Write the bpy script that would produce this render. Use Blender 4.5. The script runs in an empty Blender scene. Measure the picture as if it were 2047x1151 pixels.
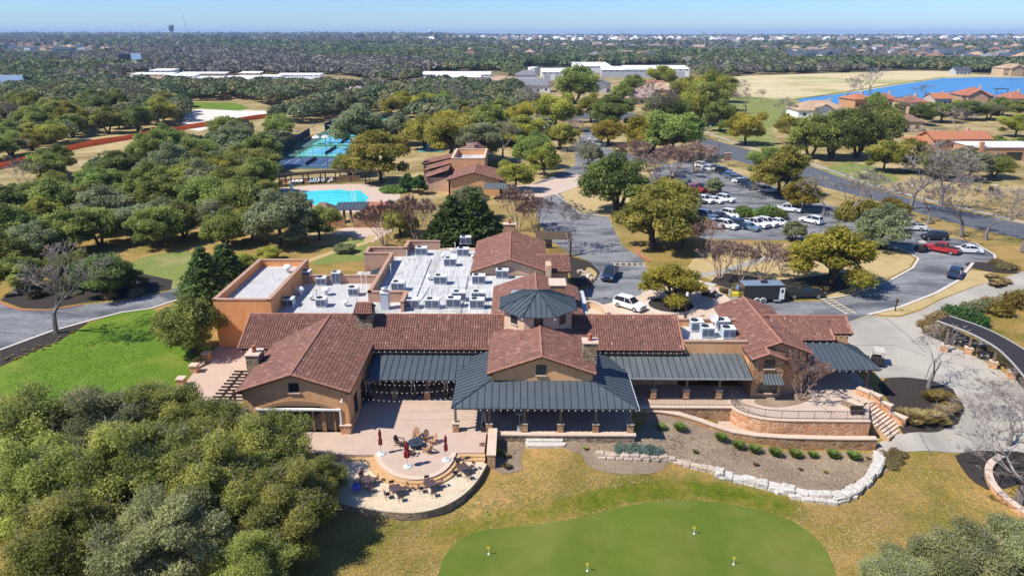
import bpy, bmesh, math, random
import numpy as np
from mathutils import Vector, Matrix
from mathutils.geometry import delaunay_2d_cdt

rng = random.Random(7)
nrng = np.random.default_rng(7)
SC = bpy.context.scene
COL = SC.collection
R = math.radians
PI = math.pi

# ------------------------------------------------------------------ camera survey
CAM_H, FPX, CX, CY = 38.0, 1400.0, 1023.5, 575.5
PITCH = math.atan((CY - 68) / FPX)
YAW = R(0.6)
_cp, _sp, _cy, _sy = math.cos(PITCH), math.sin(PITCH), math.cos(YAW), math.sin(YAW)

def ray(px, py):
 a = (px - CX) / FPX; b = (py - CY) / FPX
 x = a; y = _cp - b * _sp; z = -_sp - b * _cp
 return (x * _cy - y * _sy, x * _sy + y * _cy, z)

def P(px, py, z=0.0):
 """ground survey: the point of the level z seen at photo pixel (px, py)"""
 r = ray(px, py); t = (z - CAM_H) / r[2]
 return Vector((r[0] * t, r[1] * t, z))

def proj(x, y, z):
 X = x * _cy + y * _sy; Yv = -x * _sy + y * _cy; Z = z - CAM_H
 d = Yv * _cp - Z * _sp; dn = -Yv * _sp - Z * _cp
 return (CX + FPX * X / d, CY + FPX * dn / d, FPX / d)

# ------------------------------------------------------------------ terrain height
_CTRL = [  # pixel x, pixel y, height
 (600, 1100, -1.3), (300, 1100, -1.2), (0, 1100, -1.2), (100, 900, -0.5), (350, 850, -0.2), (300, 740, 0.0), (60, 760, 0.0),
 (690, 1010, -1.15), (850, 1040, -1.3), (965, 985, -1.15), (1000, 900, -0.85), (1120, 882, -0.75), (1262, 880, -0.8),
 (1330, 850, -1.0), (1419, 868, -1.4), (1500, 893, -2.2), (1600, 905, -2.8), (1750, 910, -2.9),
 (1060, 950, -1.25), (1210, 960, -1.7), (1360, 960, -2.1), (1500, 975, -2.5), (1640, 985, -2.5), (1690, 1015, -2.9), (1850, 1000, -2.9),
 (900, 1100, -1.75), (1040, 1080, -1.9), (1250, 1080, -2.3), (1450, 1080, -2.6), (1650, 1100, -2.9), (1250, 1010, -2.1), (1500, 1020, -2.6),
 (1900, 1120, -2.9), (2040, 1050, -2.7), (1780, 893, -2.25), (1900, 890, -2.5), (2000, 900, -2.6), (2040, 970, -2.4),
 (1925, 850, -1.8), (1940, 810, -1.3), (1880, 765, -0.75), (1800, 755, -0.35), (1850, 720, -0.2), (1950, 740, -0.4), (2047, 790, -0.7),
 (1720, 700, 0.0), (1800, 660, 0.0), (1950, 640, 0.0), (1800, 850, -1.6), (1780, 800, -0.9), (1850, 820, -1.2), (1700, 800, -0.6),
 (1600, 790, -0.4), (1300, 800, -0.3), (700, 850, -0.1), (900, 850, -0.1), (500, 800, -0.1), (1100, 840, -0.2),
]
CTRL = np.array([(*P(a, b, z)[:2], z) for a, b, z in _CTRL] + [(-120, 40, -0.8), (-120, 80, 0), (-60, 10, -2), (0, 10, -2.6), (70, 20, -3), (130, 60, -1.5)])

def hh(x, y):
 x = np.atleast_1d(np.asarray(x, float)); y = np.atleast_1d(np.asarray(y, float))
 out = np.zeros_like(x)
 for i in range(0, len(x), 20000):
  xs = x[i:i + 20000, None]; ys = y[i:i + 20000, None]
  w = ((xs - CTRL[:, 0]) ** 2 + (ys - CTRL[:, 1]) ** 2 + 4.0) ** -2.0
  out[i:i + 20000] = (w * CTRL[:, 2]).sum(1) / w.sum(1)
 def sm(a, b, v):
  t = np.clip((v - a) / (b - a), 0, 1); return t * t * (3 - 2 * t)
 m = (1 - sm(70, 82, y)) * (1 - sm(75, 110, x)) * (1 - sm(60, 110, -x))
 return out * m

def h(x, y):
 return float(hh(x, y)[0])

def G(px, py):
 z = 0.0
 for _ in range(7):
  p = P(px, py, z); z = h(p.x, p.y)
 return P(px, py, z)

# ------------------------------------------------------------------ linking and tags
def link(o, parent=None):
 COL.objects.link(o)
 if parent is not None:
  o.parent = parent
 return o

def tag(o, label=None, cat=None, group=None, kind=None):
 if label: o['label'] = label
 if cat: o['category'] = cat
 if group: o['group'] = group
 if kind: o['kind'] = kind
 return o

def thing(name, label, cat, loc=(0, 0, 0), rz=0.0, group=None):
 o = bpy.data.objects.new(name, None)
 o.empty_display_size = 0.2
 o.location = loc; o.rotation_euler = (0, 0, rz)
 link(o)
 return tag(o, label, cat, group)

def copy_tree(o, parent=None):
 c = o.copy(); COL.objects.link(c)
 if parent is not None:
  c.parent = parent
 for ch in list(o.children):
  copy_tree(ch, c)
 return c

class MB:
 """collects shapes; build() links them as one mesh object"""
 def __init__(s, M=None):
  s.v = []; s.f = []; s.m = []; s.t = []; s.M = M
 def _add(s, vs, fs, m=0, tint=0.5):
  b = len(s.v)
  if s.M is not None:
   vs = [s.M @ Vector(v) for v in vs]
  s.v += [tuple(v) for v in vs]
  for f in fs:
   s.f.append([b + i for i in f]); s.m.append(m); s.t.append(tint)
 def box(s, x, y, z, sx, sy, sz, rz=0.0, m=0, tint=0.5):
  """centre of the base at x, y, z"""
  c, n = math.cos(rz), math.sin(rz)
  vs = []
  for dz in (0, sz):
   for dx, dy in ((-sx / 2, -sy / 2), (sx / 2, -sy / 2), (sx / 2, sy / 2), (-sx / 2, sy / 2)):
    vs.append((x + dx * c - dy * n, y + dx * n + dy * c, z + dz))
  s._add(vs, [(3, 2, 1, 0), (4, 5, 6, 7), (0, 1, 5, 4), (1, 2, 6, 5), (2, 3, 7, 6), (3, 0, 4, 7)], m, tint)
 def bb(s, x0, x1, y0, y1, z0, z1, m=0, tint=0.5):
  s.box((x0 + x1) / 2, (y0 + y1) / 2, z0, x1 - x0, y1 - y0, z1 - z0, 0, m, tint)
 def quad(s, a, b, c, d, m=0, tint=0.5):
  s._add([a, b, c, d], [(0, 1, 2, 3)], m, tint)
 def poly(s, pts, m=0, tint=0.5):
  s._add(pts, [tuple(range(len(pts)))], m, tint)
 def prism(s, pts, z0, z1, m=0, mt=None, tint=0.5):
  """vertical prism over a 2-D outline; z0/z1 numbers or lists"""
  n = len(pts)
  a = sum(pts[i][0] * pts[(i + 1) % n][1] - pts[(i + 1) % n][0] * pts[i][1] for i in range(n))
  if a < 0: pts = list(reversed(list(pts)))
  vs = [(p[0], p[1], z0) for p in pts] + [(p[0], p[1], z1) for p in pts]
  fs = [tuple(reversed(range(n)))] + [(i, (i + 1) % n, n + (i + 1) % n, n + i) for i in range(n)]
  s._add(vs, fs, m, tint)
  s._add(vs[n:], [tuple(range(n))], m if mt is None else mt, tint)
 def slab(s, pts, th, m=0):
  """a sheet polygon given thickness th downwards"""
  n = len(pts)
  vs = [tuple(p) for p in pts] + [(p[0], p[1], p[2] - th) for p in pts]
  s._add(vs, [tuple(range(n)), tuple(reversed(range(n, 2 * n)))] + [(i, n + i, n + (i + 1) % n, (i + 1) % n) for i in range(n)], m)
 def yprof(s, pts, y0, y1, m=0):
  """outline in x,z (front view, anticlockwise) extruded from y0 to y1"""
  n = len(pts)
  vs = [(p[0], y0, p[1]) for p in pts] + [(p[0], y1, p[1]) for p in pts]
  s._add(vs, [tuple(range(n)), tuple(reversed(range(n, 2 * n)))] + [(i, n + i, n + (i + 1) % n, (i + 1) % n) for i in range(n)], m)
 def xprof(s, pts, x0, x1, m=0):
  """outline in y,z extruded from x0 to x1"""
  n = len(pts)
  vs = [(x0, p[0], p[1]) for p in pts] + [(x1, p[0], p[1]) for p in pts]
  s._add(vs, [tuple(range(n)), tuple(reversed(range(n, 2 * n)))] + [(i, n + i, n + (i + 1) % n, (i + 1) % n) for i in range(n)], m)
 def tube(s, p0, p1, r0, r1=None, n=6, m=0, caps=True, tint=0.5):
  r1 = r0 if r1 is None else r1
  p0 = Vector(p0); p1 = Vector(p1); d = (p1 - p0)
  if d.length < 1e-6: return
  d.normalize()
  u = d.orthogonal().normalized(); w = d.cross(u)
  vs = []
  for p, r in ((p0, r0), (p1, r1)):
   for k in range(n):
    a = 2 * PI * k / n
    vs.append(p + u * (r * math.cos(a)) + w * (r * math.sin(a)))
  fs = [(k, (k + 1) % n, n + (k + 1) % n, n + k) for k in range(n)]
  if caps:
   fs += [tuple(reversed(range(n))), tuple(range(n, 2 * n))]
  s._add(vs, fs, m, tint)
 def path(s, pts, r, n=5, m=0):
  for a, b in zip(pts[:-1], pts[1:]):
   s.tube(a, b, r, r, n, m)
 def lathe(s, x, y, prof, n=12, m=0, tint=0.5, sx=1.0):
  """prof: list of (radius, z) from bottom up"""
  vs = []; fs = []
  for r, z in prof:
   for k in range(n):
    a = 2 * PI * k / n
    vs.append((x + r * math.cos(a) * sx, y + r * math.sin(a), z))
  for i in range(len(prof) - 1):
   for k in range(n):
    k2 = (k + 1) % n
    fs.append((i * n + k, i * n + k2, (i + 1) * n + k2, (i + 1) * n + k))
  fs.append(tuple(reversed(range(n)))); fs.append(tuple(range((len(prof) - 1) * n, len(prof) * n)))
  s._add(vs, fs, m, tint)
 def build(s, name, mats, parent=None, smooth=False, tint=False):
  me = bpy.data.meshes.new(name)
  me.from_pydata(s.v, [], s.f)
  mats = mats if isinstance(mats, (list, tuple)) else [mats]
  for m in mats: me.materials.append(m)
  me.polygons.foreach_set('material_index', s.m)
  if smooth: me.polygons.foreach_set('use_smooth', [True] * len(s.f))
  if tint:
   at = me.attributes.new('tint', 'FLOAT', 'FACE'); at.data.foreach_set('value', s.t)
  me.update()
  return link(bpy.data.objects.new(name, me), parent)

def chaikin(pts, it=2, closed=True):
 pts = [Vector(p[:2]) for p in pts]
 for _ in range(it):
  out = []
  n = len(pts)
  rngi = range(n if closed else n - 1)
  if not closed: out.append(pts[0])
  for i in rngi:
   a, b = pts[i], pts[(i + 1) % n]
   out += [a * .75 + b * .25, a * .25 + b * .75]
  if not closed: out.append(pts[-1])
  pts = out
 return pts

def inside(p, poly):
 x, y = p[0], p[1]; c = False; n = len(poly)
 for i in range(n):
  a, b = poly[i], poly[(i + 1) % n]
  if (a[1] > y) != (b[1] > y) and x < (b[0] - a[0]) * (y - a[1]) / (b[1] - a[1]) + a[0]:
   c = not c
 return c

def px(*pts, it=0):
 """pixel outline -> ground outline"""
 q = [G(a, b).to_2d() for a, b in pts]
 return chaikin(q, it) if it else q

def drape(name, poly, mat, dz, res=None, kind='structure', skirt=0.0, zfix=None):
 """a sheet laid dz above the terrain inside an outline"""
 poly = [Vector(p[:2]) for p in poly]
 xs = [p.x for p in poly]; ys = [p.y for p in poly]
 size = max(max(xs) - min(xs), max(ys) - min(ys))
 if res is None:
  res = max(1.0, size / 60)
 b = []
 n = len(poly)
 for i in range(n):
  a, c = poly[i], poly[(i + 1) % n]
  k = max(1, int((c - a).length / res)) if min(ys) < 90 else 1
  for j in range(k):
   b.append(a.lerp(c, j / k))
 nb = len(b)
 pts = list(b)
 if min(ys) < 90 and zfix is None:
  x = min(xs) + res * .5
  while x < max(xs):
   y = min(ys) + res * .5
   while y < max(ys):
    if inside((x, y), poly): pts.append(Vector((x + .013 * res, y + .017 * res)))
    y += res
   x += res
 r = delaunay_2d_cdt(pts, [], [list(range(nb))], 1, 1e-4)
 V, F = r[0], r[2]
 if zfix is None:
  z = hh([v.x for v in V], [v.y for v in V]) + dz
 else:
  z = [zfix] * len(V)
 vs = [(v.x, v.y, float(zz)) for v, zz in zip(V, z)]
 fs = []
 for f in F:
  a, b_, c = (V[f[0]], V[f[1]], V[f[2]])
  s_ = (b_.x - a.x) * (c.y - a.y) - (b_.y - a.y) * (c.x - a.x)
  fs.append(tuple(f) if s_ > 0 else tuple(reversed(f)))
 me = bpy.data.meshes.new(name); me.from_pydata(vs, [], fs); me.materials.append(mat); me.update()
 o = link(bpy.data.objects.new(name, me))
 if kind: o['kind'] = kind
 return o

def ribbon(pts, w, closed=False):
 """outline of a band of width w along 2-D points"""
 pts = [Vector(p[:2]) for p in pts]; n = len(pts); L = []; Rr = []
 for i in range(n):
  a = pts[max(i - 1, 0)]; b = pts[min(i + 1, n - 1)]
  d = (b - a).normalized(); nn = Vector((-d.y, d.x))
  L.append(pts[i] + nn * w / 2); Rr.append(pts[i] - nn * w / 2)
 return L + Rr[::-1]

def wall_along(mb, pts, w, zb, zt, m=0, mcap=None, cap=0.0, capw=0.0):
 """a wall of width w along 2-D points; zb, zt functions of index or numbers"""
 n = len(pts); pts = [Vector(p[:2]) for p in pts]
 fz = lambda f, i: f[i] if isinstance(f, (list, tuple)) else f
 def strip(w, zbf, ztf, m):
  vs = []
  for i in range(n):
   a = pts[max(i - 1, 0)]; b = pts[min(i + 1, n - 1)]
   d = (b - a).normalized(); nn = Vector((-d.y, d.x)) * (w / 2)
   l = pts[i] + nn; r = pts[i] - nn
   vs += [(l.x, l.y, zbf(i)), (r.x, r.y, zbf(i)), (r.x, r.y, ztf(i)), (l.x, l.y, ztf(i))]
  fs = []
  for i in range(n - 1):
   o = 4 * i
   for k in range(4):
    k2 = (k + 1) % 4
    fs.append((o + k, o + k2, o + 4 + k2, o + 4 + k))
  fs += [(0, 3, 2, 1), (4 * n - 4, 4 * n - 3, 4 * n - 2, 4 * n - 1)]
  mb._add(vs, fs, m)
 strip(w, lambda i: fz(zb, i), lambda i: fz(zt, i), m)
 if cap:
  strip(w + capw, lambda i: fz(zt, i) - .002, lambda i: fz(zt, i) + cap, mcap)
# ------------------------------------------------------------------ materials
def _nt(name):
 m = bpy.data.materials.new(name); m.use_nodes = True
 nt = m.node_tree; nt.nodes.clear()
 o = nt.nodes.new('ShaderNodeOutputMaterial'); b = nt.nodes.new('ShaderNodeBsdfPrincipled')
 nt.links.new(b.outputs[0], o.inputs[0])
 return m, nt, b

def c4(c): return (c[0], c[1], c[2], 1)

def _noise(nt, vec, scale, detail=4, rough=.55, dist=0.0):
 n = nt.nodes.new('ShaderNodeTexNoise'); n.inputs['Scale'].default_value = scale
 n.inputs['Detail'].default_value = detail; n.inputs['Roughness'].default_value = rough
 n.inputs['Distortion'].default_value = dist
 if vec is not None: nt.links.new(vec, n.inputs['Vector'])
 return n.outputs[0]

def _ramp(nt, fac, stops):
 r = nt.nodes.new('ShaderNodeValToRGB'); e = r.color_ramp.elements
 e[0].position, e[0].color = stops[0][0], c4(stops[0][1])
 e[1].position, e[1].color = stops[-1][0], c4(stops[-1][1])
 for p, c in stops[1:-1]:
  k = e.new(p); k.color = c4(c)
 nt.links.new(fac, r.inputs[0])
 return r.outputs[0]

def _mix(nt, fac, a, b, mode='MIX'):
 m = nt.nodes.new('ShaderNodeMix'); m.data_type = 'RGBA'; m.blend_type = mode
 for v, i in ((fac, 0), (a, 6), (b, 7)):
  if isinstance(v, (int, float)): m.inputs[i].default_value = v
  elif isinstance(v, tuple): m.inputs[i].default_value = c4(v)
  else: nt.links.new(v, m.inputs[i])
 return m.outputs[2]

def _math(nt, op, a, b=0.0, clamp=False):
 m = nt.nodes.new('ShaderNodeMath'); m.operation = op; m.use_clamp = clamp
 for v, i in ((a, 0), (b, 1)):
  if isinstance(v, (int, float)): m.inputs[i].default_value = v
  else: nt.links.new(v, m.inputs[i])
 return m.outputs[0]

def _vec(nt, space='pos', scale=(1, 1, 1)):
 if space == 'pos':
  v = nt.nodes.new('ShaderNodeNewGeometry').outputs['Position']
 else:
  v = nt.nodes.new('ShaderNodeTexCoord').outputs['Object']
 if tuple(scale) != (1, 1, 1):
  mp = nt.nodes.new('ShaderNodeMapping'); mp.inputs['Scale'].default_value = scale
  nt.links.new(v, mp.inputs[0]); v = mp.outputs[0]
 return v

def _bump(nt, b, fac, strength, dist=.05):
 bp = nt.nodes.new('ShaderNodeBump'); bp.inputs['Strength'].default_value = strength; bp.inputs['Distance'].default_value = dist
 nt.links.new(fac, bp.inputs['Height']); nt.links.new(bp.outputs[0], b.inputs['Normal'])

def flat(name, col, rough=.6, metal=0.0, spec=.5, var=.12, vs=3.0, space='obj', emit=0):
 """plain paint or metal with slight uneven wear"""
 m, nt, b = _nt(name)
 v = _vec(nt, space)
 f = _noise(nt, v, vs, 5)
 c = _ramp(nt, f, [(.25, tuple(x * (1 - var) for x in col)), (.75, tuple(min(1, x * (1 + var)) for x in col))])
 nt.links.new(c, b.inputs['Base Color'])
 b.inputs['Roughness'].default_value = rough; b.inputs['Metallic'].default_value = metal
 b.inputs['Specular IOR Level'].default_value = spec
 return m

def blend(name, stops, scale, stops2=None, scale2=30.0, f2=.35, big=None, bigscale=.05, bigpos=(.45, .6), rough=.9, bump=.0, bscale=8, stretch=(1, 1, 1), space='pos', spec=.2, dist=0.0):
 """two noise layers of colour, optionally a third large patch layer"""
 m, nt, b = _nt(name)
 v = _vec(nt, space, stretch)
 c = _ramp(nt, _noise(nt, v, scale, 6, .6, dist), stops)
 if stops2:
  c2 = _ramp(nt, _noise(nt, v, scale2, 4, .6), stops2)
  c = _mix(nt, f2, c, c2)
 if big:
  fb = _ramp(nt, _noise(nt, v, bigscale, 5, .6, .4), [(bigpos[0], (0, 0, 0)), (bigpos[1], (1, 1, 1))])
  c = _mix(nt, fb, c, big)
 nt.links.new(c, b.inputs['Base Color'])
 b.inputs['Roughness'].default_value = rough; b.inputs['Specular IOR Level'].default_value = spec
 if bump:
  _bump(nt, b, _noise(nt, v, bscale, 5, .6), bump)
 return m

def stone_mat(name, cols, scale=2.6, mortar=(.34, .27, .19), rough=.85, bump=.6):
 m, nt, b = _nt(name)
 v0 = _vec(nt, 'pos')
 n = nt.nodes.new('ShaderNodeTexNoise'); n.inputs['Scale'].default_value = 1.7; nt.links.new(v0, n.inputs['Vector'])
 ad = nt.nodes.new('ShaderNodeMix'); ad.data_type = 'RGBA'; ad.blend_type = 'ADD'; ad.inputs[0].default_value = .3
 nt.links.new(v0, ad.inputs[6]); nt.links.new(n.outputs['Color'], ad.inputs[7])
 mp = nt.nodes.new('ShaderNodeMapping'); mp.inputs['Scale'].default_value = (1, 1, 1.45); nt.links.new(ad.outputs[2], mp.inputs[0])
 vo = nt.nodes.new('ShaderNodeTexVoronoi'); vo.inputs['Scale'].default_value = scale; nt.links.new(mp.outputs[0], vo.inputs['Vector'])
 ve = nt.nodes.new('ShaderNodeTexVoronoi'); ve.feature = 'DISTANCE_TO_EDGE'; ve.inputs['Scale'].default_value = scale; nt.links.new(mp.outputs[0], ve.inputs['Vector'])
 sep = nt.nodes.new('ShaderNodeSeparateColor'); nt.links.new(vo.outputs['Color'], sep.inputs[0])
 k = len(cols)
 c = _ramp(nt, sep.outputs[0], [((i + .5) / k, cc) for i, cc in enumerate(cols)])
 c = _mix(nt, .28, c, _ramp(nt, _noise(nt, v0, 9, 5), [(.3, tuple(x * .45 for x in cols[0])), (.7, tuple(min(1, x * 1.3) for x in cols[-1]))]), 'MIX')
 e = _ramp(nt, ve.outputs['Distance'], [(.0, (0, 0, 0)), (.11, (1, 1, 1))])
 c = _mix(nt, e, mortar, c)
 nt.links.new(c, b.inputs['Base Color']); b.inputs['Roughness'].default_value = rough; b.inputs['Specular IOR Level'].default_value = .2
 if bump: _bump(nt, b, e, bump, .06)
 return m

def stucco_mat(name, c1, c2, stain=(.16, .085, .045)):
 m, nt, b = _nt(name)
 v = _vec(nt, 'pos'); vs = _vec(nt, 'pos', (1.0, 1.0, .16))
 c = _ramp(nt, _noise(nt, v, .55, 6, .65), [(.3, c1), (.7, c2)])
 st = _ramp(nt, _noise(nt, vs, 1.5, 6, .7), [(.48, (0, 0, 0)), (.72, (1, 1, 1))])
 c = _mix(nt, _math(nt, 'MULTIPLY', st, .22), c, stain)
 nt.links.new(c, b.inputs['Base Color']); b.inputs['Roughness'].default_value = .9; b.inputs['Specular IOR Level'].default_value = .15
 _bump(nt, b, _noise(nt, v, 14, 4), .25, .02)
 return m

def tint_mat(name, stops, rough=.8, spec=.25, wear=None, wearscale=.35, wearpos=(.5, .68)):
 """colour of each piece read from its own 'tint' number"""
 m, nt, b = _nt(name)
 a = nt.nodes.new('ShaderNodeAttribute'); a.attribute_name = 'tint'
 c = _ramp(nt, a.outputs['Fac'], stops)
 if wear:
  v = _vec(nt, 'pos')
  w = _ramp(nt, _noise(nt, v, wearscale, 6, .7), [(wearpos[0], (0, 0, 0)), (wearpos[1], (1, 1, 1))])
  c = _mix(nt, _math(nt, 'MULTIPLY', w, .6), c, wear)
  c = _mix(nt, .35, c, _ramp(nt, _noise(nt, v, 7, 4), [(.3, (.02, .015, .012)), (.7, (.5, .28, .2))]), 'SOFT_LIGHT')
 nt.links.new(c, b.inputs['Base Color']); b.inputs['Roughness'].default_value = rough; b.inputs['Specular IOR Level'].default_value = spec
 return m

def leaf_mat(name, dark, lite, tr=.25, hue=.06):
 m, nt, b = _nt(name)
 a = nt.nodes.new('ShaderNodeAttribute'); a.attribute_name = 'tint'
 oi = nt.nodes.new('ShaderNodeObjectInfo')
 f = _math(nt, 'ADD', a.outputs['Fac'], _math(nt, 'MULTIPLY', _math(nt, 'SUBTRACT', oi.outputs['Random'], .5), .5), True)
 c = _mix(nt, f, dark, lite)
 hs = nt.nodes.new('ShaderNodeHueSaturation'); nt.links.new(c, hs.inputs['Color'])
 nt.links.new(_math(nt, 'ADD', .5 - hue / 2, _math(nt, 'MULTIPLY', oi.outputs['Random'], hue)), hs.inputs['Hue'])
 c = hs.outputs[0]
 nt.links.new(c, b.inputs['Base Color']); b.inputs['Roughness'].default_value = .6; b.inputs['Specular IOR Level'].default_value = .3
 t = nt.nodes.new('ShaderNodeBsdfTranslucent'); nt.links.new(c, t.inputs['Color'])
 mx = nt.nodes.new('ShaderNodeMixShader'); mx.inputs[0].default_value = tr
 out = [n for n in nt.nodes if n.type == 'OUTPUT_MATERIAL'][0]
 nt.links.new(b.outputs[0], mx.inputs[1]); nt.links.new(t.outputs[0], mx.inputs[2]); nt.links.new(mx.outputs[0], out.inputs[0])
 return m

def glass_mat(name, col=(.02, .025, .03), rough=.08):
 m, nt, b = _nt(name)
 b.inputs['Base Color'].default_value = c4(col); b.inputs['Roughness'].default_value = rough
 b.inputs['Specular IOR Level'].default_value = .6
 return m

M = {}
M['stucco'] = stucco_mat('tan_stucco', (.63, .325, .145), (.74, .425, .215))
M['stucco_or'] = stucco_mat('orange_stucco', (.72, .305, .115), (.78, .39, .17))
M['stucco_pale'] = stucco_mat('pale_stucco', (.55, .36, .24), (.64, .45, .31), (.30, .17, .11))
M['stucco_wx'] = stucco_mat('weathered_stucco', (.42, .245, .16), (.52, .33, .23), (.15, .09, .065))
M['cap2'] = blend('terracotta_coping', [(.3, (.36, .20, .13)), (.7, (.48, .30, .21))], 2.5, bump=.2)
M['tile'] = tint_mat('clay_roof_tile', [(0, (.10, .06, .048)), (.2, (.16, .085, .065)), (.5, (.215, .108, .08)), (.8, (.27, .145, .11)), (1, (.38, .24, .19))], .75, .3, (.10, .065, .055), .45, (.54, .8))
M['tile_cap'] = blend('ridge_tile', [(.35, (.30, .12, .075)), (.65, (.42, .22, .15))], 4, bump=.2)
M['metal'] = blend('dark_green_metal_roof', [(.3, (.056, .068, .080)), (.7, (.080, .095, .110))], .6, [(.3, (.05, .06, .07)), (.7, (.105, .12, .135))], 6, .3, rough=.5, spec=.5)
M['metal_old'] = blend('weathered_metal_roof', [(.3, (.075, .090, .098)), (.7, (.14, .155, .155))], .6, [(.3, (.07, .09, .09)), (.7, (.19, .175, .14))], 5, .3, rough=.5, stretch=(1.5, .5, 1), spec=.5)
M['seam'] = flat('roof_seam_metal', (.028, .045, .05), .45, 0, .5)
M['dark_wood'] = flat('dark_stained_timber', (.045, .026, .017), .8, var=.3)
M['wood'] = flat('brown_timber', (.30, .16, .08), .7, var=.25)
M['post'] = flat('grey_brown_timber_post', (.17, .12, .075), .8, var=.25)
M['white_end'] = flat('white_painted_rafter_end', (.75, .72, .66), .7)
M['white'] = flat('white_paint', (.78, .78, .76), .6, var=.05)
M['stone'] = stone_mat('rust_brown_fieldstone', [(.26, .12, .055), (.50, .25, .11), (.38, .17, .075), (.60, .38, .20), (.32, .19, .10)], 1.7, mortar=(.42, .30, .18))
M['stone_or'] = stone_mat('orange_fieldstone', [(.50, .22, .10), (.66, .34, .16), (.40, .17, .08), (.72, .44, .25), (.54, .28, .15)], 1.6, mortar=(.58, .38, .24))
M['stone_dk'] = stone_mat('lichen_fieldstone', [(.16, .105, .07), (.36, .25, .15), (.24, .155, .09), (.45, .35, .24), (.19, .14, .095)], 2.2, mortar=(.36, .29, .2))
M['cap'] = blend('limestone_cap', [(.3, (.52, .37, .26)), (.7, (.66, .52, .40))], 2.5, [(.3, (.45, .33, .24)), (.7, (.7, .58, .46))], 14, .4, bump=.2)
M['lime'] = blend('white_limestone', [(.3, (.44, .40, .34)), (.7, (.68, .64, .57))], 2.2, [(.3, (.22, .18, .13)), (.7, (.74, .70, .63))], 9, .5, bump=.5)
M['boulder'] = blend('tan_boulder', [(.3, (.36, .28, .20)), (.7, (.58, .46, .36))], 2.0, [(.3, (.25, .18, .13)), (.7, (.68, .55, .45))], 9, .4, bump=.5)
M['membrane'] = blend('white_roof_membrane', [(.3, (.46, .45, .43)), (.7, (.56, .55, .525))], .5, [(.3, (.22, .205, .18)), (.6, (.62, .61, .58))], 1.6, .5, (.26, .245, .22), .2, (.52, .78), rough=.7, stretch=(1.8, .28, 1))
M['membrane2'] = blend('grey_roof_membrane', [(.3, (.44, .43, .415)), (.7, (.55, .54, .52))], .4, [(.3, (.26, .25, .225)), (.7, (.6, .59, .565))], 2.5, .45, (.36, .33, .29), .18, (.56, .8), rough=.75)
M['ac'] = flat('grey_unit_steel', (.46, .50, .55), .5, .0, var=.1)
M['ac_top'] = flat('pale_unit_lid', (.70, .70, .68), .5, var=.06)
M['coil'] = flat('dark_unit_coil', (.085, .10, .14), .6, var=.2)
M['galv'] = flat('galvanised_steel', (.52, .54, .55), .4, .6, var=.1)
M['black'] = flat('black_metal', (.018, .018, .02), .5)
M['iron'] = flat('dark_iron', (.035, .028, .025), .6)
M['glass'] = glass_mat('dark_window_glass')
M['glass_blue'] = glass_mat('blue_tinted_glass', (.035, .05, .075), .1)
M['frame'] = flat('dark_bronze_frame', (.05, .04, .035), .6)
M['sill'] = flat('pale_sill', (.56, .42, .32), .8)
M['clay_pot'] = flat('terracotta_pot', (.36, .12, .06), .8)
M['patio'] = blend('tan_patio_concrete', [(.3, (.44, .32, .24)), (.7, (.53, .40, .31))], .5, [(.3, (.36, .26, .195)), (.7, (.59, .46, .36))], 5, .35, (.52, .36, .27), .12, (.5, .75), bump=.05)
M['flag'] = blend('flagstone_patio', [(.3, (.48, .36, .22)), (.7, (.66, .54, .38))], 1.2, [(.3, (.40, .30, .19)), (.7, (.72, .62, .47))], 5, .45, bump=.1)
M['step'] = blend('ochre_stone_step', [(.3, (.42, .25, .11)), (.7, (.58, .38, .2))], 1.5, bump=.2)
M['concrete'] = blend('pale_concrete', [(.3, (.36, .325, .26)), (.7, (.44, .405, .335))], .25, [(.3, (.28, .25, .20)), (.7, (.50, .465, .395))], 3.5, .4, (.255, .235, .205), .08, (.45, .68), bump=.03)
M['paver'] = blend('pink_paver', [(.3, (.46, .355, .27)), (.7, (.55, .44, .345))], .5, [(.3, (.40, .27, .21)), (.7, (.64, .49, .41))], 5, .35)
M['tanfore'] = blend('tan_forecourt', [(.3, (.50, .385, .28)), (.7, (.62, .49, .38))], .3, [(.3, (.40, .30, .22)), (.7, (.68, .55, .44))], 4, .35, (.38, .30, .23), .1, (.5, .75))
M['asphalt'] = blend('worn_grey_asphalt', [(.3, (.15, .152, .16)), (.7, (.27, .27, .27))], .22, [(.3, (.10, .10, .105)), (.7, (.34, .34, .335))], 2.0, .45, (.085, .09, .10), .16, (.44, .62), bump=.04, bscale=20, stretch=(.55, 1.5, 1), dist=1.2)
M['asphalt2'] = blend('dark_road_asphalt', [(.3, (.075, .085, .10)), (.7, (.115, .125, .14))], .2, [(.3, (.06, .065, .075)), (.7, (.15, .155, .165))], 2.0, .35)
M['redkerb'] = flat('faded_red_kerb', (.42, .13, .10), .8, var=.25, space='pos')
M['kerb'] = flat('pale_kerb_concrete', (.56, .50, .43), .85, var=.15, space='pos')
M['paint_y'] = flat('worn_cream_road_paint', (.62, .52, .30), .8, var=.15, space='pos')
M['paint_w'] = flat('worn_white_road_paint', (.70, .69, .66), .8, var=.15, space='pos')
M['mulch'] = blend('dark_mulch', [(.3, (.020, .016, .014)), (.7, (.05, .04, .034))], 3, [(.3, (.012, .01, .009)), (.7, (.085, .068, .055))], 14, .45, bump=.5, bscale=10)
M['soil'] = blend('grey_brown_bed_soil', [(.3, (.19, .13, .083)), (.7, (.295, .21, .14))], .5, [(.3, (.10, .07, .045)), (.7, (.37, .295, .215))], 6, .5, (.33, .25, .165), .2, (.5, .68), bump=.4, bscale=6)
M['ground'] = None
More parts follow.
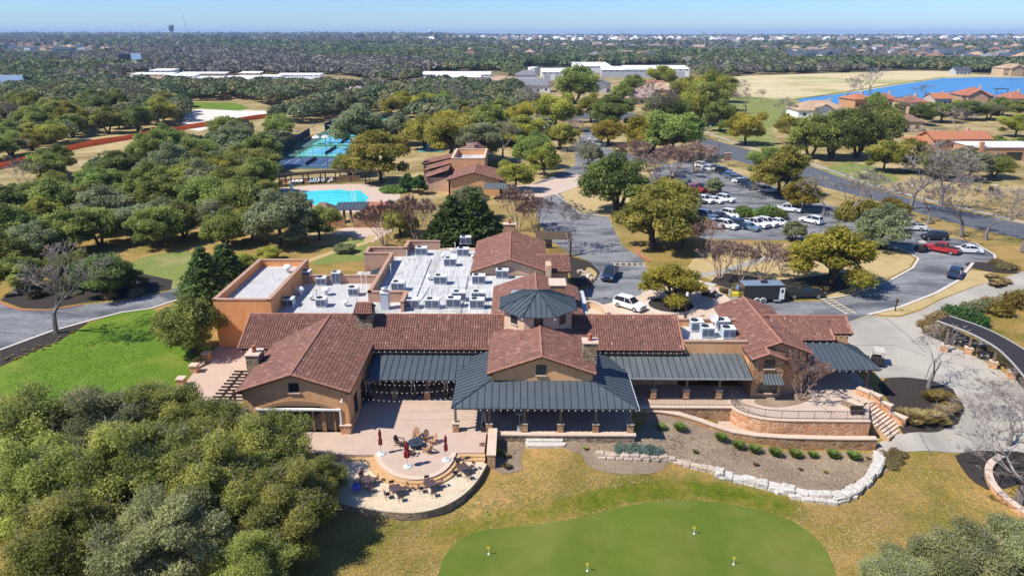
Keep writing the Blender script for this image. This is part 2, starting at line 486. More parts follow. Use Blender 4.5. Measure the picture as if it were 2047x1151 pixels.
M['lawn'] = blend('bright_green_lawn', [(.3, (.075, .15, .004)), (.7, (.13, .21, .008))], .35, [(.3, (.045, .11, .005)), (.7, (.18, .245, .03))], 5, .45, (.20, .225, .03), .16, (.5, .72), bump=.35, bscale=12)
M['green2'] = blend('patchy_green_lawn', [(.3, (.12, .19, .02)), (.7, (.21, .24, .05))], .3, [(.3, (.07, .12, .02)), (.7, (.30, .27, .11))], 4, .45, (.33, .26, .12), .12, (.5, .7), bump=.3, bscale=10)
M['putt'] = blend('mown_putting_green', [(.3, (.092, .138, .009)), (.7, (.128, .168, .015))], .22, [(.3, (.048, .095, .010)), (.7, (.115, .15, .028))], 6, .4, (.165, .17, .035), .16, (.46, .7), bump=.06, bscale=30)
M['fair'] = blend('dry_fairway', [(.3, (.50, .385, .20)), (.7, (.60, .49, .28))], .02, [(.3, (.40, .33, .15)), (.7, (.66, .56, .36))], .25, .35, (.30, .29, .10), .012, (.5, .66))
M['straw'] = blend('straw_dry_grass', [(.3, (.37, .26, .105)), (.7, (.50, .37, .18))], .5, [(.3, (.28, .20, .08)), (.7, (.58, .45, .24))], 5, .4, (.27, .23, .075), .1, (.52, .72), bump=.3, bscale=10)
M['gravel'] = blend('white_gravel', [(.3, (.58, .50, .41)), (.7, (.72, .64, .54))], .1, [(.3, (.5, .43, .35)), (.7, (.78, .71, .62))], 1.2, .4)
M['water'] = None
# ------------------------------------------------------------------ ground
LUSH = [[(690, 1060), (800, 1035), (900, 1030), (1000, 1020), (1100, 1012), (1180, 985), (1250, 972), (1340, 935), (1420, 955), (1540, 985), (1640, 1010), (1690, 1025), (1640, 1050), (1560, 1040), (1400, 1010), (1250, 1008), (1100, 1030), (950, 1050), (860, 1090), (840, 1200), (690, 1200)],
 [(1815, 912), (1880, 912), (1900, 960), (1930, 1000), (1960, 1030), (1900, 1040), (1820, 990), (1790, 950)], [(1045, 900), (1100, 900), (1110, 930), (1060, 940)], [(1170, 960), (1320, 925), (1340, 960), (1200, 985)], [(1860, 650), (2060, 600), (2060, 690), (1960, 690)], [(1960, 440), (2060, 470), (2060, 540), (1990, 510)]]
FRG = [[(850, 1085), (900, 1046), (980, 1028), (1090, 1010), (1180, 980), (1290, 965), (1400, 955), (1540, 985), (1600, 1010), (1580, 1040), (1540, 1020), (1430, 1000), (1330, 996), (1230, 1010), (1120, 1040), (1000, 1052), (920, 1070), (870, 1110)]]
BARE_ = [[(1660, 1020), (1740, 1000), (1800, 1005), (1830, 1030), (1790, 1080), (1770, 1050), (1700, 1040)], [(1870, 905), (1910, 905), (1920, 960), (1895, 950)]]
def ground_mat():
 m, nt, b = _nt('dry_turf_ground')
 v = _vec(nt)
 def att(n):
  a = nt.nodes.new('ShaderNodeAttribute'); a.attribute_name = n; return a.outputs['Fac']
 n1 = _noise(nt, v, .13, 6, .62, .3)
 dry = _ramp(nt, n1, [(.30, (.23, .25, .075)), (.43, (.35, .31, .13)), (.55, (.48, .375, .19)), (.70, (.58, .47, .29))])
 grn = _ramp(nt, _noise(nt, v, .3, 5, .6), [(.3, (.085, .15, .015)), (.55, (.15, .19, .03)), (.72, (.27, .25, .07))])
 k = _math(nt, 'ADD', _math(nt, 'MULTIPLY', att('lush'), .75), _math(nt, 'MULTIPLY', _math(nt, 'SUBTRACT', _noise(nt, v, .28, 7, .75), .60), 2.6))
 c = _mix(nt, _math(nt, 'MULTIPLY', k, 1.0, True), dry, grn)
 fr = _math(nt, 'ADD', _math(nt, 'MULTIPLY', att('fringe'), 2.3), _math(nt, 'MULTIPLY', _math(nt, 'SUBTRACT', _noise(nt, v, .5, 6, .7), .68), 2.4), True)
 c = _mix(nt, fr, c, _ramp(nt, _noise(nt, v, .4, 5, .6), [(.3, (.11, .22, .018)), (.55, (.17, .25, .03)), (.75, (.31, .30, .09))]))
 d = _math(nt, 'ADD', att('worn'), _math(nt, 'MULTIPLY', _math(nt, 'SUBTRACT', _noise(nt, v, .6, 6, .7), .55), 1.5), True)
 c = _mix(nt, _math(nt, 'MULTIPLY', d, att('worn'), True), c, (.46, .34, .22))
 c = _mix(nt, .7, c, _ramp(nt, _noise(nt, v, 2.6, 6, .75), [(.30, (.09, .10, .02)), (.5, (.29, .22, .08)), (.70, (.56, .42, .22))]), 'OVERLAY')
 c = _mix(nt, .5, c, _ramp(nt, _noise(nt, v, 11, 3, .7), [(.3, (.05, .05, .02)), (.7, (.72, .62, .42))]), 'OVERLAY')
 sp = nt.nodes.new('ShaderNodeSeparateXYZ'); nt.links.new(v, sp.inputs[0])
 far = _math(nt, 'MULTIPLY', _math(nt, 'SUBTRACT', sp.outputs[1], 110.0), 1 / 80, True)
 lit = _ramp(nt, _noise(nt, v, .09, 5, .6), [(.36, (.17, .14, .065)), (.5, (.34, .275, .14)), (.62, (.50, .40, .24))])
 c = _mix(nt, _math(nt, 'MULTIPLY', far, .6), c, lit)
 wood = _ramp(nt, _noise(nt, _vec(nt, 'pos', (.004, .0012, 1)), 1.0, 6, .65), [(.35, (.04, .055, .035)), (.6, (.09, .09, .065)), (.75, (.2, .17, .13))])
 f2 = _math(nt, 'MULTIPLY', _math(nt, 'SUBTRACT', sp.outputs[1], 600.0), 1 / 300, True)
 c = _mix(nt, f2, c, wood)
 nt.links.new(c, b.inputs['Base Color']); b.inputs['Roughness'].default_value = .95; b.inputs['Specular IOR Level'].default_value = .1
 _bump(nt, b, _noise(nt, v, 9, 5, .7), .45, .06)
 return m
M['ground'] = ground_mat()

def build_ground():
 xs = [-45000, -15000, -4000, -1200, -400, -200, -120, -90] + list(np.arange(-70, 90.1, 1.25)) + [105, 130, 200, 400, 1200, 4000, 15000, 45000]
 ys = [-3000, -400, -60, 0, 15] + list(np.arange(25, 90.1, 1.25)) + [100, 120, 160, 220, 300, 450, 700, 1200, 2500, 6000, 12000, 26000]
 X, Y = np.meshgrid(xs, ys)
 Z = hh(X.ravel(), Y.ravel()).reshape(X.shape)
 nx, ny = len(xs), len(ys)
 vs = np.stack([X.ravel(), Y.ravel(), Z.ravel()], 1)
 fs = [(j * nx + i, j * nx + i + 1, (j + 1) * nx + i + 1, (j + 1) * nx + i) for j in range(ny - 1) for i in range(nx - 1)]
 me = bpy.data.meshes.new('ground'); me.from_pydata(vs.tolist(), [], fs); me.materials.append(M['ground']); me.update()
 me.polygons.foreach_set('use_smooth', [True] * len(fs))
 for nm, polys in (('lush', LUSH), ('worn', BARE_), ('fringe', FRG)):
  val = np.zeros(len(vs))
  for q in polys:
   w = [G(a, b).to_2d() for a, b in q]; x0, x1 = min(p.x for p in w) - 3, max(p.x for p in w) + 3; y0, y1 = min(p.y for p in w) - 3, max(p.y for p in w) + 3
   for i in np.nonzero((vs[:, 0] > x0) & (vs[:, 0] < x1) & (vs[:, 1] > y0) & (vs[:, 1] < y1))[0]:
    if inside(vs[i], w): val[i] = 1
  g2 = val.reshape(ny, nx)
  for _ in range(3): g2 = (g2 + np.roll(g2, 1, 0) + np.roll(g2, -1, 0) + np.roll(g2, 1, 1) + np.roll(g2, -1, 1)) / 5
  at = me.attributes.new(nm, 'FLOAT', 'POINT'); at.data.foreach_set('value', g2.ravel().astype(np.float32))
 o = link(bpy.data.objects.new('ground', me)); o['kind'] = 'structure'
build_ground()

# low blue ridge on the skyline
def ridge():
 mb = MB()
 for (x0, x1, y, hm, sd) in ((-17000, 2500, 15000, 70, 1), (-2000, 19000, 19000, 50, 5)):
  rr = random.Random(sd); n = 90
  prof = []
  for i in range(n + 1):
   t = i / n
   prof.append(hm * (.45 + .3 * math.sin(t * 9 + sd) * .5 + .25 * math.sin(t * 23 + 2 * sd) * .5 + .1 * rr.random()) * min(1, 6 * t, 6 * (1 - t)))
  for i in range(n):
   xa, xb = x0 + (x1 - x0) * i / n, x0 + (x1 - x0) * (i + 1) / n
   mb.quad((xa, y - 2500, 0), (xb, y - 2500, 0), (xb, y, prof[i + 1]), (xa, y, prof[i]))
   mb.quad((xa, y, prof[i]), (xb, y, prof[i + 1]), (xb, y + 2500, 0), (xa, y + 2500, 0))
 o = mb.build('hills', blend('far_wooded_hills', [(.35, (.03, .045, .025)), (.65, (.07, .075, .045))], .002), smooth=True); o['kind'] = 'structure'
ridge()

# ------------------------------------------------------------------ lawns and beds
drape('lawn', px((0, 735), (42, 714), (122, 680), (176, 647), (243, 625), (302, 616), (345, 640), (400, 690), (436, 697), (412, 715), (380, 750), (345, 800), (300, 850), (120, 850), (0, 800)), M['lawn'], .03)
drape('back_lawn', px((283, 515), (330, 505), (385, 503), (420, 540), (390, 575), (335, 578), (290, 560), (250, 535)), M['green2'], .02)
drape('back_lawn', px((610, 540), (640, 512), (700, 493), (738, 487), (745, 500), (735, 520), (620, 530)), M['green2'], .02)
drape('back_lawn', px((640, 495), (690, 480), (730, 478), (735, 484), (690, 492)), M['green2'], .016)
drape('dirt_path', ribbon(px((610, 524), (660, 506), (700, 495), (735, 484), (745, 470), it=0), 1.6), M['straw'], .034)
drape('garden_bed', px((992, 868), (1270, 868), (1300, 828), (1340, 828), (1410, 850), (1455, 872), (1520, 893), (1600, 903), (1750, 907), (1762, 925), (1755, 950), (1738, 975), (1700, 990), (1640, 990), (1560, 975), (1480, 960), (1415, 937), (1370, 920), (1335, 918), (1270, 915), (1200, 910), (1150, 905), (1120, 893), (1050, 893), (1042, 915), (1044, 940), (1010, 948), (985, 940)), M['soil'], .035)
drape('garden_bed', px((1150, 890), (1200, 905), (1330, 915), (1336, 930), (1320, 942), (1290, 950), (1230, 948), (1180, 935), (1165, 915), it=2), M['soil'], .055)
drape('garden_bed', px((1757, 910), (1790, 902), (1803, 905), (1806, 920), (1790, 932), (1765, 948), (1755, 940), it=1), M['soil'], .05)
drape('putting_green', px((872, 1170), (885, 1110), (930, 1070), (1000, 1055), (1120, 1045), (1230, 1015), (1330, 1000), (1450, 1005), (1540, 1025), (1610, 1055), (1650, 1095), (1672, 1145), (1672, 1230), (872, 1230), it=3), M['putt'], .075)
drape('mulch_bed', px((0, 733), (42, 713), (122, 679), (175, 646), (168, 644), (104, 661), (52, 682), (0, 702)), M['mulch'], .05)
drape('mulch_bed', px((0, 600), (45, 575), (120, 560), (250, 540), (345, 560), (342, 578), (243, 598), (167, 605), (97, 617), (45, 616)), M['mulch'], .03)
drape('mulch_bed', px((1770, 757), (1800, 754), (1860, 760), (1905, 778), (1928, 815), (1915, 848), (1875, 864), (1805, 868), (1795, 850), (1775, 800), (1755, 770)), M['mulch'], .06)
drape('mulch_bed', px((1690, 678), (1725, 682), (1752, 702), (1740, 712), (1700, 700)), M['mulch'], .03)
drape('mulch_bed', px((1905, 905), (2000, 900), (2060, 905), (2060, 960), (1985, 985), (1940, 960), (1918, 930), it=1), M['mulch'], .05)

# ------------------------------------------------------------------ roads and paths
A = M['asphalt']
drape('driveway', px((-140, 620), (0, 606), (45, 620), (97, 620), (167, 609), (243, 602), (334, 583), (400, 560), (430, 575), (302, 615), (243, 623), (174, 641), (104, 660), (52, 679), (0, 698), (-140, 730)), A, .035)
drape('kerb', ribbon(px((-140, 732), (0, 700), (52, 681), (104, 662), (174, 643), (243, 625), (302, 617), (400, 585)), .45), M['kerb'], .10)
drape('kerb', ribbon(px((-140, 612), (0, 606), (20, 615), (45, 621), (97, 621), (167, 610)), .35), M['redkerb'], .12)
drape('entry_drive', px((1068, 398), (1120, 388), (1130, 405), (1160, 425), (1215, 432), (1228, 460), (1245, 492), (1285, 518), (1300, 560), (1280, 590), (1195, 612), (1150, 640), (1150, 585), (1185, 570), (1200, 545), (1178, 522), (1140, 506), (1100, 480), (1075, 440)), A, .02)
drape('entry_drive', px((1060, 392), (1120, 388), (1160, 360), (1190, 335), (1240, 320), (1330, 330), (1330, 312), (1240, 305), (1200, 290), (1210, 262), (1170, 262), (1150, 290), (1150, 330), (1110, 350), (1050, 375)), A, .0235)
drape('paver_crossing', px((1020, 372), (1075, 368), (1130, 352), (1165, 350), (1160, 372), (1120, 386), (1068, 398), (1040, 395)), M['paver'], .028)
drape('forecourt', px((1150, 640), (1165, 600), (1195, 612), (1280, 590), (1296, 568), (1390, 556), (1436, 575), (1470, 610), (1475, 660), (1360, 668), (1150, 668)), M['tanfore'], .024)
drape('service_road', px((1430, 605), (1560, 603), (1640, 602), (1700, 592), (1770, 568), (1825, 538), (1836, 518), (1812, 502), (1765, 484), (1690, 474), (1690, 440), (1840, 445), (1900, 475), (1950, 486), (1990, 510), (1992, 524), (1945, 524), (1925, 540), (1915, 558), (1870, 585), (1800, 612), (1735, 628), (1690, 645), (1600, 655), (1470, 655)), A, .02)
drape('parking_lot', px((1290, 372), (1310, 335), (1360, 322), (1420, 326), (1470, 345), (1560, 378), (1640, 405), (1740, 432), (1850, 452), (1800, 478), (1690, 476), (1560, 480), (1400, 478), (1370, 440), (1380, 400)), A, .016)
drape('boulevard', px((1040, 218), (1070, 206), (1125, 222), (1180, 224), (1250, 225), (1350, 240), (1396, 273), (1486, 296), (1560, 318), (1625, 334), (1747, 379), (1850, 405), (1960, 430), (2100, 460), (2100, 490), (1950, 457), (1850, 430), (1747, 400), (1646, 374), (1560, 347), (1486, 325), (1418, 305), (1340, 262), (1250, 240), (1150, 238), (1090, 235)), M['asphalt2'], .018)
drape('sidewalk', ribbon(px((1360, 236), (1420, 268), (1486, 291), (1560, 311), (1625, 328), (1747, 372), (1850, 398), (2060, 448)), 1.6), M['concrete'], .03)
drape('sidewalk', ribbon(px((1395, 312), (1420, 322), (1490, 345), (1560, 362), (1680, 395), (1747, 412)), 1.2), M['straw'], .03)
drape('concrete_apron', px((1585, 662), (1690, 646), (1737, 630), (1765, 634), (1800, 634), (1840, 622), (1880, 600), (1950, 573), (2060, 538), (2060, 578), (1930, 610), (1870, 634), (1838, 648), (1846, 668), (1900, 690), (1990, 735), (2060, 780), (2060, 905), (1905, 905), (1754, 910), (1754, 886), (1792, 869), (1875, 863), (1915, 847), (1928, 815), (1905, 778), (1860, 760), (1800, 754), (1755, 757), (1740, 720), (1700, 690), (1640, 685)), M['concrete'], .045)
drape('straw_verge', px((1742, 626), (1800, 616), (1870, 590), (1920, 562), (1940, 540), (1985, 545), (1990, 562), (1955, 570), (1880, 598), (1840, 619), (1800, 631), (1765, 631)), M['straw'], .055)
drape('mulch_bed', px((1925, 528), (1945, 523), (1995, 528), (2040, 545), (2030, 548), (1985, 545), (1945, 537), it=1), M['mulch'], .075)
drape('mulch_bed', px((1970, 548), (1990, 550), (2022, 560), (2020, 568), (1995, 580), (1978, 568), it=1), M['mulch'], .075)
drape('mulch_bed', px((1838, 648), (1846, 668), (1900, 690), (1960, 700), (1950, 680), (1890, 650), (1860, 636)), M['mulch'], .06)
drape('island_grass', px((1560, 598), (1640, 598), (1695, 588), (1765, 562), (1818, 535), (1828, 518), (1808, 505), (1765, 488), (1690, 482), (1560, 488), (1400, 500), (1370, 540), (1420, 560), (1470, 590)), M['straw'], .05)
drape('mulch_bed', px((1420, 565), (1480, 585), (1640, 596), (1700, 575), (1690, 545), (1560, 560), (1440, 545)), M['mulch'], .056)
drape('island_grass', px((1120, 388), (1130, 404), (1160, 423), (1230, 431), (1290, 428), (1300, 400), (1230, 395), (1170, 380), (1150, 375)), M['straw'], .05)
drape('kerb', ribbon(px((1105, 384), (1122, 396), (1132, 408), (1160, 427), (1215, 434), (1232, 432)), .5), M['kerb'], .12)
drape('island_grass', px((1140, 512), (1180, 524), (1200, 545), (1185, 568), (1155, 575), (1142, 560), (1135, 530)), M['mulch'], .04)
drape('island_grass', px((1175, 532), (1195, 545), (1190, 556), (1170, 558), (1168, 545), it=1), M['straw'], .046)
drape('kerb', ribbon(px((1268, 494), (1280, 512), (1300, 524)), .45), M['redkerb'], .13)
drape('kerb', ribbon(px((1735, 630), (1800, 614), (1870, 587), (1918, 560), (1935, 538), (1945, 526)), .5), M['kerb'], .12)
drape('kerb', ribbon(px((1640, 600), (1700, 590), (1770, 566), (1825, 536), (1836, 518), (1812, 503), (1765, 486)), .4), M['kerb'], .12)
drape('kerb', ribbon(px((1925, 490), (1950, 487), (1988, 510), (1990, 525)), .4), M['kerb'], .10)
drape('garden_path', ribbon(px((1390, 552), (1440, 545), (1520, 520), (1600, 505), (1700, 485)), 1.8), M['concrete'], .062)
def crossing(name, a, b, wdt, n, m):
 """painted ladder crossing from a to b"""
 a = G(*a).to_2d(); b = G(*b).to_2d(); d = (b - a); L = d.length; d.normalize(); nn = Vector((-d.y, d.x))
 mb = MB(); z = .026
 for s in (-wdt / 2, wdt / 2):
  q = [a + nn * (s - .09), b + nn * (s - .09), b + nn * (s + .09), a + nn * (s + .09)]
  mb.poly([(p.x, p.y, z) for p in q])
 for k in range(n):
  c = a + d * (L * (k + .5) / n)
  q = [c - nn * (wdt / 2 - .1) - d * .09, c - nn * (wdt / 2 - .1) + d * .09, c + nn * (wdt / 2 - .1) + d * .2, c + nn * (wdt / 2 - .1) + d * .02]
  mb.poly([(p.x, p.y, z) for p in q])
 o = mb.build(name, m); o['kind'] = 'structure'
crossing('crosswalk_paint', (1652, 598), (1702, 627), 1.5, 6, M['paint_y'])
crossing('crosswalk_paint', (1222, 528), (1292, 529), 1.6, 6, M['paint_y'])

# parking bay lines
pk = MB()
def bay(row, ang, L=5.0):
 for (x, y) in row:
  p = P(x, y); d = Vector((math.cos(ang), math.sin(ang))); nn = Vector((-d.y, d.x)) * .06
  a, b = p.to_2d() - d * L / 2, p.to_2d() + d * L / 2
  pk.poly([(*(a - nn), .021), (*(b - nn), .021), (*(b + nn), .021), (*(a + nn), .021)])
bay([(1385 + 17.5 * i, 400 + .6 * i) for i in range(6)], R(-50))
bay([(1404 + 19 * i, 433 + .2 * i) for i in range(9)], R(-50))
bay([(1404 + 17.5 * i, 452 + .1 * i) for i in range(10)], R(-50))
o = pk.build('bay_lines', M['paint_w']); o['kind'] = 'structure'

# tan golf field, lake, gravel lot, sandy clearings
drape('fairway', px((1310, 172), (1380, 160), (1500, 152), (1700, 146), (1800, 142), (1900, 142), (1960, 150), (2060, 154), (2060, 162), (1880, 160), (1790, 172), (1700, 186), (1570, 200), (1530, 196), (1440, 188), (1370, 188)), M['fair'], .05, res=200)
drape('fairway', px((1300, 180), (1420, 185), (1560, 200), (1700, 212), (1640, 240), (1540, 250), (1560, 300), (1500, 288), (1440, 268), (1380, 240), (1300, 225)), M['green2'], .006, res=200)
drape('fairway', px((1640, 340), (1750, 372), (1800, 360), (1760, 335), (1690, 322)), M['green2'], .007, res=200)
def water_mat():
 m, nt, b = _nt('lake_water')
 b.inputs['Base Color'].default_value = (.04, .20, .42, 1); b.inputs['Roughness'].default_value = .3
 v = _vec(nt, 'pos', (.5, 1.6, 1))
 _bump(nt, b, _noise(nt, v, .8, 4), .25, .15)
 return m
M['water'] = water_mat()
drape('lake', px((1592, 200), (1610, 197), (1700, 186), (1790, 171), (1885, 157), (1960, 155), (2150, 156), (2150, 215), (1900, 216), (1700, 213), (1640, 210), (1605, 205)), M['water'], .10, res=300)
drape('lake_shore', ribbon(px((1560, 200), (1590, 199), (1700, 183), (1790, 168.5), (1885, 155.5), (1960, 153.5), (2100, 154)), 3.2), M['green2'], .2, res=300)
drape('gravel_lot', px((360, 258), (372, 222), (400, 218), (530, 222), (545, 232), (470, 240), (400, 262)), M['gravel'], .02, res=200)
drape('gravel_lot', px((250, 168), (260, 158), (690, 158), (760, 172), (700, 178), (400, 174)), M['gravel'], .02, res=200)
drape('clearing_lawn', px((345, 212), (380, 204), (470, 206), (500, 216), (480, 222), (400, 218)), M['lawn'], .024, res=200)
drape('clearing', px((70, 290), (140, 275), (260, 270), (330, 280), (200, 305), (80, 310)), M['straw'], .02, res=200)
drape('clearing', px((620, 490), (610, 465), (700, 455), (740, 470), (700, 490)), M['straw'], .012)
drape('court_apron', px((505, 338), (690, 338), (720, 305), (800, 268), (815, 245), (700, 243), (648, 262), (600, 285), (560, 305)), flat('dark_green_court_apron', (.045, .11, .085), .8, space='pos'), .01)
for q_ in (((1772, 637), (1812, 668), (1852, 706)), ((1838, 867), (1862, 908)), ((1700, 690), (1790, 690), (1850, 712)), ((1900, 690), (1860, 730), (1850, 757))): drape('concrete_joint', ribbon(px(*q_), .09), M['asphalt2'], .052)
# ------------------------------------------------------------------ roof makers
_PX = [(0, 0.0), (.16, .05), (.5, .085), (.84, .05), (1.0, 0.0)]

def plane_of(poly):
 p = [Vector(q) for q in poly]
 u = (p[1] - p[0]).normalized()
 n = Vector((0, 0, 0))
 for i in range(len(p)):
  a, b = p[i], p[(i + 1) % len(p)]
  n += Vector(((a.y - b.y) * (a.z + b.z), (a.z - b.z) * (a.x + b.x), (a.x - b.x) * (a.y + b.y)))
 n.normalize()
 if n.z < 0: n = -n
 v = n.cross(u)
 if v.z < 0: v = -v; u = -u
 return p, u, v, n

def tile_face(bm, poly, w=.285, course=.40, bias=0.0, sd=0):
 """barrel tiles over a planar convex polygon whose first edge is the eave"""
 p, u, v, n = plane_of(poly)
 o = p[0]
 us = [(q - o).dot(u) for q in p]; vs_ = [(q - o).dot(v) for q in p]
 u0, u1, v1 = min(us), max(us), max(vs_)
 rr = random.Random(sd)
 tmp = bmesh.new()
 lay = tmp.faces.layers.float.new('tint')
 nu = int(math.ceil((u1 - u0) / w)); nv = int(math.ceil(v1 / course))
 for j in range(nv):
  va, vb = j * course - (.05 if j else .06), (j + 1) * course + .02
  row = (rr.random() - .5) * .10
  for i in range(nu):
   ua = u0 + i * w
   jit = (rr.random() - .5) * .012
   lo = [tmp.verts.new(o + u * (ua + x * w) + v * va + n * (hz + .035 + jit)) for x, hz in _PX]
   hi = [tmp.verts.new(o + u * (ua + x * w * .94 + .008) + v * vb + n * (hz * .9 + .004)) for x, hz in _PX]
   t = min(1, max(0, rr.gauss(.52 + bias, .17) + row))
   for k in range(4):
    f = tmp.faces.new((lo[k], lo[k + 1], hi[k + 1], hi[k])); f[lay] = t
 c = sum(p, Vector()) / len(p)
 for i in range(len(p)):
  a, b = p[i], p[(i + 1) % len(p)]
  d = (b - a).normalized(); pn = d.cross(n)
  if pn.dot(c - a) > 0: pn = -pn
  off = .07 if i == 0 else 0.0
  bmesh.ops.bisect_plane(tmp, geom=tmp.verts[:] + tmp.edges[:] + tmp.faces[:], plane_co=a + pn * off, plane_no=pn, clear_outer=True)
 me = bpy.data.meshes.new('tmp'); tmp.to_mesh(me); tmp.free()
 bm.from_mesh(me); bpy.data.meshes.remove(me)

def tile_roof(name, polys, parent, caps=(), th=.16, bias=0.0, w=.285):
 bm = bmesh.new(); bm.faces.layers.float.new('tint')
 for k, q in enumerate(polys):
  tile_face(bm, q, w=w, bias=bias, sd=k * 17 + len(polys) + int(abs(q[0][0]) * 10))
 me = bpy.data.meshes.new(name); bm.to_mesh(me); bm.free()
 me.materials.append(M['tile'])
 o = link(bpy.data.objects.new(name, me), parent)
 d = MB()
 for q in polys: d.slab(q, th)
 d.build('roof_deck', M['dark_wood'], o)
 if caps:
  for a, b in caps:
   c = MB(); a = Vector(a); b = Vector(b); L = (b - a).length; n = max(1, int(L / .38)); dd = (b - a) / n
   for k in range(n):
    c.tube(a + dd * k + Vector((0, 0, .05)), a + dd * (k + 1.08) + Vector((0, 0, .075)), .125, .105, 7)
   c.build('ridge_tiles', M['tile_cap'], o)  # overlapping half-round ridge tiles
 return o

def metal_roof(name, polys, parent, caps=(), step=.72, th=.12, mat='metal', seams=True):
 s = MB()
 for q in polys:
  p, u, v, n = plane_of(q)
  s.slab(q, th)
 o = s.build(name, M[mat], parent)
 b = MB()
 for q in polys:
  p, u, v, n = plane_of(q); c = p[0]
  k0 = min((x - c).dot(u) for x in p); k1 = max((x - c).dot(u) for x in p)
  t = k0 + step * .5
  while t < k1:
   hits = []
   for i in range(len(p)):
    a, e = p[i], p[(i + 1) % len(p)]
    ta, te = (a - c).dot(u), (e - c).dot(u)
    if (ta - t) * (te - t) < 0:
     f = (t - ta) / (te - ta); hits.append((a + (e - a) * f - c).dot(v))
   if len(hits) >= 2:
    va, vb = min(hits), max(hits)
    if vb - va > .1:
     A0 = c + u * t + v * va; B0 = c + u * t + v * vb
     hw = u * .03; hn = n * .055
     b._add([A0 - hw, A0 + hw, B0 + hw, B0 - hw, A0 - hw + hn, A0 + hw + hn, B0 + hw + hn, B0 - hw + hn],
       [(4, 5, 6, 7), (0, 1, 5, 4), (1, 2, 6, 5), (2, 3, 7, 6), (3, 0, 4, 7)])
   t += step
 for a, e in caps:
  b.tube(Vector(a) + Vector((0, 0, .03)), Vector(e) + Vector((0, 0, .03)), .07, .07, 5)
 if b.v: b.build('standing_seams', M['seam'], o)
 return o

def rafter_tails(a, b, parent, step=.6, dirn=(0, -1), drop=.2, L=.55, name='rafter_ends', s=.13):
 """row of timber ends under an eave from a to b, sticking out along dirn"""
 a = Vector(a); b = Vector(b); L = (b - a).length; n = max(2, int(L / step)); mb = MB()
 d = Vector((dirn[0], dirn[1], 0)).normalized(); u = (b - a).normalized(); t = s * .42
 q = [(0, -.5), (L, -.5), (L, -.12)]  # rafter tails as teeth of one board, added behind to join them
 for k in range(n, -1, -1):
  c = min(max(L * k / n, t + .01), L - t - .01); q += [(c + t, -.12), (c + t, .07), (c - t, .07), (c - t, -.12)]
 q.append((0, -.12))
 pts = [a + u * x + d * y for x, y in q]
 ar = sum(pts[i].x * pts[(i + 1) % len(pts)].y - pts[(i + 1) % len(pts)].x * pts[i].y for i in range(len(pts)))
 if ar < 0: pts.reverse()
 z1 = a.z - drop; z0 = z1 - s; m = len(pts)
 vs = [(p.x, p.y, z0) for p in pts] + [(p.x, p.y, z1) for p in pts]
 mb._add(vs, [tuple(reversed(range(m))), tuple(range(m, 2 * m))] + [(i, (i + 1) % m, m + (i + 1) % m, m + i) for i in range(m)])
 for i in range(m):
  A, B = pts[i] - a, pts[(i + 1) % m] - a
  if A.dot(d) > .05 and B.dot(d) > .05: mb.m[2 + i] = 1
 return mb.build(name, [M['dark_wood'], M['white_end']], parent)

def window(parent, x, y, z, w, hgt, face='-y', name='window', glass='glass', bars=(1, 1), sill=True):
 """framed window standing 4 cm proud of a wall; x, y, z = middle of its bottom edge on the wall face"""
 mb = MB()
 f = .09; t = .06
 mb.bb(-w / 2 - f, -w / 2, -t, .04, -f, hgt + f); mb.bb(w / 2, w / 2 + f, -t, .04, -f, hgt + f)
 mb.bb(-w / 2, w / 2, -t, .04, -f, 0); mb.bb(-w / 2, w / 2, -t, .04, hgt, hgt + f)
 for i in range(1, bars[0] + 1):
  X = -w / 2 + w * i / (bars[0] + 1); mb.bb(X - .025, X + .025, -.045, .04, 0, hgt)
 o = mb.build(name, M['frame'], parent)
 rz = {'-y': 0, '+x': PI / 2, '-x': -PI / 2, '+y': PI}.get(face, face)
 o.location = (x, y, z); o.rotation_euler = (0, 0, rz)
 g = MB(); g.bb(-w / 2, w / 2, -.02, .03, 0, hgt); g.build('pane', M[glass], o)
 if sill:
  k = MB(); k.bb(-w / 2 - .18, w / 2 + .18, -.16, .03, -f - .12, -f); k.build('sill', M['sill'], o)
 return o

def parapet(mb, pts, w, z0, z1, m=0, mcap=1, cap=.12, over=.14, closed=False):
 pts = list(pts) + ([pts[0]] if closed else [])
 for a, b in zip(pts[:-1], pts[1:]):
  dx, dy = b[0] - a[0], b[1] - a[1]; L = math.hypot(dx, dy); rz = math.atan2(dy, dx)
  e = w
  mb.box((a[0] + b[0]) / 2, (a[1] + b[1]) / 2, z0, L + e - .002, w, z1 - z0, rz, m)
 for i, (a, b) in enumerate(zip(pts[:-1], pts[1:])):
  dx, dy = b[0] - a[0], b[1] - a[1]; L = math.hypot(dx, dy); rz = math.atan2(dy, dx)
  mb.box((a[0] + b[0]) / 2, (a[1] + b[1]) / 2, z1 - .004 + .003 * (i % 2), L + w + over, w + over, cap, rz, mcap)

# ------------------------------------------------------------------ the clubhouse
CLUB = thing('clubhouse', 'sprawling stucco clubhouse with clay tile roofs, octagonal tower, metal porch roofs and white flat roofs', 'clubhouse', (2, 76, 0))
C0 = MB()
ORIGIN = Vector((2, 76, 0))
class _Club:
 """parts are written in place coordinates and hang under the clubhouse"""
def CB(mb, name, mats, parent=None, **k):
 o = mb.build(name, mats, parent or CLUB, **k)
 if parent is None:
  o.matrix_parent_inverse = Matrix.Translation(-ORIGIN)
 return o
def fix(o):
 o.matrix_parent_inverse = Matrix.Translation(-ORIGIN); return o

FZ = .06
